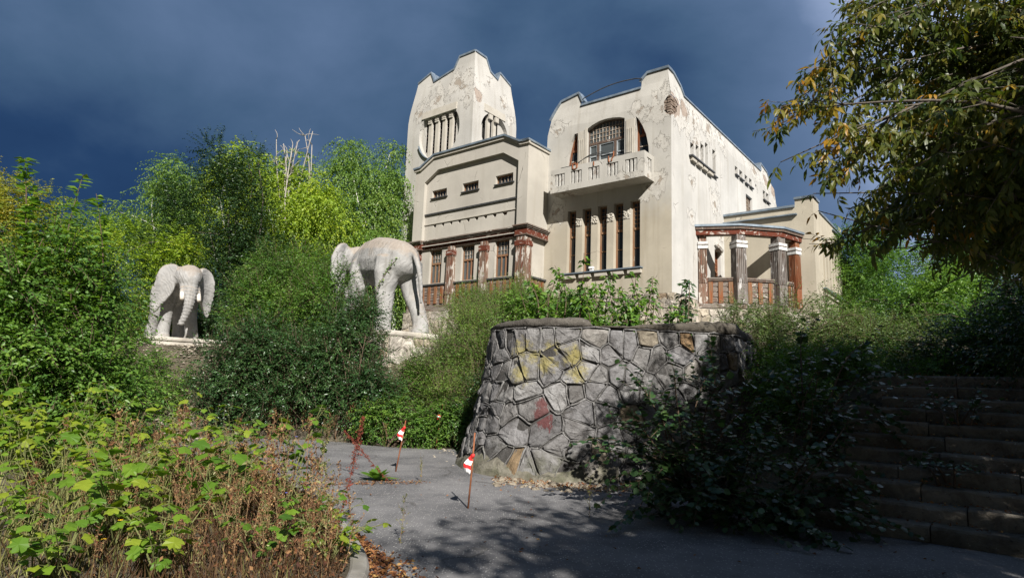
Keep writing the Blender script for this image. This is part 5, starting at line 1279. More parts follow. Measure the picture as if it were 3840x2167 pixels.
L_green = leafmat('leaf_green', GREEN, .4, gain=2.1); L_deep = leafmat('leaf_deep', DEEP, .3, rough=.34, spec=.55, gain=2.0); L_birch = leafmat('leaf_birch', BIRCH, .4, gain=1.9); L_lime = leafmat('leaf_lime', LIME, .42, gain=1.9)
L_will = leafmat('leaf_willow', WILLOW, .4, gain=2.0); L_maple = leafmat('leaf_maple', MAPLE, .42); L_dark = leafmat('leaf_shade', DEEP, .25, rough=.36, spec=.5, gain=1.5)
BRAM = [(0.0, (0.035, 0.085, 0.010)), (0.4, (0.065, 0.14, 0.012)), (0.8, (0.12, 0.20, 0.016)), (1.0, (0.22, 0.24, 0.02))]
M_bark = simple('grey_bark', (0.07, 0.06, 0.048), (0.14, 0.12, 0.10), 7, .95, .7)
M_birchbark = simple('birch_bark', (0.50, 0.49, 0.46), (0.60, 0.59, 0.56), 3, .8, .4, c2=(0.10, 0.09, 0.08))
M_dead = simple('dead_wood', (0.26, 0.235, 0.205), (0.36, 0.335, 0.30), 5, .9, .4)
M_twig = simple('brown_twig', (0.07, 0.05, 0.035), (0.13, 0.09, 0.06), 8, .9, .3)
M_stem = simple('green_stem', (0.10, 0.12, 0.04), (0.16, 0.16, 0.06), 8, .8, .2)

def plant(name, label, cat, group, base, ell, nb, br, n, L, K, leaf, ratio, lm, bark, seed, limbs=8, tr=.12, up=.3, droop=.25, shell=.5, twigs=0.0, inner=.35, crown='crown', trunk='trunk', jit=.5, ldroop=.25, ang=.9, extra=None, tmin=.2, nstem=1):
    rng = np.random.default_rng(seed); base = np.array(base, float); t = thing(name, label, cat, tuple(base), 0, group)
    blobs = fill(ell, nb, br[0], br[1], rng, shell)
    if extra is not None: blobs = np.concatenate([blobs, np.asarray(extra, float)])
    V, F, ti, tw = sprays(blobs, n, L, K, leaf, ratio, rng, up, droop, inner, ang, jit, ldroop)
    arrays_mesh(crown, V - base, F, lm, t, ti)
    mb = MB(); zt = blobs[:, 2].max() - .3 * (blobs[:, 2].max() - base[2]); top = np.array([np.average(blobs[:, 0]), np.average(blobs[:, 1]), zt])
    for k in range(nstem):
        b0 = np.array([rng.normal() * .25 * (nstem > 1), rng.normal() * .25 * (nstem > 1), -.1]); tp = top - base + (rng.normal(size=3) * np.array([.18, .18, .05]) * (zt - base[2]) if nstem > 1 else 0)
        st = bend(b0, tp, rng, .04, 8); mb.tube(st, [tr * (1 - .8 * i / 7) for i in range(8)], 8)
        for j in range(limbs):
            f = rng.uniform(tmin, .95); p = np.array(st[int(f * 7)]); q = blobs[rng.integers(len(blobs)), :3] - base
            if q[2] < p[2] - .2: q[2] = p[2] + .2
            mb.tube(bend(p, q, rng, .08, 5, .06), [tr * .42 * (1 - f * .6) * (1 - .8 * i / 4) + .004 for i in range(5)], 5)
    mb.build(trunk, bark, t, smooth=True)
    if twigs:
        sel = tw[rng.random(len(tw)) < twigs] - base; V2, F2 = twig_arrays(sel, .006 if leaf < .12 else .01); arrays_mesh('twigs', V2, F2, bark, t, kind='stuff')
    return t
def G_(x, y): return (x, y, float(gz(x, y)) - .05)

# background trees on the left
TG = 'trees behind the elephants'
plant('birch_tree', 'tall weeping green birch close against the left edge of the tower', 'tree', TG, G_(-9.0, 37.5), [(-9.2, 37, 11.0, 2.4, 2.2, 5.5), (-9.8, 37, 14.6, 1.6, 1.6, 2.4), (-8.2, 37.5, 13.2, 1.6, 2.0, 3.6), (-7.5, 37.5, 11.0, 1.8, 2.0, 4.6)], 72, (.55, .95), 3400, 1.5, 14, .15, .62, L_birch, M_birchbark, 101, limbs=16, tr=.2, up=.0, droop=.95, shell=.35, ldroop=.7)
plant('birch_tree', 'small weeping birch low behind the walking elephant and left of the tower', 'tree', TG, G_(-6.6, 35.0), [(-7.3, 35.0, 8.0, 1.9, 1.6, 3.6)], 26, (.5, .85), 1500, 1.3, 13, .14, .62, L_birch, M_birchbark, 102, limbs=9, tr=.12, up=.0, droop=.9, shell=.4, ldroop=.7)
plant('birch_tree', 'yellow green birch with bare dead branches standing out of its top', 'tree', TG, G_(-12.8, 35.5), [(-12.9, 35.2, 9.8, 2.7, 2.2, 4.2), (-11.8, 35, 12.9, 1.6, 1.5, 2.3), (-14.0, 35, 12.4, 1.5, 1.6, 3.0), (-11.0, 34, 9.0, 1.8, 1.6, 3.4)], 80, (.55, .95), 4300, 1.4, 14, .15, .62, L_lime, M_birchbark, 103, limbs=14, tr=.17, up=.05, droop=.75, shell=.35, ldroop=.6)
plant('birch_tree', 'bright green birch with pale upright stems between dark elm and dead branches', 'tree', TG, G_(-17.3, 38), [(-17.2, 38, 11.0, 2.6, 2.2, 4.3), (-17.8, 38, 13.8, 1.6, 1.6, 2.0), (-15.6, 38, 11, 1.8, 1.6, 3.3)], 58, (.6, 1.0), 2900, 1.4, 13, .16, .62, L_lime, M_birchbark, 104, limbs=12, tr=.17, up=.1, droop=.6, shell=.35, ldroop=.5)
plant('elm_tree', 'dark green elm with spiky top shoots behind the front facing elephant', 'tree', TG, G_(-15.0, 31.0), [(-15.4, 30.6, 7.2, 3.3, 2.2, 5.0), (-14.6, 30.3, 10.8, 2.0, 1.7, 2.6), (-12.6, 30.3, 5.4, 2.4, 1.8, 3.2), (-17.6, 31, 8.5, 1.9, 1.7, 3.0), (-11, 30, 4.6, 1.8, 1.5, 2.2)], 92, (.55, 1.0), 5200, 1.0, 15, .125, .55, leafmat('leaf_elm', DEEP, .2, gain=1.15), M_bark, 105, limbs=18, tr=.2, up=.55, droop=.1, shell=.45)
plant('birch_tree', 'pale grey green birch farthest back at the left with rounded top', 'tree', TG, G_(-25.5, 43.0), [(-25.6, 43, 11.5, 3.4, 2.5, 4.6), (-24.6, 43, 14.6, 2.0, 1.8, 2.2), (-22.2, 42, 12.2, 2.4, 1.8, 3.6)], 66, (.7, 1.1), 3200, 1.5, 13, .17, .62, L_birch, M_birchbark, 106, limbs=12, tr=.2, up=.1, droop=.6, shell=.35, ldroop=.5)
plant('bush_tree', 'yellow green bushy tree to the left of the front facing elephant', 'tree', TG, G_(-19.0, 29.5), [(-19.4, 28.8, 5.6, 3.1, 1.9, 3.8), (-17.2, 29.2, 7.2, 2.0, 1.6, 3.2), (-22.2, 29.5, 6.2, 2.3, 1.8, 3.2)], 74, (.5, .9), 4600, 1.0, 14, .12, .6, L_lime, M_bark, 107, limbs=12, tr=.12, up=.35, droop=.35, shell=.4)
plant('maple_tree', 'yellowing round tree beyond the big shrub at the far left', 'tree', TG, G_(-24.5, 29), [(-24.3, 28.5, 6.8, 3.2, 2.2, 3.4)], 40, (.6, 1.0), 2500, 1.0, 12, .14, .62, leafmat('leaf_yellowing', [(0, (.06, .09, .015)), (.5, (.15, .16, .02)), (1, (.30, .22, .03))], .4), M_bark, 108, limbs=10, tr=.14, up=.3, droop=.3, shell=.4)
# dead white branches
DT = thing('dead_tree', 'bare white dead branches rising above the yellow green birch', 'tree', G_(-12.9, 34.6), 0)
mb = MB(); rng = np.random.default_rng(5); b0 = np.array(DT.location)
for k in range(9):
    q = np.array([-13.0 + rng.uniform(-1.2, 1.3), 34.6 + rng.uniform(-.4, .4), rng.uniform(14.4, 16.0)]) - b0
    st = bend((rng.uniform(-.2, .2), 0, 9.0 - b0[2]) if k else (0, 0, -.1), q, rng, .05, 8); mb.tube(st, [.05 * (1 - .8 * i / 7) + .010 for i in range(8)], 6)
    for j in range(6):
        p = np.array(st[rng.integers(4, 8)]); e = p + unit(rng.normal(size=3) + np.array([0, 0, .9])) * rng.uniform(.4, 1.0); mb.tube(bend(p, e, rng, .1, 4), [.026, .02, .015, .008], 5)
mb.build('branches', M_dead, DT, smooth=True)

# shrubs between the path and the elephants
SG = 'shrubs on the bank'
def shrub(label, base, ell, nb, br, n, L, K, leaf, lm, seed, group=SG, **kw):
    kw.setdefault('limbs', 4); kw.setdefault('nstem', 6); kw.setdefault('tr', .03); kw.setdefault('shell', .3); kw.setdefault('twigs', .5); ratio = kw.pop('ratio', .5); bark = kw.pop('bark', M_twig)
    return plant('shrub', label, 'shrub', group, base, ell, nb, br, n, L, K, leaf, ratio, lm, bark, seed, trunk='stems', crown='foliage', **kw)
shrub('large dense dark green shrub in front of the walking elephant', G_(-6.0, 16.6), [(-6.2, 16.4, 1.6, 2.0, 1.2, 1.6), (-7.0, 16.6, 1.4, .9, 1.0, 1.5), (-4.5, 16.0, 1.5, 1.5, 1.0, 1.6), (-5.5, 16.6, 2.2, 1.0, 1.0, .9)], 74, (.3, .6), 5600, .62, 13, .075, L_deep, 201, up=.35, droop=.2)
shrub('bright green tall shrub rising left of the walking elephant legs', G_(-6.6, 18.3), [(-6.8, 18.3, 3.2, 1.5, 1.0, 1.6), (-5.5, 18.1, 3.6, 1.0, .9, 1.2), (-7.3, 18.6, 4.2, 1.0, .9, 1.2)], 46, (.3, .55), 3600, .6, 13, .08, L_green, 202, up=.5, droop=.15)
shrub('leafy shrub with long sprays over the pedestal of the walking elephant', G_(-4.0, 16.4), [(-4.4, 16.6, 2.0, .8, .8, 1.6), (-4.1, 16.8, 3.0, .5, .5, .8), (-3.5, 16.2, .9, .7, .6, .8)], 30, (.28, .5), 2300, .6, 12, .075, L_deep, 203, up=.45, droop=.2)
shrub('low lush bright green bramble mound at the end of the path', G_(-2.7, 15.7), [(-2.6, 15.6, .45, 1.1, .5, .5), (-1.6, 15.7, .55, .8, .5, .6), (-3.4, 15.9, .6, .8, .5, .6)], 30, (.2, .36), 2000, .4, 10, .075, L_green, 204, up=.4, droop=.3, ratio=.55)
shrub('feathery yellow green shrub beside the left end of the bastion', G_(-1.3, 17.3), [(-1.3, 17.0, 2.4, .9, .7, 1.3), (-.4, 17.4, 2.8, .9, .7, .9), (-1.7, 17.0, 1.8, .6, .6, 1.2), (-1.2, 16.3, 1.2, .8, .6, 1.1)], 44, (.25, .45), 3600, .8, 16, .062, L_will, 205, up=.9, droop=.12, ratio=.3, ang=.6)
shrub('dark shrub in the nook between bastion foot and path end', G_(-.75, 15.9), [(-.75, 15.5, .9, .55, .5, .9), (-.55, 15.2, .5, .35, .4, .5)], 16, (.2, .35), 900, .5, 12, .065, L_deep, 206, up=.3, droop=.2)
shrub('tall thin willow herb stems before the timber porch breast', G_(1.2, 19.5), [(.2, 19.3, 3.75, 1.0, .6, .75), (1.7, 19.5, 3.6, 1.0, .6, .6), (-.9, 19.2, 3.7, .7, .5, .7)], 34, (.2, .4), 2600, .7, 15, .06, L_will, 207, up=1.1, droop=.05, ratio=.28, ang=.55)
shrub('shrub with bright leaves in front of the front facing elephant', G_(-11.4, 19.5), [(-12.1, 19.2, 2.1, 1.5, 1.1, 1.5), (-13.4, 20, 2.0, 1.4, 1.0, 1.0)], 42, (.3, .55), 3700, .65, 13, .085, L_green, 208, up=.4, droop=.2)
shrub('dark shrub filling the gap behind the front facing elephant pedestal', G_(-9.8, 25.5), [(-9.6, 25.5, 4.6, 2.2, 1.2, 1.9), (-7.6, 24.6, 4.8, 1.5, 1.0, 1.8)], 40, (.4, .7), 2600, .8, 13, .1, L_deep, 209, up=.4, droop=.2)
shrub('mid green shrub behind the walking elephant head', G_(-8.6, 22.6), [(-8.3, 22.6, 4.6, 1.5, 1.0, 1.9), (-7.2, 22.2, 4.0, 1.2, .9, 1.5)], 36, (.35, .6), 2700, .7, 13, .09, L_green, 210, up=.45, droop=.25)
shrub('dark undergrowth closing the view behind the front facing elephant legs', G_(-17.3, 30.5), [(-17.2, 30.4, 4.2, 2.6, .9, 1.7), (-14.2, 29.6, 4.0, 1.6, .8, 1.5)], 44, (.4, .7), 2800, .8, 13, .1, L_deep, 218, up=.4, droop=.2)
shrub('low green growth over the pale ledge below the front facing elephant', G_(-9.6, 16.5), [(-9.3, 16.8, 1.0, .9, .6, .5), (-10.2, 17.4, 1.6, .9, .6, .6)], 18, (.2, .36), 900, .45, 10, .075, L_green, 219, up=.4, droop=.3)
shrub('low tangle at the foot of the walking elephant pedestal', G_(-3.0, 17.2), [(-3.0, 17.1, 1.2, .8, .5, .6), (-2.5, 17.5, 1.7, .6, .4, .5)], 18, (.2, .36), 900, .45, 11, .065, L_green, 220, up=.5, droop=.2)
# big near shrub at the far left
FL = [(-8.4, 10.5, 1.9, 1.5, 1.5, 1.8), (-7.4, 10.9, 1.5, .8, 1.0, 1.3), (-9.5, 10.5, 2.7, 1.6, 1.3, 1.2), (-7.7, 10.4, 2.5, .8, 1.0, 1.1), (-7.0, 11.0, .7, .6, .7, .7)]
shrub('huge leafy shrub with arching sprays and tall top shoots at the far left', (-8.2, 10.8, 0.1), FL, 92, (.3, .6), 6400, .75, 13, .095, L_green, 211, up=.45, droop=.3, ratio=.55, group=None)
TALL = thing('sapling', 'two tall leafy shoots standing above the huge left shrub', 'sapling', (-8.0, 10.2, 0.1), 0)
rng = np.random.default_rng(77); allP = []; mb = MB()
for (tx, ty, tz) in ((-8.25, 9.9, 5.05), (-8.05, 10.0, 4.55), (-7.45, 10.2, 4.9), (-7.25, 10.3, 4.6), (-8.7, 9.9, 4.3)):
    st = np.array(bend((tx + .2, ty + .2, 2.4), (tx, ty, tz), rng, .05, 10)); mb.tube([tuple(p - np.array(TALL.location)) for p in st], [.011 * (1 - .8 * i / 9) + .003 for i in range(10)], 5)
    n = 130; f = rng.uniform(.1, 1, n); P = np.stack([np.interp(f, np.linspace(0, 1, 10), st[:, k]) for k in range(3)], 1); d = unit(np.concatenate([rng.normal(size=(n, 2)), rng.uniform(-.1, .35, (n, 1))], 1)); allP.append((P, d))
P = np.concatenate([a for a, b in allP]); D = np.concatenate([b for a, b in allP]); V, F = leaf_arrays(P, D, unit(np.array([0, 0, 1.]) + rng.normal(size=P.shape) * .3), rng.uniform(.12, .23, len(P)), rng.uniform(.055, .10, len(P)))
arrays_mesh('foliage', V - np.array(TALL.location), F, L_green, TALL, np.repeat(rng.uniform(.4, 1, len(P)), 4)); mb.build('stem', M_twig, TALL)

# saplings on top of the bastion
def sapling(label, base, top, nl, leaf, lm, seed, group='saplings on top of the bastion', bush=0):
    rng = np.random.default_rng(seed); base = np.array(base, float); t = thing('sapling', label, 'sapling', tuple(base), 0, group); mb = MB(); Ps, Ds = [], []
    for k in range(1 + bush):
        tp = np.array(top) - base + (rng.normal(size=3) * np.array([.22, .12, .16]) if k else 0)
        st = np.array(bend((rng.normal() * .06, rng.normal() * .06, -.05), tp, rng, .07, 9)); mb.tube([tuple(p) for p in st], [.014 * (1 - .75 * i / 8) + .002 for i in range(9)], 5)
        n = nl; f = rng.uniform(.25, 1, n); P = np.stack([np.interp(f, np.linspace(0, 1, 9), st[:, q]) for q in range(3)], 1)
        out = unit(np.concatenate([rng.normal(size=(n, 2)), rng.uniform(-.3, .2, (n, 1))], 1)); le = rng.uniform(.05, .22, (n, 1)) * (1.15 - f[:, None])
        P = P + out * le; Ps.append(P); Ds.append(unit(out + np.array([0, 0, -.35]) + rng.normal(size=out.shape) * .3))
    P = np.concatenate(Ps); D = np.concatenate(Ds); s = leaf * rng.uniform(.6, 1.25, len(P))
    V, F = leaf_arrays(P, D, unit(np.array([0, -.3, 1.]) + rng.normal(size=P.shape) * .4), s, s * .5, .22); arrays_mesh('foliage', V, F, lm, t, np.repeat(np.clip(rng.normal(.5, .22, len(P)), 0, 1), 4)); mb.build('stem', M_twig, t); return t
for i, (lb, x, y, zt, h) in enumerate([('bushy bright sapling above the left end of the bastion', 0.55, 13.2, 3.75, 5), ('sapling with drooping tip before the porch corner column', 1.0, 13.6, 4.15, 3), ('dense leafy sapling below the first tall window', 1.55, 13.4, 3.75, 5),
                                       ('sapling with pointed top under the third tall window', 2.05, 13.9, 4.0, 4), ('tallest sapling of the pair under the last tall window', 2.75, 13.8, 4.15, 4), ('low sapling spreading under the window sill', 2.4, 13.0, 3.5, 5), ('slim dark sapling against the plinth at the house corner', 3.9, 13.6, 4.05, 3), ('small low sapling just behind the bastion coping', 3.3, 12.9, 3.25, 3)]):
    sapling(lb, (x, y, gzs(x, y)), (x + .05, y - .1, zt), 62, .15, L_green if i not in (6,) else L_deep, 300 + i, bush=h)
# leafy cover behind the saplings
shrub('low leafy bushes covering the terrace edge below the plinth', (1.6, 15.5, 2.4), [(.9, 15.2, 3.1, 1.2, .6, .7), (2.2, 15.6, 2.9, 1.0, .6, .5)], 26, (.2, .38), 1700, .45, 11, .085, L_green, 212, up=.4, droop=.25, group=None)
shrub('grassy white flowering weeds below the porch breast', (.3, 20.8, 3.6), [(.6, 21, 4.1, 2.4, .7, .5), (-1.4, 20.6, 4.0, 1.0, .6, .5)], 40, (.2, .36), 2600, .4, 11, .07, L_will, 213, up=.6, droop=.1, ratio=.35, group=None)

# right hand side
shrub('mid green shrub covering the bare bank beside the right end of the bastion', (5.0, 11.0, .9), [(4.9, 10.9, 1.2, .6, .6, .9), (5.3, 11.6, 1.7, .7, .6, .8), (4.6, 10.2, .9, .5, .5, .7), (6.1, 11.4, 1.9, .6, .6, .6)], 36, (.22, .4), 2600, .5, 11, .075, L_green, 221, up=.35, droop=.3, group=None)
shrub('bushy growth closing the top of the steps', G_(8.6, 12.2), [(8.5, 12.3, 2.3, 1.2, .6, .6), (10.0, 11.6, 2.6, 1.0, .7, .9)], 30, (.22, .4), 2000, .5, 11, .08, L_green, 222, up=.35, droop=.3, group=None)
shrub('spreading grey green bush with fine leaves right of the bastion', G_(6.9, 15.4), [(6.5, 14.8, 2.75, 1.3, 1.0, 1.5), (8.0, 14.8, 2.6, 1.1, .9, 1.3), (5.5, 14.0, 2.3, .8, .7, 1.1), (7.3, 13.8, 2.2, 1.5, .8, 1.0), (9.3, 14.6, 2.6, .9, .8, 1.0)], 80, (.25, .48), 7200, .6, 14, .062, leafmat('leaf_grey_green', [(0, (.035, .065, .022)), (.5, (.075, .115, .035)), (1, (.14, .165, .06))], .35, gain=1.7), 214, up=.45, droop=.2, ratio=.42, group=None)
shrub('dark green shrub between the bastion and the steps', G_(5.7, 12.9), [(5.6, 12.6, 1.5, 1.0, .9, .9), (6.4, 12.4, 1.6, .9, .8, .7), (5.1, 11.9, .9, .8, .7, .9), (5.9, 11.6, 1.2, .8, .7, .7)], 46, (.25, .45), 3900, .55, 12, .08, L_green, 215, up=.3, droop=.3, group=None)
shrub('dark ivy like thicket at the top of the steps', G_(9.4, 13.3), [(9.8, 13.0, 2.7, 1.4, 1.0, 1.1), (8.6, 12.8, 2.2, .9, .7, .6), (11.5, 12.5, 3.0, 2.0, 1.3, 1.6)], 50, (.3, .55), 3600, .6, 12, .09, L_deep, 216, up=.3, droop=.3, group=None)
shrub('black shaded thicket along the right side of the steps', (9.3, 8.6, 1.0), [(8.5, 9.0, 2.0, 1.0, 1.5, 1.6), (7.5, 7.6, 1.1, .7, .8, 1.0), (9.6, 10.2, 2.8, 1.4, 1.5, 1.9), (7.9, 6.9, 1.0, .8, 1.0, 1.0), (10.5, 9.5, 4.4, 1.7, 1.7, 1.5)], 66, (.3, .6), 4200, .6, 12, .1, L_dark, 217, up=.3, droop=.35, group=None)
RT = 'trees beyond the wing'
plant('leafy_tree', 'dense green tree just right of the wing canopy', 'tree', RT, G_(20.5, 33), [(20.2, 33, 7.6, 2.7, 2.2, 4.3), (18.8, 33.5, 8.6, 1.8, 1.7, 3.0), (22.3, 32.5, 7.0, 1.8, 1.7, 3.6)], 64, (.5, .9), 4300, .9, 13, .13, .6, L_green, M_bark, 121, limbs=10, tr=.15, shell=.35)
plant('leafy_tree', 'rounded green tree with pale top behind the maple branches', 'tree', RT, G_(24.5, 33), [(24.8, 32.5, 7.4, 2.8, 2.2, 4.3)], 50, (.5, .9), 3400, .9, 13, .13, .6, L_green, M_bark, 122, limbs=10, tr=.15, shell=.35)
plant('leafy_tree', 'dark green tree rising at the right picture edge beyond the bush', 'tree', RT, G_(19.0, 22.5), [(18.9, 22.5, 5.8, 2.4, 1.9, 3.6), (16.6, 22.8, 4.4, 1.6, 1.5, 2.2)], 46, (.45, .8), 3200, .8, 13, .11, .6, L_deep, M_bark, 123, limbs=10, tr=.13, shell=.35)
plant('leafy_tree', 'mid green tree low behind the fine leaved bush right of the bastion', 'tree', RT, G_(13.4, 22.0), [(13.2, 21.6, 4.4, 1.9, 1.3, 1.9), (15.0, 21.0, 4.2, 1.5, 1.2, 1.8)], 40, (.4, .7), 2800, .75, 13, .1, .58, L_green, M_bark, 124, limbs=9, tr=.1, shell=.35)
plant('leafy_tree', 'farthest green tree low over the wing stair rail', 'tree', RT, G_(29.5, 40), [(29, 40, 6.8, 4.2, 2.4, 3.2)], 40, (.8, 1.2), 2200, 1.2, 12, .18, .6, L_birch, M_bark, 125, limbs=8, tr=.16, shell=.35)
# far woods on the horizon, one mass
rng = np.random.default_rng(9); bl = []
for x in np.arange(-150, 150, 3.4):
    for y in (75, 88): bl.append((x + rng.uniform(-1.5, 1.5), y + rng.uniform(-3, 3) + abs(x) * -.0, 5.5 + rng.uniform(-1.5, 3.0), rng.uniform(2.4, 3.8)))
V, F, ti, tw = sprays(bl, 5200, 2.0, 10, .55, .6, rng); arrays_mesh('far_wood', V, F, L_deep, None, ti, kind='stuff')

# ------------------------------------------------------------------ box elder (ash-leaved maple) hanging in from the right, with leaves of its own
def template_compound(seed, leaflets=5, L=.088):
    """a hanging compound leaf: stalk along +x, leaflets in pairs"""
    rng = np.random.default_rng(seed); V, F = [], []
    def lf(p, d, n, l, w):
        d = d / np.linalg.norm(d); s = np.cross(d, n); s /= np.linalg.norm(s); n = np.cross(s, d); k = len(V)
        V.extend([p, p + d * l * .35 + s * w * .5 + n * w * .12, p + d * l * .7 + s * w * .36 + n * w * .02 - n * l * .05, p + d * l - n * l * .16, p + d * l * .7 - s * w * .36 + n * w * .02 - n * l * .05, p + d * l * .35 - s * w * .5 + n * w * .12, p + d * l * .5])
        F.extend([(k, k + 6, k + 1), (k + 1, k + 6, k + 2), (k + 2, k + 6, k + 3), (k + 3, k + 6, k + 4), (k + 4, k + 6, k + 5), (k + 5, k + 6, k)])
    x = .045
    st = lambda t: np.array([t, 0, -t * t * 1.6])
    for j in range((leaflets - 1) // 2):
        for sg in (1, -1): lf(st(x), np.array([.55, sg * .8, -.55 - .25 * rng.random()]) + rng.normal(size=3) * .12, np.array([0.2, 0, 1.0]) + rng.normal(size=3) * .2, L * rng.uniform(.8, 1.1), L * .31)
        x += .042
    lf(st(x), np.array([1, 0, -.7]) + rng.normal(size=3) * .1, np.array([.3, 0, 1.]), L * 1.15, L * .34)
    k = len(V); r = .0016; V.extend([np.array([0, -r, 0]), np.array([0, r, 0]), st(x) + np.array([0, r, 0]), st(x) - np.array([0, r, 0])]); F.extend([(k, k + 1, k + 2), (k, k + 2, k + 3)])
    return np.array(V), np.array(F)
TPL = [template_compound(i, 5 if i % 2 else 3) for i in range(6)]
def frames(D, U):
    D = unit(D); S = unit(np.cross(U, D)); N = np.cross(D, S); return np.stack([D, S, N], 2)      # columns
def place_templates(T, idx, P, R, S, tint):
    VV, FF, TT = [], [], []; k = 0
    for j, (v, f) in enumerate(T):
        sel = np.nonzero(idx == j)[0]
        if not len(sel): continue
        w = np.einsum('nij,vj->nvi', R[sel], v) * S[sel][:, None, None] + P[sel][:, None, :]
        VV.append(w.reshape(-1, 3)); FF.append((f[None] + (np.arange(len(sel)) * len(v))[:, None, None]).reshape(-1, 3) + k); TT.append(np.repeat(tint[sel], len(v))); k += len(sel) * len(v)
    return np.concatenate(VV), np.concatenate(FF), np.concatenate(TT)
def leaf_objects(root, base, T, meshes, idx, P, R, S, mats_tint, name='leaf'):
    """single leaves as parts, sharing mesh data"""
    for i in range(len(P)):
        o = bpy.data.objects.new(name, meshes[(int(idx[i]), int(mats_tint[i]))]); COL.objects.link(o); o.parent = root
        M = Matrix(((*R[i][0] * S[i], P[i][0] - base[0]), (*R[i][1] * S[i], P[i][1] - base[1]), (*R[i][2] * S[i], P[i][2] - base[2]), (0, 0, 0, 1))); o.matrix_basis = M
def template_meshes(T, name, mat, tints):
    out = {}
    for j, (v, f) in enumerate(T):
        for q, t in enumerate(tints):
            me = bpy.data.meshes.new(name); me.from_pydata([tuple(x) for x in v], [], [tuple(int(a) for a in x) for x in f]); a = me.attributes.new('tint', 'FLOAT', 'POINT'); a.data.foreach_set('value', np.full(len(v), t, np.float32)); me.materials.append(mat); out[(j, q)] = me
    return out
TINTS = [.08, .28, .45, .6, .75, .9]
def px_of(P):
    d = P - np.array(CAMP); f = np.array(_f); r = np.array(_r2); u = np.array(_u2); z = d @ f; return 512 + 614.6 * (d @ r) / z, 288.5 - 614.6 * (d @ u) / z, z

MB_ = np.array([7.3, 4.3, 0.0]); MAP = thing('maple_tree', 'ash leaved maple with hanging yellowing leaves reaching in from the right', 'tree', tuple(MB_), 0)
rng = np.random.default_rng(42); mb = MB(); trunk = bend((0, 0, -.1), (-.6, .3, 5.6), rng, .05, 9); mb.tube(trunk, [.2 - .014 * i for i in range(9)], 10)
ends = [(2.30, 5.2, 4.05), (2.25, 5.0, 3.55), (2.62, 5.2, 3.35), (2.68, 5.4, 4.62), (3.0, 5.6, 5.1), (2.9, 5.0, 3.22), (3.75, 5.5, 5.45), (3.35, 5.2, 3.15), (3.5, 4.8, 3.18), (2.55, 4.6, 3.6), (4.0, 6.0, 5.9), (3.1, 5.9, 4.4), (3.3, 6.2, 3.9), (3.6, 6.0, 3.5), (3.3, 4.4, 3.6), (3.9, 5.2, 3.3), (3.0, 5.4, 4.0), (4.4, 6.4, 4.9), (4.2, 5.0, 3.9), (4.6, 5.6, 3.25), (4.8, 6.2, 3.5), (3.8, 4.4, 4.4), (4.9, 5.2, 4.2), (5.4, 6.8, 4.4), (5.8, 6.5, 3.4), (5.3, 5.6, 5.2), (5.0, 7.2, 5.4), (4.5, 4.2, 3.4), (6.0, 7.3, 5.2), (6.5, 7.0, 4.0), (4.7, 6.9, 4.1), (4.1, 5.6, 4.6), (5.6, 5.8, 3.3), (5.2, 4.9, 3.1), (4.4, 5.9, 3.0)]
_rg = np.random.default_rng(4)
ends += [(e[0] + _rg.uniform(-.25, .5), e[1] + _rg.uniform(-.6, .9), e[2] + _rg.uniform(-.35, .6)) for e in ends if e[0] > 2.85] + [(_rg.uniform(4.2, 6.4), _rg.uniform(5.4, 7.6), _rg.uniform(3.2, 6.4)) for _ in range(26)]
LP, LD = [], []
def twig_leaves(st, n, f0=.15):
    f = np.linspace(f0, 1, n) + rng.uniform(-.03, .03, n); f = np.clip(f, 0, 1); m = len(st); q = np.linspace(0, 1, m); P = np.stack([np.interp(f, q, st[:, k]) for k in range(3)], 1); d = unit(st[-1] - st[0])
    side = np.cross(d, [0, 0, 1.0]); side /= max(np.linalg.norm(side), 1e-6); sg = np.where(np.arange(n) % 2 == 0, 1., -1.)[:, None]
    LP.append(P); LD.append(unit(d[None] * .55 + side[None] * sg * .75 + rng.normal(size=(n, 3)) * .3 + np.array([0, 0, -.25])))
for e in ends:
    e = np.array(e); s0 = np.array(trunk[rng.integers(3, 8)]) + MB_; st = np.array(bend(s0, e, rng, .075, 14, rise=.08)); st[1:-1] += np.cumsum(rng.normal(size=(12, 3)) * .018, 0) * np.sin(np.linspace(0, PI, 12))[:, None]; mb.tube([tuple(p - MB_) for p in st], [.024 * (1 - .92 * i / 13) + .0022 for i in range(14)], 6)
    twig_leaves(st[10:], 7, .2)
    for j in range(24):
        f = rng.uniform(.3, .97); p = st[int(f * 13)]; d = unit(st[-1] - st[-5]); d = unit(d * .7 + rng.normal(size=3) * np.array([.6, .6, .45]) + np.array([0, 0, -.1])); L = rng.uniform(.3, .75) * (1.25 - .45 * f)
        tw = np.array(bend(p, p + d * L + np.array([0, 0, -.12 * L]), rng, .07, 6)); mb.tube([tuple(q - MB_) for q in tw], [.006, .005, .0045, .004, .003, .002], 4); twig_leaves(tw, int(8 + L * 13))
mb.build('trunk', M_bark, MAP, smooth=True)
P = np.concatenate(LP); D = np.concatenate(LD); x_, y_, z_ = px_of(P)
ok = ~((y_ > -30) & (x_ < 764 + np.where(y_ < 60, (60 - y_) * 1.5, 0))) & ~((y_ > 218) & (x_ < 822)) & ~((y_ > 244) & (x_ < 930)) & ~(y_ > 264); P, D, x_, y_, z_ = P[ok], D[ok], x_[ok], y_[ok], z_[ok]
n = len(P); idx = rng.integers(0, 6, n); R = frames(D, np.array([0, 0, 1.]) + rng.normal(size=(n, 3)) * .35); S = rng.uniform(.75, 1.25, n)
out_ = np.clip((900 - x_) / 120, 0, 1); tint = np.clip(rng.normal(.31, .16, n) + out_ * rng.normal(.30, .2, n) + (rng.random(n) < .06) * .4, 0, 1)
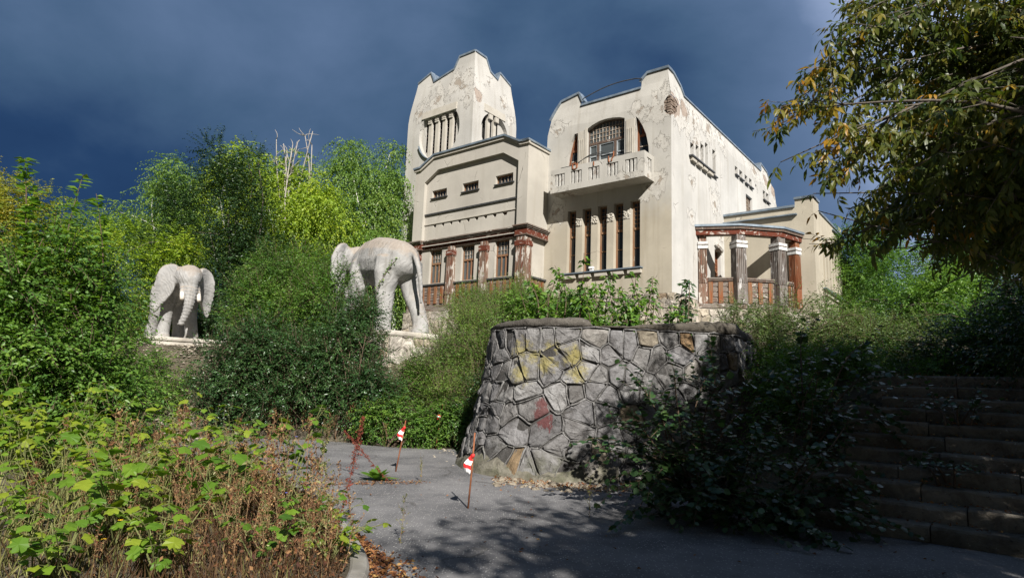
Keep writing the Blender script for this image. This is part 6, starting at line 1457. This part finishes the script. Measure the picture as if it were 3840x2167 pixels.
inv = (x_ > 700) & (x_ < 1030) & (y_ > -10) & (y_ < 360); order = np.nonzero(inv)[0]; order = order[np.argsort(z_[order] + (x_[order] - 760) * .004)][:290]
sel = np.zeros(n, bool); sel[order] = True
ME_ = template_meshes(TPL, 'leaf', L_maple, TINTS); ti = np.clip((tint * 6).astype(int), 0, 5)
leaf_objects(MAP, MB_, TPL, ME_, idx[sel], P[sel], R[sel], S[sel], ti[sel])
V, F, T = place_templates(TPL, idx[~sel], P[~sel], R[~sel], S[~sel], tint[~sel]); arrays_mesh('foliage', V - MB_, F, L_maple, MAP, T, kind='stuff')
# upper crown of the maple and the neighbours behind the viewer: they cast the shade on the steps and the path
def shade_tree(label, base, ell, nb, n, seed, name='shade_tree'):
    return plant(name, label, 'tree', 'trees standing over the steps', base, ell, nb, (.5, .95), n, .9, 13, .17, .6, L_green, M_bark, seed, limbs=12, tr=.17, shell=.2)
bl = fill([(8.4, 4.6, 7.6, 1.9, 1.9, 1.6), (8.6, 5.2, 5.6, 1.7, 2.2, 2.0)], 36, .5, .9, rng, .2); V, F, ti_, tw = sprays(bl, 2700, .9, 13, .16, .6, rng); arrays_mesh('upper_crown', V - MB_, F, L_green, MAP, ti_)
shade_tree('broad leafy tree standing on the path edge right behind the viewer', (5.6, -2.6, 0), [(4.7, -2.7, 6.2, 2.4, 2.1, 1.6), (6.1, -.6, 6.3, 1.6, 1.5, 1.3)], 50, 3300, 501)
shade_tree('broad leafy tree standing right of the steps out of the shrubs', (10.2, 1.2, 0), [(9.2, 1.0, 6.4, 3.0, 3.0, 2.2), (11.2, 3.6, 6.6, 2.4, 2.6, 2.2)], 56, 3600, 502)

# ------------------------------------------------------------------ dark spray of branches in front of the bastion
def template_ovate(seed, L=1.0, w=.5):
    rng = np.random.default_rng(seed); xs_ = [0, .22, .5, .78, 1.0]; ws = [.03, .40, .5, .30, 0.01]; V = []; F = []
    for x, q in zip(xs_, ws): V += [(x, q * w, .06 * q - .22 * x * x), (x, 0, -.22 * x * x), (x, -q * w, .06 * q - .22 * x * x)]
    for i in range(4):
        k = i * 3; F += [(k, k + 3, k + 4), (k, k + 4, k + 1), (k + 1, k + 4, k + 5), (k + 1, k + 5, k + 2)]
    return np.array(V) * L, np.array(F)
OV = [template_ovate(i, 1.0, w) for i, w in enumerate((.95, .8, 1.05))]
def branchy(label, base, stems, seed, leaf, lm, nobj, group=None, per=15, name='shrub', sub=7, tints=TINTS, cat='shrub'):
    rng = np.random.default_rng(seed); base = np.array(base, float); t = thing(name, label, cat, tuple(base), 0, group); mb = MB(); LP, LD = [], []
    def put(st, n, f0):
        f = np.linspace(f0, 1, n); q = np.linspace(0, 1, len(st)); P = np.stack([np.interp(f, q, st[:, k]) for k in range(3)], 1); d = unit(st[-1] - st[0]); side = np.cross(d, [0, 0, 1.]); side /= max(1e-6, np.linalg.norm(side)); sg = np.where(np.arange(n) % 2 == 0, 1., -1.)[:, None]
        LP.append(P); LD.append(unit(d[None] * .5 + side[None] * sg * .85 + rng.normal(size=(n, 3)) * .2 + np.array([0, 0, -.12])))
    for e in stems:
        e = np.array(e); st = np.array(bend(base + rng.normal(size=3) * np.array([.12, .12, 0]), e, rng, .05, 12, rise=.14)); mb.tube([tuple(p - base) for p in st], [.016 * (1 - .9 * i / 11) + .002 for i in range(12)], 5); put(st[6:], per, 0)
        for j in range(sub):
            f = rng.uniform(.25, .95); p = st[int(f * 11)]; d = unit(unit(st[-1] - st[0]) * .8 + rng.normal(size=3) * np.array([.7, .5, .45]) + np.array([0, 0, -.15])); L = rng.uniform(.3, .7); tw = np.array(bend(p, p + d * L - np.array([0, 0, .2 * L]), rng, .06, 6)); mb.tube([tuple(q - base) for q in tw], [.005, .0045, .004, .0035, .003, .002], 4); put(tw, int(4 + L * per), .1)
    mb.build('stems', M_twig, t, smooth=True)
    P = np.concatenate(LP); D = np.concatenate(LD); n = len(P); R = frames(D, np.array([0, 0, 1.]) + rng.normal(size=(n, 3)) * .4); S = leaf * rng.uniform(.65, 1.2, n); idx = rng.integers(0, 3, n); tint = np.clip(rng.normal(.5, .22, n), 0, 1)
    x_, y_, z_ = px_of(P); sc = np.where((x_ > 5) & (x_ < 1019) & (y_ > 5) & (y_ < 572), S / z_, 0); sel = np.zeros(n, bool); sel[np.argsort(-sc)[:nobj]] = True; sel &= sc > 0
    ms = template_meshes(OV, 'leaf', lm, tints); leaf_objects(t, base, OV, ms, idx[sel], P[sel], R[sel], S[sel], np.clip((tint[sel] * len(tints)).astype(int), 0, len(tints) - 1))
    if (~sel).any(): V, F, T = place_templates(OV, idx[~sel], P[~sel], R[~sel], S[~sel], tint[~sel]); arrays_mesh('foliage', V - base, F, lm, t, T, kind='stuff')
    return t
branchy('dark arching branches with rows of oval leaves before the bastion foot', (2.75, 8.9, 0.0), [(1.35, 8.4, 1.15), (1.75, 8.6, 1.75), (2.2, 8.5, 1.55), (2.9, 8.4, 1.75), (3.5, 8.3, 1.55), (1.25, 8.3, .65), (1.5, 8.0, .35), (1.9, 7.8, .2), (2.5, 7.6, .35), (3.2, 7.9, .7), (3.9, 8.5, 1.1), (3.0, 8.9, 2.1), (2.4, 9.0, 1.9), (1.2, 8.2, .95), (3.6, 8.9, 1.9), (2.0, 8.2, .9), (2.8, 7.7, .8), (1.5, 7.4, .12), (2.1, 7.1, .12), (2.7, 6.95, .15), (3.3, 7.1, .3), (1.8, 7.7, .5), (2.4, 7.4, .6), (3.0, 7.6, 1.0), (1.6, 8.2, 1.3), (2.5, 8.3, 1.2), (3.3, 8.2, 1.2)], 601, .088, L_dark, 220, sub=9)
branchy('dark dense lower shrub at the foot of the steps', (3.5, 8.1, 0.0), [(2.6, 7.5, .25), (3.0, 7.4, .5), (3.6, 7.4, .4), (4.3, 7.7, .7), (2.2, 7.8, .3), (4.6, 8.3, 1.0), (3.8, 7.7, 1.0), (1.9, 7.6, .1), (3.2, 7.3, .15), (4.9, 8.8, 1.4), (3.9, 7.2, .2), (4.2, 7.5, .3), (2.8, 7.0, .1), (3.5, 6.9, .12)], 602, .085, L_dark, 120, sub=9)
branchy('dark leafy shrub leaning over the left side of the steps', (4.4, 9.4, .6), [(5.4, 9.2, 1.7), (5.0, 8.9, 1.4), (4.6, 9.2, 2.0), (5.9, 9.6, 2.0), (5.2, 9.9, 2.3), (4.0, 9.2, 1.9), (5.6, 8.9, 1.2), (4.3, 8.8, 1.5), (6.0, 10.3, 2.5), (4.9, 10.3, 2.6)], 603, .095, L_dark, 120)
for k, (x, y, lb) in enumerate([(5.55, 8.0, 'small weeds growing from the lower steps'), (6.35, 8.9, 'weed clump sprouting in the middle of the steps'), (7.1, 7.0, 'dark weed clump on the right of the lower steps')]):
    q = (x - ST0[0]) * STF[0] + (y - ST0[1]) * STF[1]; z = max(0, math.floor(q / .35) + 1) * .18
    branchy(lb, (x, y, z), [(x + .3 * math.cos(a), y + .3 * math.sin(a), z + .28) for a in np.arange(0, 6.2, 1.1)], 610 + k, .07, L_dark, 40, sub=3, per=8, name='weed', cat='weed')

# ------------------------------------------------------------------ overgrown bed in the left foreground
def template_lobed(seed, lobes=5):
    """palmate leaf with toothed lobes, stalk end at the origin"""
    rng = np.random.default_rng(seed); pts = [(0.0, 0.0)]; angs = np.linspace(-1.9, 1.9, lobes * 4 + 1); rad = []
    for i, a in enumerate(angs):
        ph = (i % 4) / 4; tooth = (1.0, .86, .70, .86)[i % 4] if i not in (0, len(angs) - 1) else .55; env = .62 + .38 * math.cos(a * .62); rad.append(tooth * env * rng.uniform(.94, 1.06))
    c = np.array([.42, 0]); V = [(c[0], 0, -.02)]; F = []
    for a, r in zip(angs, rad): x = c[0] * .55 + .62 * r * math.cos(a); y = .62 * r * math.sin(a); V.append((x, y, -.22 * (x - .2) ** 2 - .28 * abs(y) ** 1.6 + .02 * rng.normal()))
    V.append((0, 0, 0)); n = len(angs); k = n + 1
    for i in range(1, n): F.append((0, i, i + 1))
    F += [(0, n, k), (0, k, 1)]; return np.array(V), np.array(F)
LB = [template_lobed(i, 5 if i % 2 else 3) for i in range(5)]
L_bram = leafmat('leaf_bramble', BRAM, .42, rough=.55, gain=1.3)
BRM = template_meshes(LB, 'leaf', L_bram, TINTS)
def bedz(x, y): return .09 if y < 10.4 else float(gz(x, y))
def bramble(label, base, hgt, nst, nl, leaf, seed, spread=.45, tshift=0.0):
    rng = np.random.default_rng(seed); base = np.array(base, float); t = thing('bramble', label, 'plant', tuple(base), 0, 'leafy plants in the bed'); mb = MB(); P, D = [], []
    for k in range(nst):
        a = rng.uniform(0, 2 * PI); e = np.array([math.cos(a) * spread * rng.uniform(.4, 1.2), math.sin(a) * spread * rng.uniform(.4, 1.2), hgt * rng.uniform(.65, 1.1)]); st = np.array(bend((0, 0, 0), e, rng, .06, 9, rise=.1)); mb.tube([tuple(p) for p in st], [.006, .0058, .0055, .005, .0045, .004, .0035, .003, .002], 5)
        f = np.linspace(.28, 1, nl); B = np.stack([np.interp(f, np.linspace(0, 1, 9), st[:, q]) for q in range(3)], 1)
        for j in range(nl):
            aa = a + j * 2.4 + rng.normal() * .4; d = np.array([math.cos(aa), math.sin(aa), rng.uniform(.0, .45)]); pl_ = rng.uniform(.05, .12) * (1.2 - .5 * f[j]); tip = B[j] + d * pl_; mb.tube([tuple(B[j]), tuple(tip)], [.0034, .0026], 3, caps=False); P.append(tip); D.append(d + np.array([0, 0, -.55]))
    mb.build('stem', M_stem, t); P = np.array(P); D = np.array(D); n = len(P); R = frames(D, np.array([0, 0, 1.]) + rng.normal(size=(n, 3)) * .25); S = 1.35 * leaf * rng.uniform(.6, 1.25, n); ti = np.clip((np.clip(rng.normal(.5 + tshift, .22, n), 0, .999) * 6).astype(int), 0, 5)
    leaf_objects(t, np.zeros(3), LB, BRM, rng.integers(0, 5, n), P, R, S, ti); return t
BR = [((-3.35, 5.6), .95, 7, 7, .115, .2, 'tall bright leaved plant left of centre in the bed'), ((-2.75, 6.3), .95, 6, 7, .12, -.05, 'dark green broad leaved plant beside the dry stalks'), ((-2.35, 6.9), 1.15, 4, 6, .12, .0, 'tallest broad leaved plant nearest the path in the bed'), ((-2.6, 4.9), .55, 7, 6, .095, .3, 'yellow green leafy clump at the bottom edge of the bed'),
      ((-3.2, 4.7), .5, 6, 6, .09, .1, 'low leafy clump in the bottom left of the bed'), ((-2.05, 5.35), .42, 2, 5, .085, -.05, 'low green leaves among brown stems near the kerb'), ((-1.42, 5.35), .36, 5, 6, .075, .3, 'small lime leaved plant beside the kerb corner'), ((-3.9, 6.6), .8, 7, 6, .11, .1, 'leafy plant half hidden in the grass at the left'),
      ((-4.5, 8.3), 1.15, 8, 8, .105, .35, 'lime green leafy thicket under the huge shrub'), ((-5.4, 8.6), 1.2, 8, 8, .105, .35, 'lime green leafy thicket left of its twin under the shrub'), ((-6.3, 8.9), 1.25, 8, 8, .105, .3, 'leftmost lime green leafy thicket under the shrub'), ((-3.8, 8.7), 1.05, 7, 7, .10, .4, 'bright leafy plant before the pale rubble slope'), ((-7.2, 9.2), 1.25, 8, 8, .11, .2, 'leafy thicket at the left edge below the shrub'), ((-3.0, 7.7), .8, 3, 5, .10, .3, 'yellow green leaved plant in front of the brown dry weeds'), ((-1.75, 5.9), .5, 5, 6, .08, -.1, 'slender leafy plant at the foot of the red dock'), ((-5.0, 7.2), 1.05, 8, 8, .10, .35, 'bright lime thicket before the pale grass at the left'), ((-5.9, 7.9), 1.15, 8, 8, .10, .35, 'lime thicket touching the left border of the bed'), ((-4.3, 5.9), .6, 6, 6, .10, .15, 'leafy plant low in the left grass'), ((-3.7, 7.6), .85, 5, 6, .10, .4, 'small lime leaved plant rising from dry stalks')]
for i, ((x, y), h, ns, nl, lf, ts_, lb) in enumerate(BR): bramble(lb, (x, y, bedz(x, y)), h, ns + 2, nl + 1, lf, 700 + i, .3 + .2 * h, ts_)

# dry weeds: a few built, the rest copies
M_dry = leafmat('dry_leaf', [(0, (.03, .011, .006)), (.4, (.085, .034, .014)), (.7, (.14, .075, .030)), (1, (.24, .17, .08))], .2, rough=.8)
M_dstem = simple('dry_stem', (0.15, 0.085, 0.04), (0.30, 0.20, 0.11), 9, .9, .2)
M_ggreen = leafmat('weed_leaf', [(0, (.04, .06, .015)), (.5, (.085, .10, .03)), (1, (.16, .15, .06))], .3)
def dry_mesh(seed, h, green=False):
    rng = np.random.default_rng(seed); mb = MB(); P, D = [], []
    st = np.array(bend((0, 0, 0), (rng.normal() * .09, rng.normal() * .09, h), rng, .035, 9)); mb.tube([tuple(p) for p in st], [.0045, .0042, .004, .0036, .0032, .0028, .0024, .002, .0014], 4)
    for j in range(15):
        f = rng.uniform(.3, 1); p = np.array([np.interp(f, np.linspace(0, 1, 9), st[:, q]) for q in range(3)]); a = rng.uniform(0, 6.28); L = rng.uniform(.10, .34) * (1.3 - f); e = p + np.array([math.cos(a) * L * .7, math.sin(a) * L * .7, L]); b = bend(p, e, rng, .08, 4); mb.tube(b, [.0022, .002, .0016, .001], 3, caps=False); b = np.array(b)
        k = 9; t = rng.uniform(.1, 1, k); P.append(np.stack([np.interp(t, np.linspace(0, 1, 4), b[:, q]) for q in range(3)], 1)); D.append(rand_dirs(k, rng) + np.array([0, 0, .1]))
    k = 26; f = rng.uniform(.03, .9, k); P.append(np.stack([np.interp(f, np.linspace(0, 1, 9), st[:, q]) for q in range(3)], 1)); D.append(rand_dirs(k, rng) + np.array([0, 0, -.5]))
    P = np.concatenate(P); D = np.concatenate(D); n = len(P); s = rng.uniform(.015, .043, n); s[-k:] *= 1.7
    V, F = leaf_arrays(P, D, rand_dirs(n, rng), s, s * .5); return mb, V, F, np.repeat(rng.random(n), 4)
DRY = []
def dry_weed(base, rz, sc, label, v):
    if len(DRY) <= v:
        mb, V, F, T = dry_mesh(800 + v, (1.15, .95, 1.05, .8, 1.2, .9)[v]); t = thing('dry_weed', label, 'weed', base, rz, 'dry weeds in the bed'); s = mb.build('stalk', M_dstem, t); l = arrays_mesh('dry_leaves', V, F, M_dry if v % 3 != 2 else M_ggreen, t, T); DRY.append((t, s, l))
    else:
        t0, s0, l0 = DRY[v]; t = t0.copy(); COL.objects.link(t); t.location = base; t.rotation_euler = (0, 0, rz); t['label'] = label
        for c0 in (s0, l0): c = c0.copy(); COL.objects.link(c); c.parent = t
    t.scale = (sc,) * 3; return t
rng = np.random.default_rng(88); cnt = 0
for k, q in enumerate(('first dry weed behind the tall leafy plant by the path', 'dry weed with feathery side shoots among the blue flowers', 'full grown olive weed in the thick of the bed', 'stubby dry weed overtopped by its neighbours in the bed', 'tallest bare dry stalk in front of the lime leaves', 'full grown half dried weed before the lime thicket')): dry_weed((-2.6 - .3 * k, 6.8 + .2 * k, .08), k * 1.0, 1.0, q, k)
while cnt < 140:
    y = rng.uniform(4.7, 9.9); kx = np.interp(y, kp[:, 1], kp[:, 0]) - .18; x = kx - abs(rng.normal(0, 1.3)) - (0 if rng.random() < .8 else rng.uniform(0, 2))
    if x < -6 or (y < 5.6 and x > -1.25) or (kx - x < 1.4 and y > 6.4 and rng.random() < .6): continue
    v = int(rng.integers(0, 6)); dry_weed((x, y, .08), rng.uniform(0, 6.28), rng.uniform(.55, 1.05) * (.62 if y < 5.8 else (.8 if y > 7.5 else 1)), ('dry brown weed with crooked stalk ', 'thin brown weed with short side shoots ', 'greenish thin weed with small leaves ', 'short dry weed with dense seed heads ', 'tall dry weed with long bare stalk ', 'olive green weed drying from below ')[v] + ('beside the kerb' if kx - x < .6 else 'deep in the grass at the left' if kx - x > 2 else 'at the front of the bed' if y < 6 else 'at the back of the bed' if y > 8 else 'in the middle of the bed'), v); cnt += 1
# weeds along the far rim of the path
for k in range(34):
    x = rng.uniform(-8.2, -2.8); y = np.interp(x, [p[0] for p in edge_far], [p[1] for p in edge_far]) + rng.uniform(-.3, .5)
    dry_weed((x, y, float(gz(x, y))), rng.uniform(0, 6.28), rng.uniform(.5, .9), 'thin dry weed at the far rim of the path before the shrubs', int(rng.choice([2, 5, 1, 4])))
# red dock
M_dock = leafmat('dock_seed', [(0, (.05, .010, .007)), (.6, (.11, .02, .012)), (1, (.15, .045, .024))], .2, rough=.8); M_dockst = simple('dock_stem', (0.07, 0.025, 0.015), (0.14, 0.05, 0.03), 8, .9, .2)
def dock(loc, h, lean, label, seed):
    rng = np.random.default_rng(seed); t = thing('dock', label, 'plant', loc, 0, 'red docks'); st = np.array(bend((0, 0, 0), (lean[0], lean[1], h), rng, .03, 10)); mb = MB(); mb.tube([tuple(p) for p in st], [.006 - .0004 * i for i in range(10)], 5)
    n = 620; f = .48 + .52 * rng.random(n) ** .85; P = np.stack([np.interp(f, np.linspace(0, 1, 10), st[:, q]) for q in range(3)], 1); r = .05 * np.sqrt(rng.random(n)) * (1.12 - ((f - .48) / .52) ** 2 * .8) * (.75 + .4 * np.sin(f * 60)); a = rng.uniform(0, 6.28, n); P[:, 0] += r * np.cos(a); P[:, 1] += r * np.sin(a)
    V, F = leaf_arrays(P, rand_dirs(n, rng), rand_dirs(n, rng), rng.uniform(.010, .02, n), rng.uniform(.009, .015, n)); arrays_mesh('seed_head', V, F, M_dock, t, np.repeat(rng.random(n), 4))
    n = 26; f = rng.uniform(.1, .5, n); P = np.stack([np.interp(f, np.linspace(0, 1, 10), st[:, q]) for q in range(3)], 1); V, F = leaf_arrays(P, rand_dirs(n, rng) - np.array([0, 0, .6]), rand_dirs(n, rng), rng.uniform(.03, .08, n), .02); arrays_mesh('withered_leaves', V, F, M_dock, t, np.repeat(rng.random(n) * .6, 4)); mb.build('stem', M_dockst, t)
dock((-1.62, 6.2, .1), 1.12, (.14, .25), 'upright dark red dock spike standing beside the kerb', 1)
dock((-1.75, 9.9, .0), .75, (-.95, .55), 'bent red dock stalk leaning over the path behind the upright one', 2)
# rosette growing in the path crack
def rosette(loc, n, L, label, seed):
    rng = np.random.default_rng(seed); t = thing('rosette', label, 'plant', loc, 0); ms = template_meshes([template_ovate(1, 1.0, .42)], 'leaf', L_bram, [.3, .5, .7])
    for k in range(n):
        a = k * 2.4; el = rng.uniform(.25, 1.1); d = np.array([[math.cos(a) * math.cos(el), math.sin(a) * math.cos(el), math.sin(el)]]); R = frames(d, np.array([[0, 0, 1.]])); leaf_objects(t, np.zeros(3), None, ms, np.array([0]), np.array([[0, 0, .01]]), R, np.array([L * rng.uniform(.7, 1.1)]), rng.integers(0, 3, 1))
rosette((-2.05, 10.2, 0.0), 16, .34, 'green leafy rosette growing from the crack in the path', 3)
for k, (x, y, lb) in enumerate([(-1.35, 10.2, 'small grassy weed at the right end of the path crack'), (1.05, 7.9, 'thin dark weed standing in the shaded asphalt'), (-1.02, 6.4, 'thin dark upright weed beside the kerb litter')]):
    t = dry_weed((x, y, 0.0), k, .45 if k == 0 else .5, lb, 2 if k == 0 else 5)

# grass, litter, rubble: nobody could count these
rng = np.random.default_rng(5)
n = 9500; y = rng.uniform(4.6, 10.2, n); x = np.interp(y, kp[:, 1], kp[:, 0]) - .22 - np.abs(rng.normal(0, 1.7, n)); P = np.stack([x, y, np.full(n, .08)], 1); left = np.clip((-x - 2.6) / 1.6, 0, 1)
D = np.stack([rng.normal(size=n) * .38, rng.normal(size=n) * .38, np.ones(n)], 1); L = rng.uniform(.12, .42, n) * (.55 + .5 * left); V, F = leaf_arrays(P, D, rand_dirs(n, rng), L, .008, 0.1)
M_grass = leafmat('bed_grass', [(0, (.035, .017, .008)), (.35, (.075, .042, .018)), (.6, (.11, .11, .036)), (1, (.19, .20, .07))], .3, rough=.7)
arrays_mesh('grass', V, F, M_grass, None, np.repeat(np.clip(rng.normal(.2, .2, n) + left * .55, 0, 1), 4), kind='stuff')
n = 2600; y = rng.uniform(4.6, 8.0, n); x = np.interp(y, kp[:, 1], kp[:, 0]) - .18 - np.abs(rng.normal(0, .8, n)); P = np.stack([x, y, .09 + rng.random(n) ** 2 * .25], 1); V, F = leaf_arrays(P, rand_dirs(n, rng), rand_dirs(n, rng), rng.uniform(.02, .06, n), rng.uniform(.01, .03, n)); arrays_mesh('dry_undergrowth', V, F, M_dry, None, np.repeat(rng.random(n) * .8, 4), kind='stuff')
M_litter = leafmat('leaf_litter', [(0, (.05, .018, .008)), (.4, (.10, .038, .014)), (.75, (.16, .07, .024)), (1, (.24, .15, .05))], .15, rough=.8)
def litter(n, fx, seed, name='leaf_litter', s=(.02, .06), lm=None, hz=.035):
    rng = np.random.default_rng(seed); P = fx(rng, n); P[:, 2] += rng.random(n) ** 2 * hz + .012; D = rand_dirs(n, rng); D[:, 2] *= .35; sz = rng.uniform(*s, n); V, F = leaf_arrays(P, D, unit(np.array([0, 0, 1.]) + rng.normal(size=(n, 3)) * .5), sz, sz * rng.uniform(.35, .7, n), .3); arrays_mesh(name, V, F, lm or M_litter, None, np.repeat(rng.random(n), 4), kind='stuff')
def f1(r, n): y = 4.6 + 2.1 * r.random(n) ** 1.0; x = np.interp(y, kp[:, 1], kp[:, 0]) + .02 + np.abs(r.normal(0, .17, n)) * np.clip((6.9 - y) / 1.2, .1, 1.4); return np.stack([x, y, np.zeros(n)], 1)
litter(1500, f1, 1)
def f2(r, n): t = r.random(n); return np.stack([-3.6 + 2.3 * t + r.normal(0, .05, n), 9.35 + .75 * t + r.normal(0, .07, n), np.zeros(n)], 1)
litter(700, f2, 2, s=(.015, .04))
def f3(r, n): t = r.random(n); x = -.2 + 2.4 * t; return np.stack([x, 11.0 - 1.1 * np.sin(t * 2.2) * .5 - np.abs(r.normal(0, .35, n)), np.zeros(n)], 1)
litter(900, f3, 3, s=(.02, .06))
def f4(r, n): return np.stack([r.uniform(-2.5, 5, n), r.uniform(5, 11, n), np.zeros(n)], 1)
litter(170, f4, 4, s=(.03, .06), hz=.005)
def f5(r, n):
    k = r.integers(0, 11, n); a = r.uniform(0, 3.4, n); q = .35 * k + .06 + np.abs(r.normal(0, .1, n)); p = ST0[None] + STR[None] * a[:, None] + STF[None] * q[:, None]; return np.stack([p[:, 0], p[:, 1], .18 * (k + 1.0)], 1)
litter(1300, f5, 6, s=(.02, .06))
M_rub = stonemat('rubble_stone', PALE, scale=8)
def pebbles(n, fx, seed, s=(.015, .06)):
    rng = np.random.default_rng(seed); P = fx(rng, n); base = np.array([[1, 0, 0], [-.6, .9, 0], [-.7, -.8, 0], [.1, 0, .7], [.5, .7, .35], [.4, -.8, .3]]); F0 = np.array([[0, 4, 3], [4, 1, 3], [1, 2, 3], [2, 5, 3], [5, 0, 3], [0, 1, 4], [0, 5, 2]]); sz = rng.uniform(*s, n) * rng.choice([.6, 1, 1.6], n); a = rng.uniform(0, 6.28, n); c, s_ = np.cos(a), np.sin(a)
    B = base[None] * rng.uniform(.7, 1.3, (n, 6, 3)); V = np.stack([B[:, :, 0] * c[:, None] - B[:, :, 1] * s_[:, None], B[:, :, 0] * s_[:, None] + B[:, :, 1] * c[:, None], B[:, :, 2]], 2) * sz[:, None, None] + P[:, None, :]
    arrays_mesh('rubble', V.reshape(-1, 3), (F0[None] + (np.arange(n) * 6)[:, None, None]).reshape(-1, 3), M_rub, None, kind='stuff')
pebbles(380, f3, 11)
pebbles(120, lambda r, n: np.stack([r.uniform(-1.6, -.3, n), r.uniform(12, 15.2, n), np.zeros(n)], 1), 12, (.01, .035))
def f6(r, n): x = r.uniform(-12, -7.5, n); y = r.uniform(13, 19.5, n); return np.stack([x, y, gz(x, y)], 1)
pebbles(1500, f6, 13, (.015, .06))
# small blue chicory and yellow flowers
M_blue = simple('blue_petal', (.14, .16, .60), (.20, .22, .70), 5, .6, 0); M_yel = simple('yellow_petal', (.75, .45, .01), (.8, .52, .02), 5, .6, 0)
for k, (x, y, z, mt, lb) in enumerate([(-3.0, 6.9, 1.0, M_blue, 'blue chicory flower at the top of the dry weeds'), (-2.3, 6.9, .95, M_blue, 'blue chicory flower nearest the path'), (-2.05, 6.0, .52, M_blue, 'blue chicory flower low among brown stems'), (-2.2, 6.2, .66, M_blue, 'blue chicory flower in the middle of the weeds'), (-3.05, 4.95, .32, M_yel, 'yellow flower low in the bottom left weeds'), (-3.0, 5.05, .44, M_yel, 'small yellow flower above the other yellow one')]):
    t = thing('flower', lb, 'flower', (x, y, z)); mb = MB(); mb.tube([(0, 0, -z + .08), (.01, 0, -z * .4), (0, 0, 0)], [.002, .002, .0015], 4); mb.build('stem', M_stem, t); mb = MB()
    for j in range(9): a = j * .7; mb.add([(0, 0, 0), (.016 * math.cos(a - .25), .016 * math.sin(a - .25), .004), (.022 * math.cos(a), .022 * math.sin(a), .006), (.016 * math.cos(a + .25), .016 * math.sin(a + .25), .004)], [(0, 1, 2, 3)])
    mb.build('petals', mt, t)
# creeper over the elephant's back
def creeper(label, pts, seed):
    rng = np.random.default_rng(seed); b = np.array(pts[0]); t = thing('creeper', label, 'plant', tuple(b)); mb = MB(); c = catmull(pts, 6); mb.tube([tuple(p - b) for p in c], .008, 4); mb.build('stem', M_twig, t); n = 90; i = rng.integers(0, len(c), n); P = c[i] + rng.normal(size=(n, 3)) * .04; s = rng.uniform(.06, .12, n); V, F = leaf_arrays(P - b, rand_dirs(n, rng) - np.array([0, 0, .4]), unit(np.array([0, -.6, .8]) + rng.normal(size=(n, 3)) * .4), s, s * .42); arrays_mesh('foliage', V, F, L_green, t, np.repeat(rng.random(n), 4))
creeper('thin leafy creeper trailing across the rump of the walking elephant', [(-4.0, 18.4, 3.3), (-4.15, 18.6, 4.2), (-3.9, 18.75, 4.9), (-3.6, 18.75, 5.3), (-3.2, 18.9, 5.45), (-2.95, 18.95, 5.3)], 1)
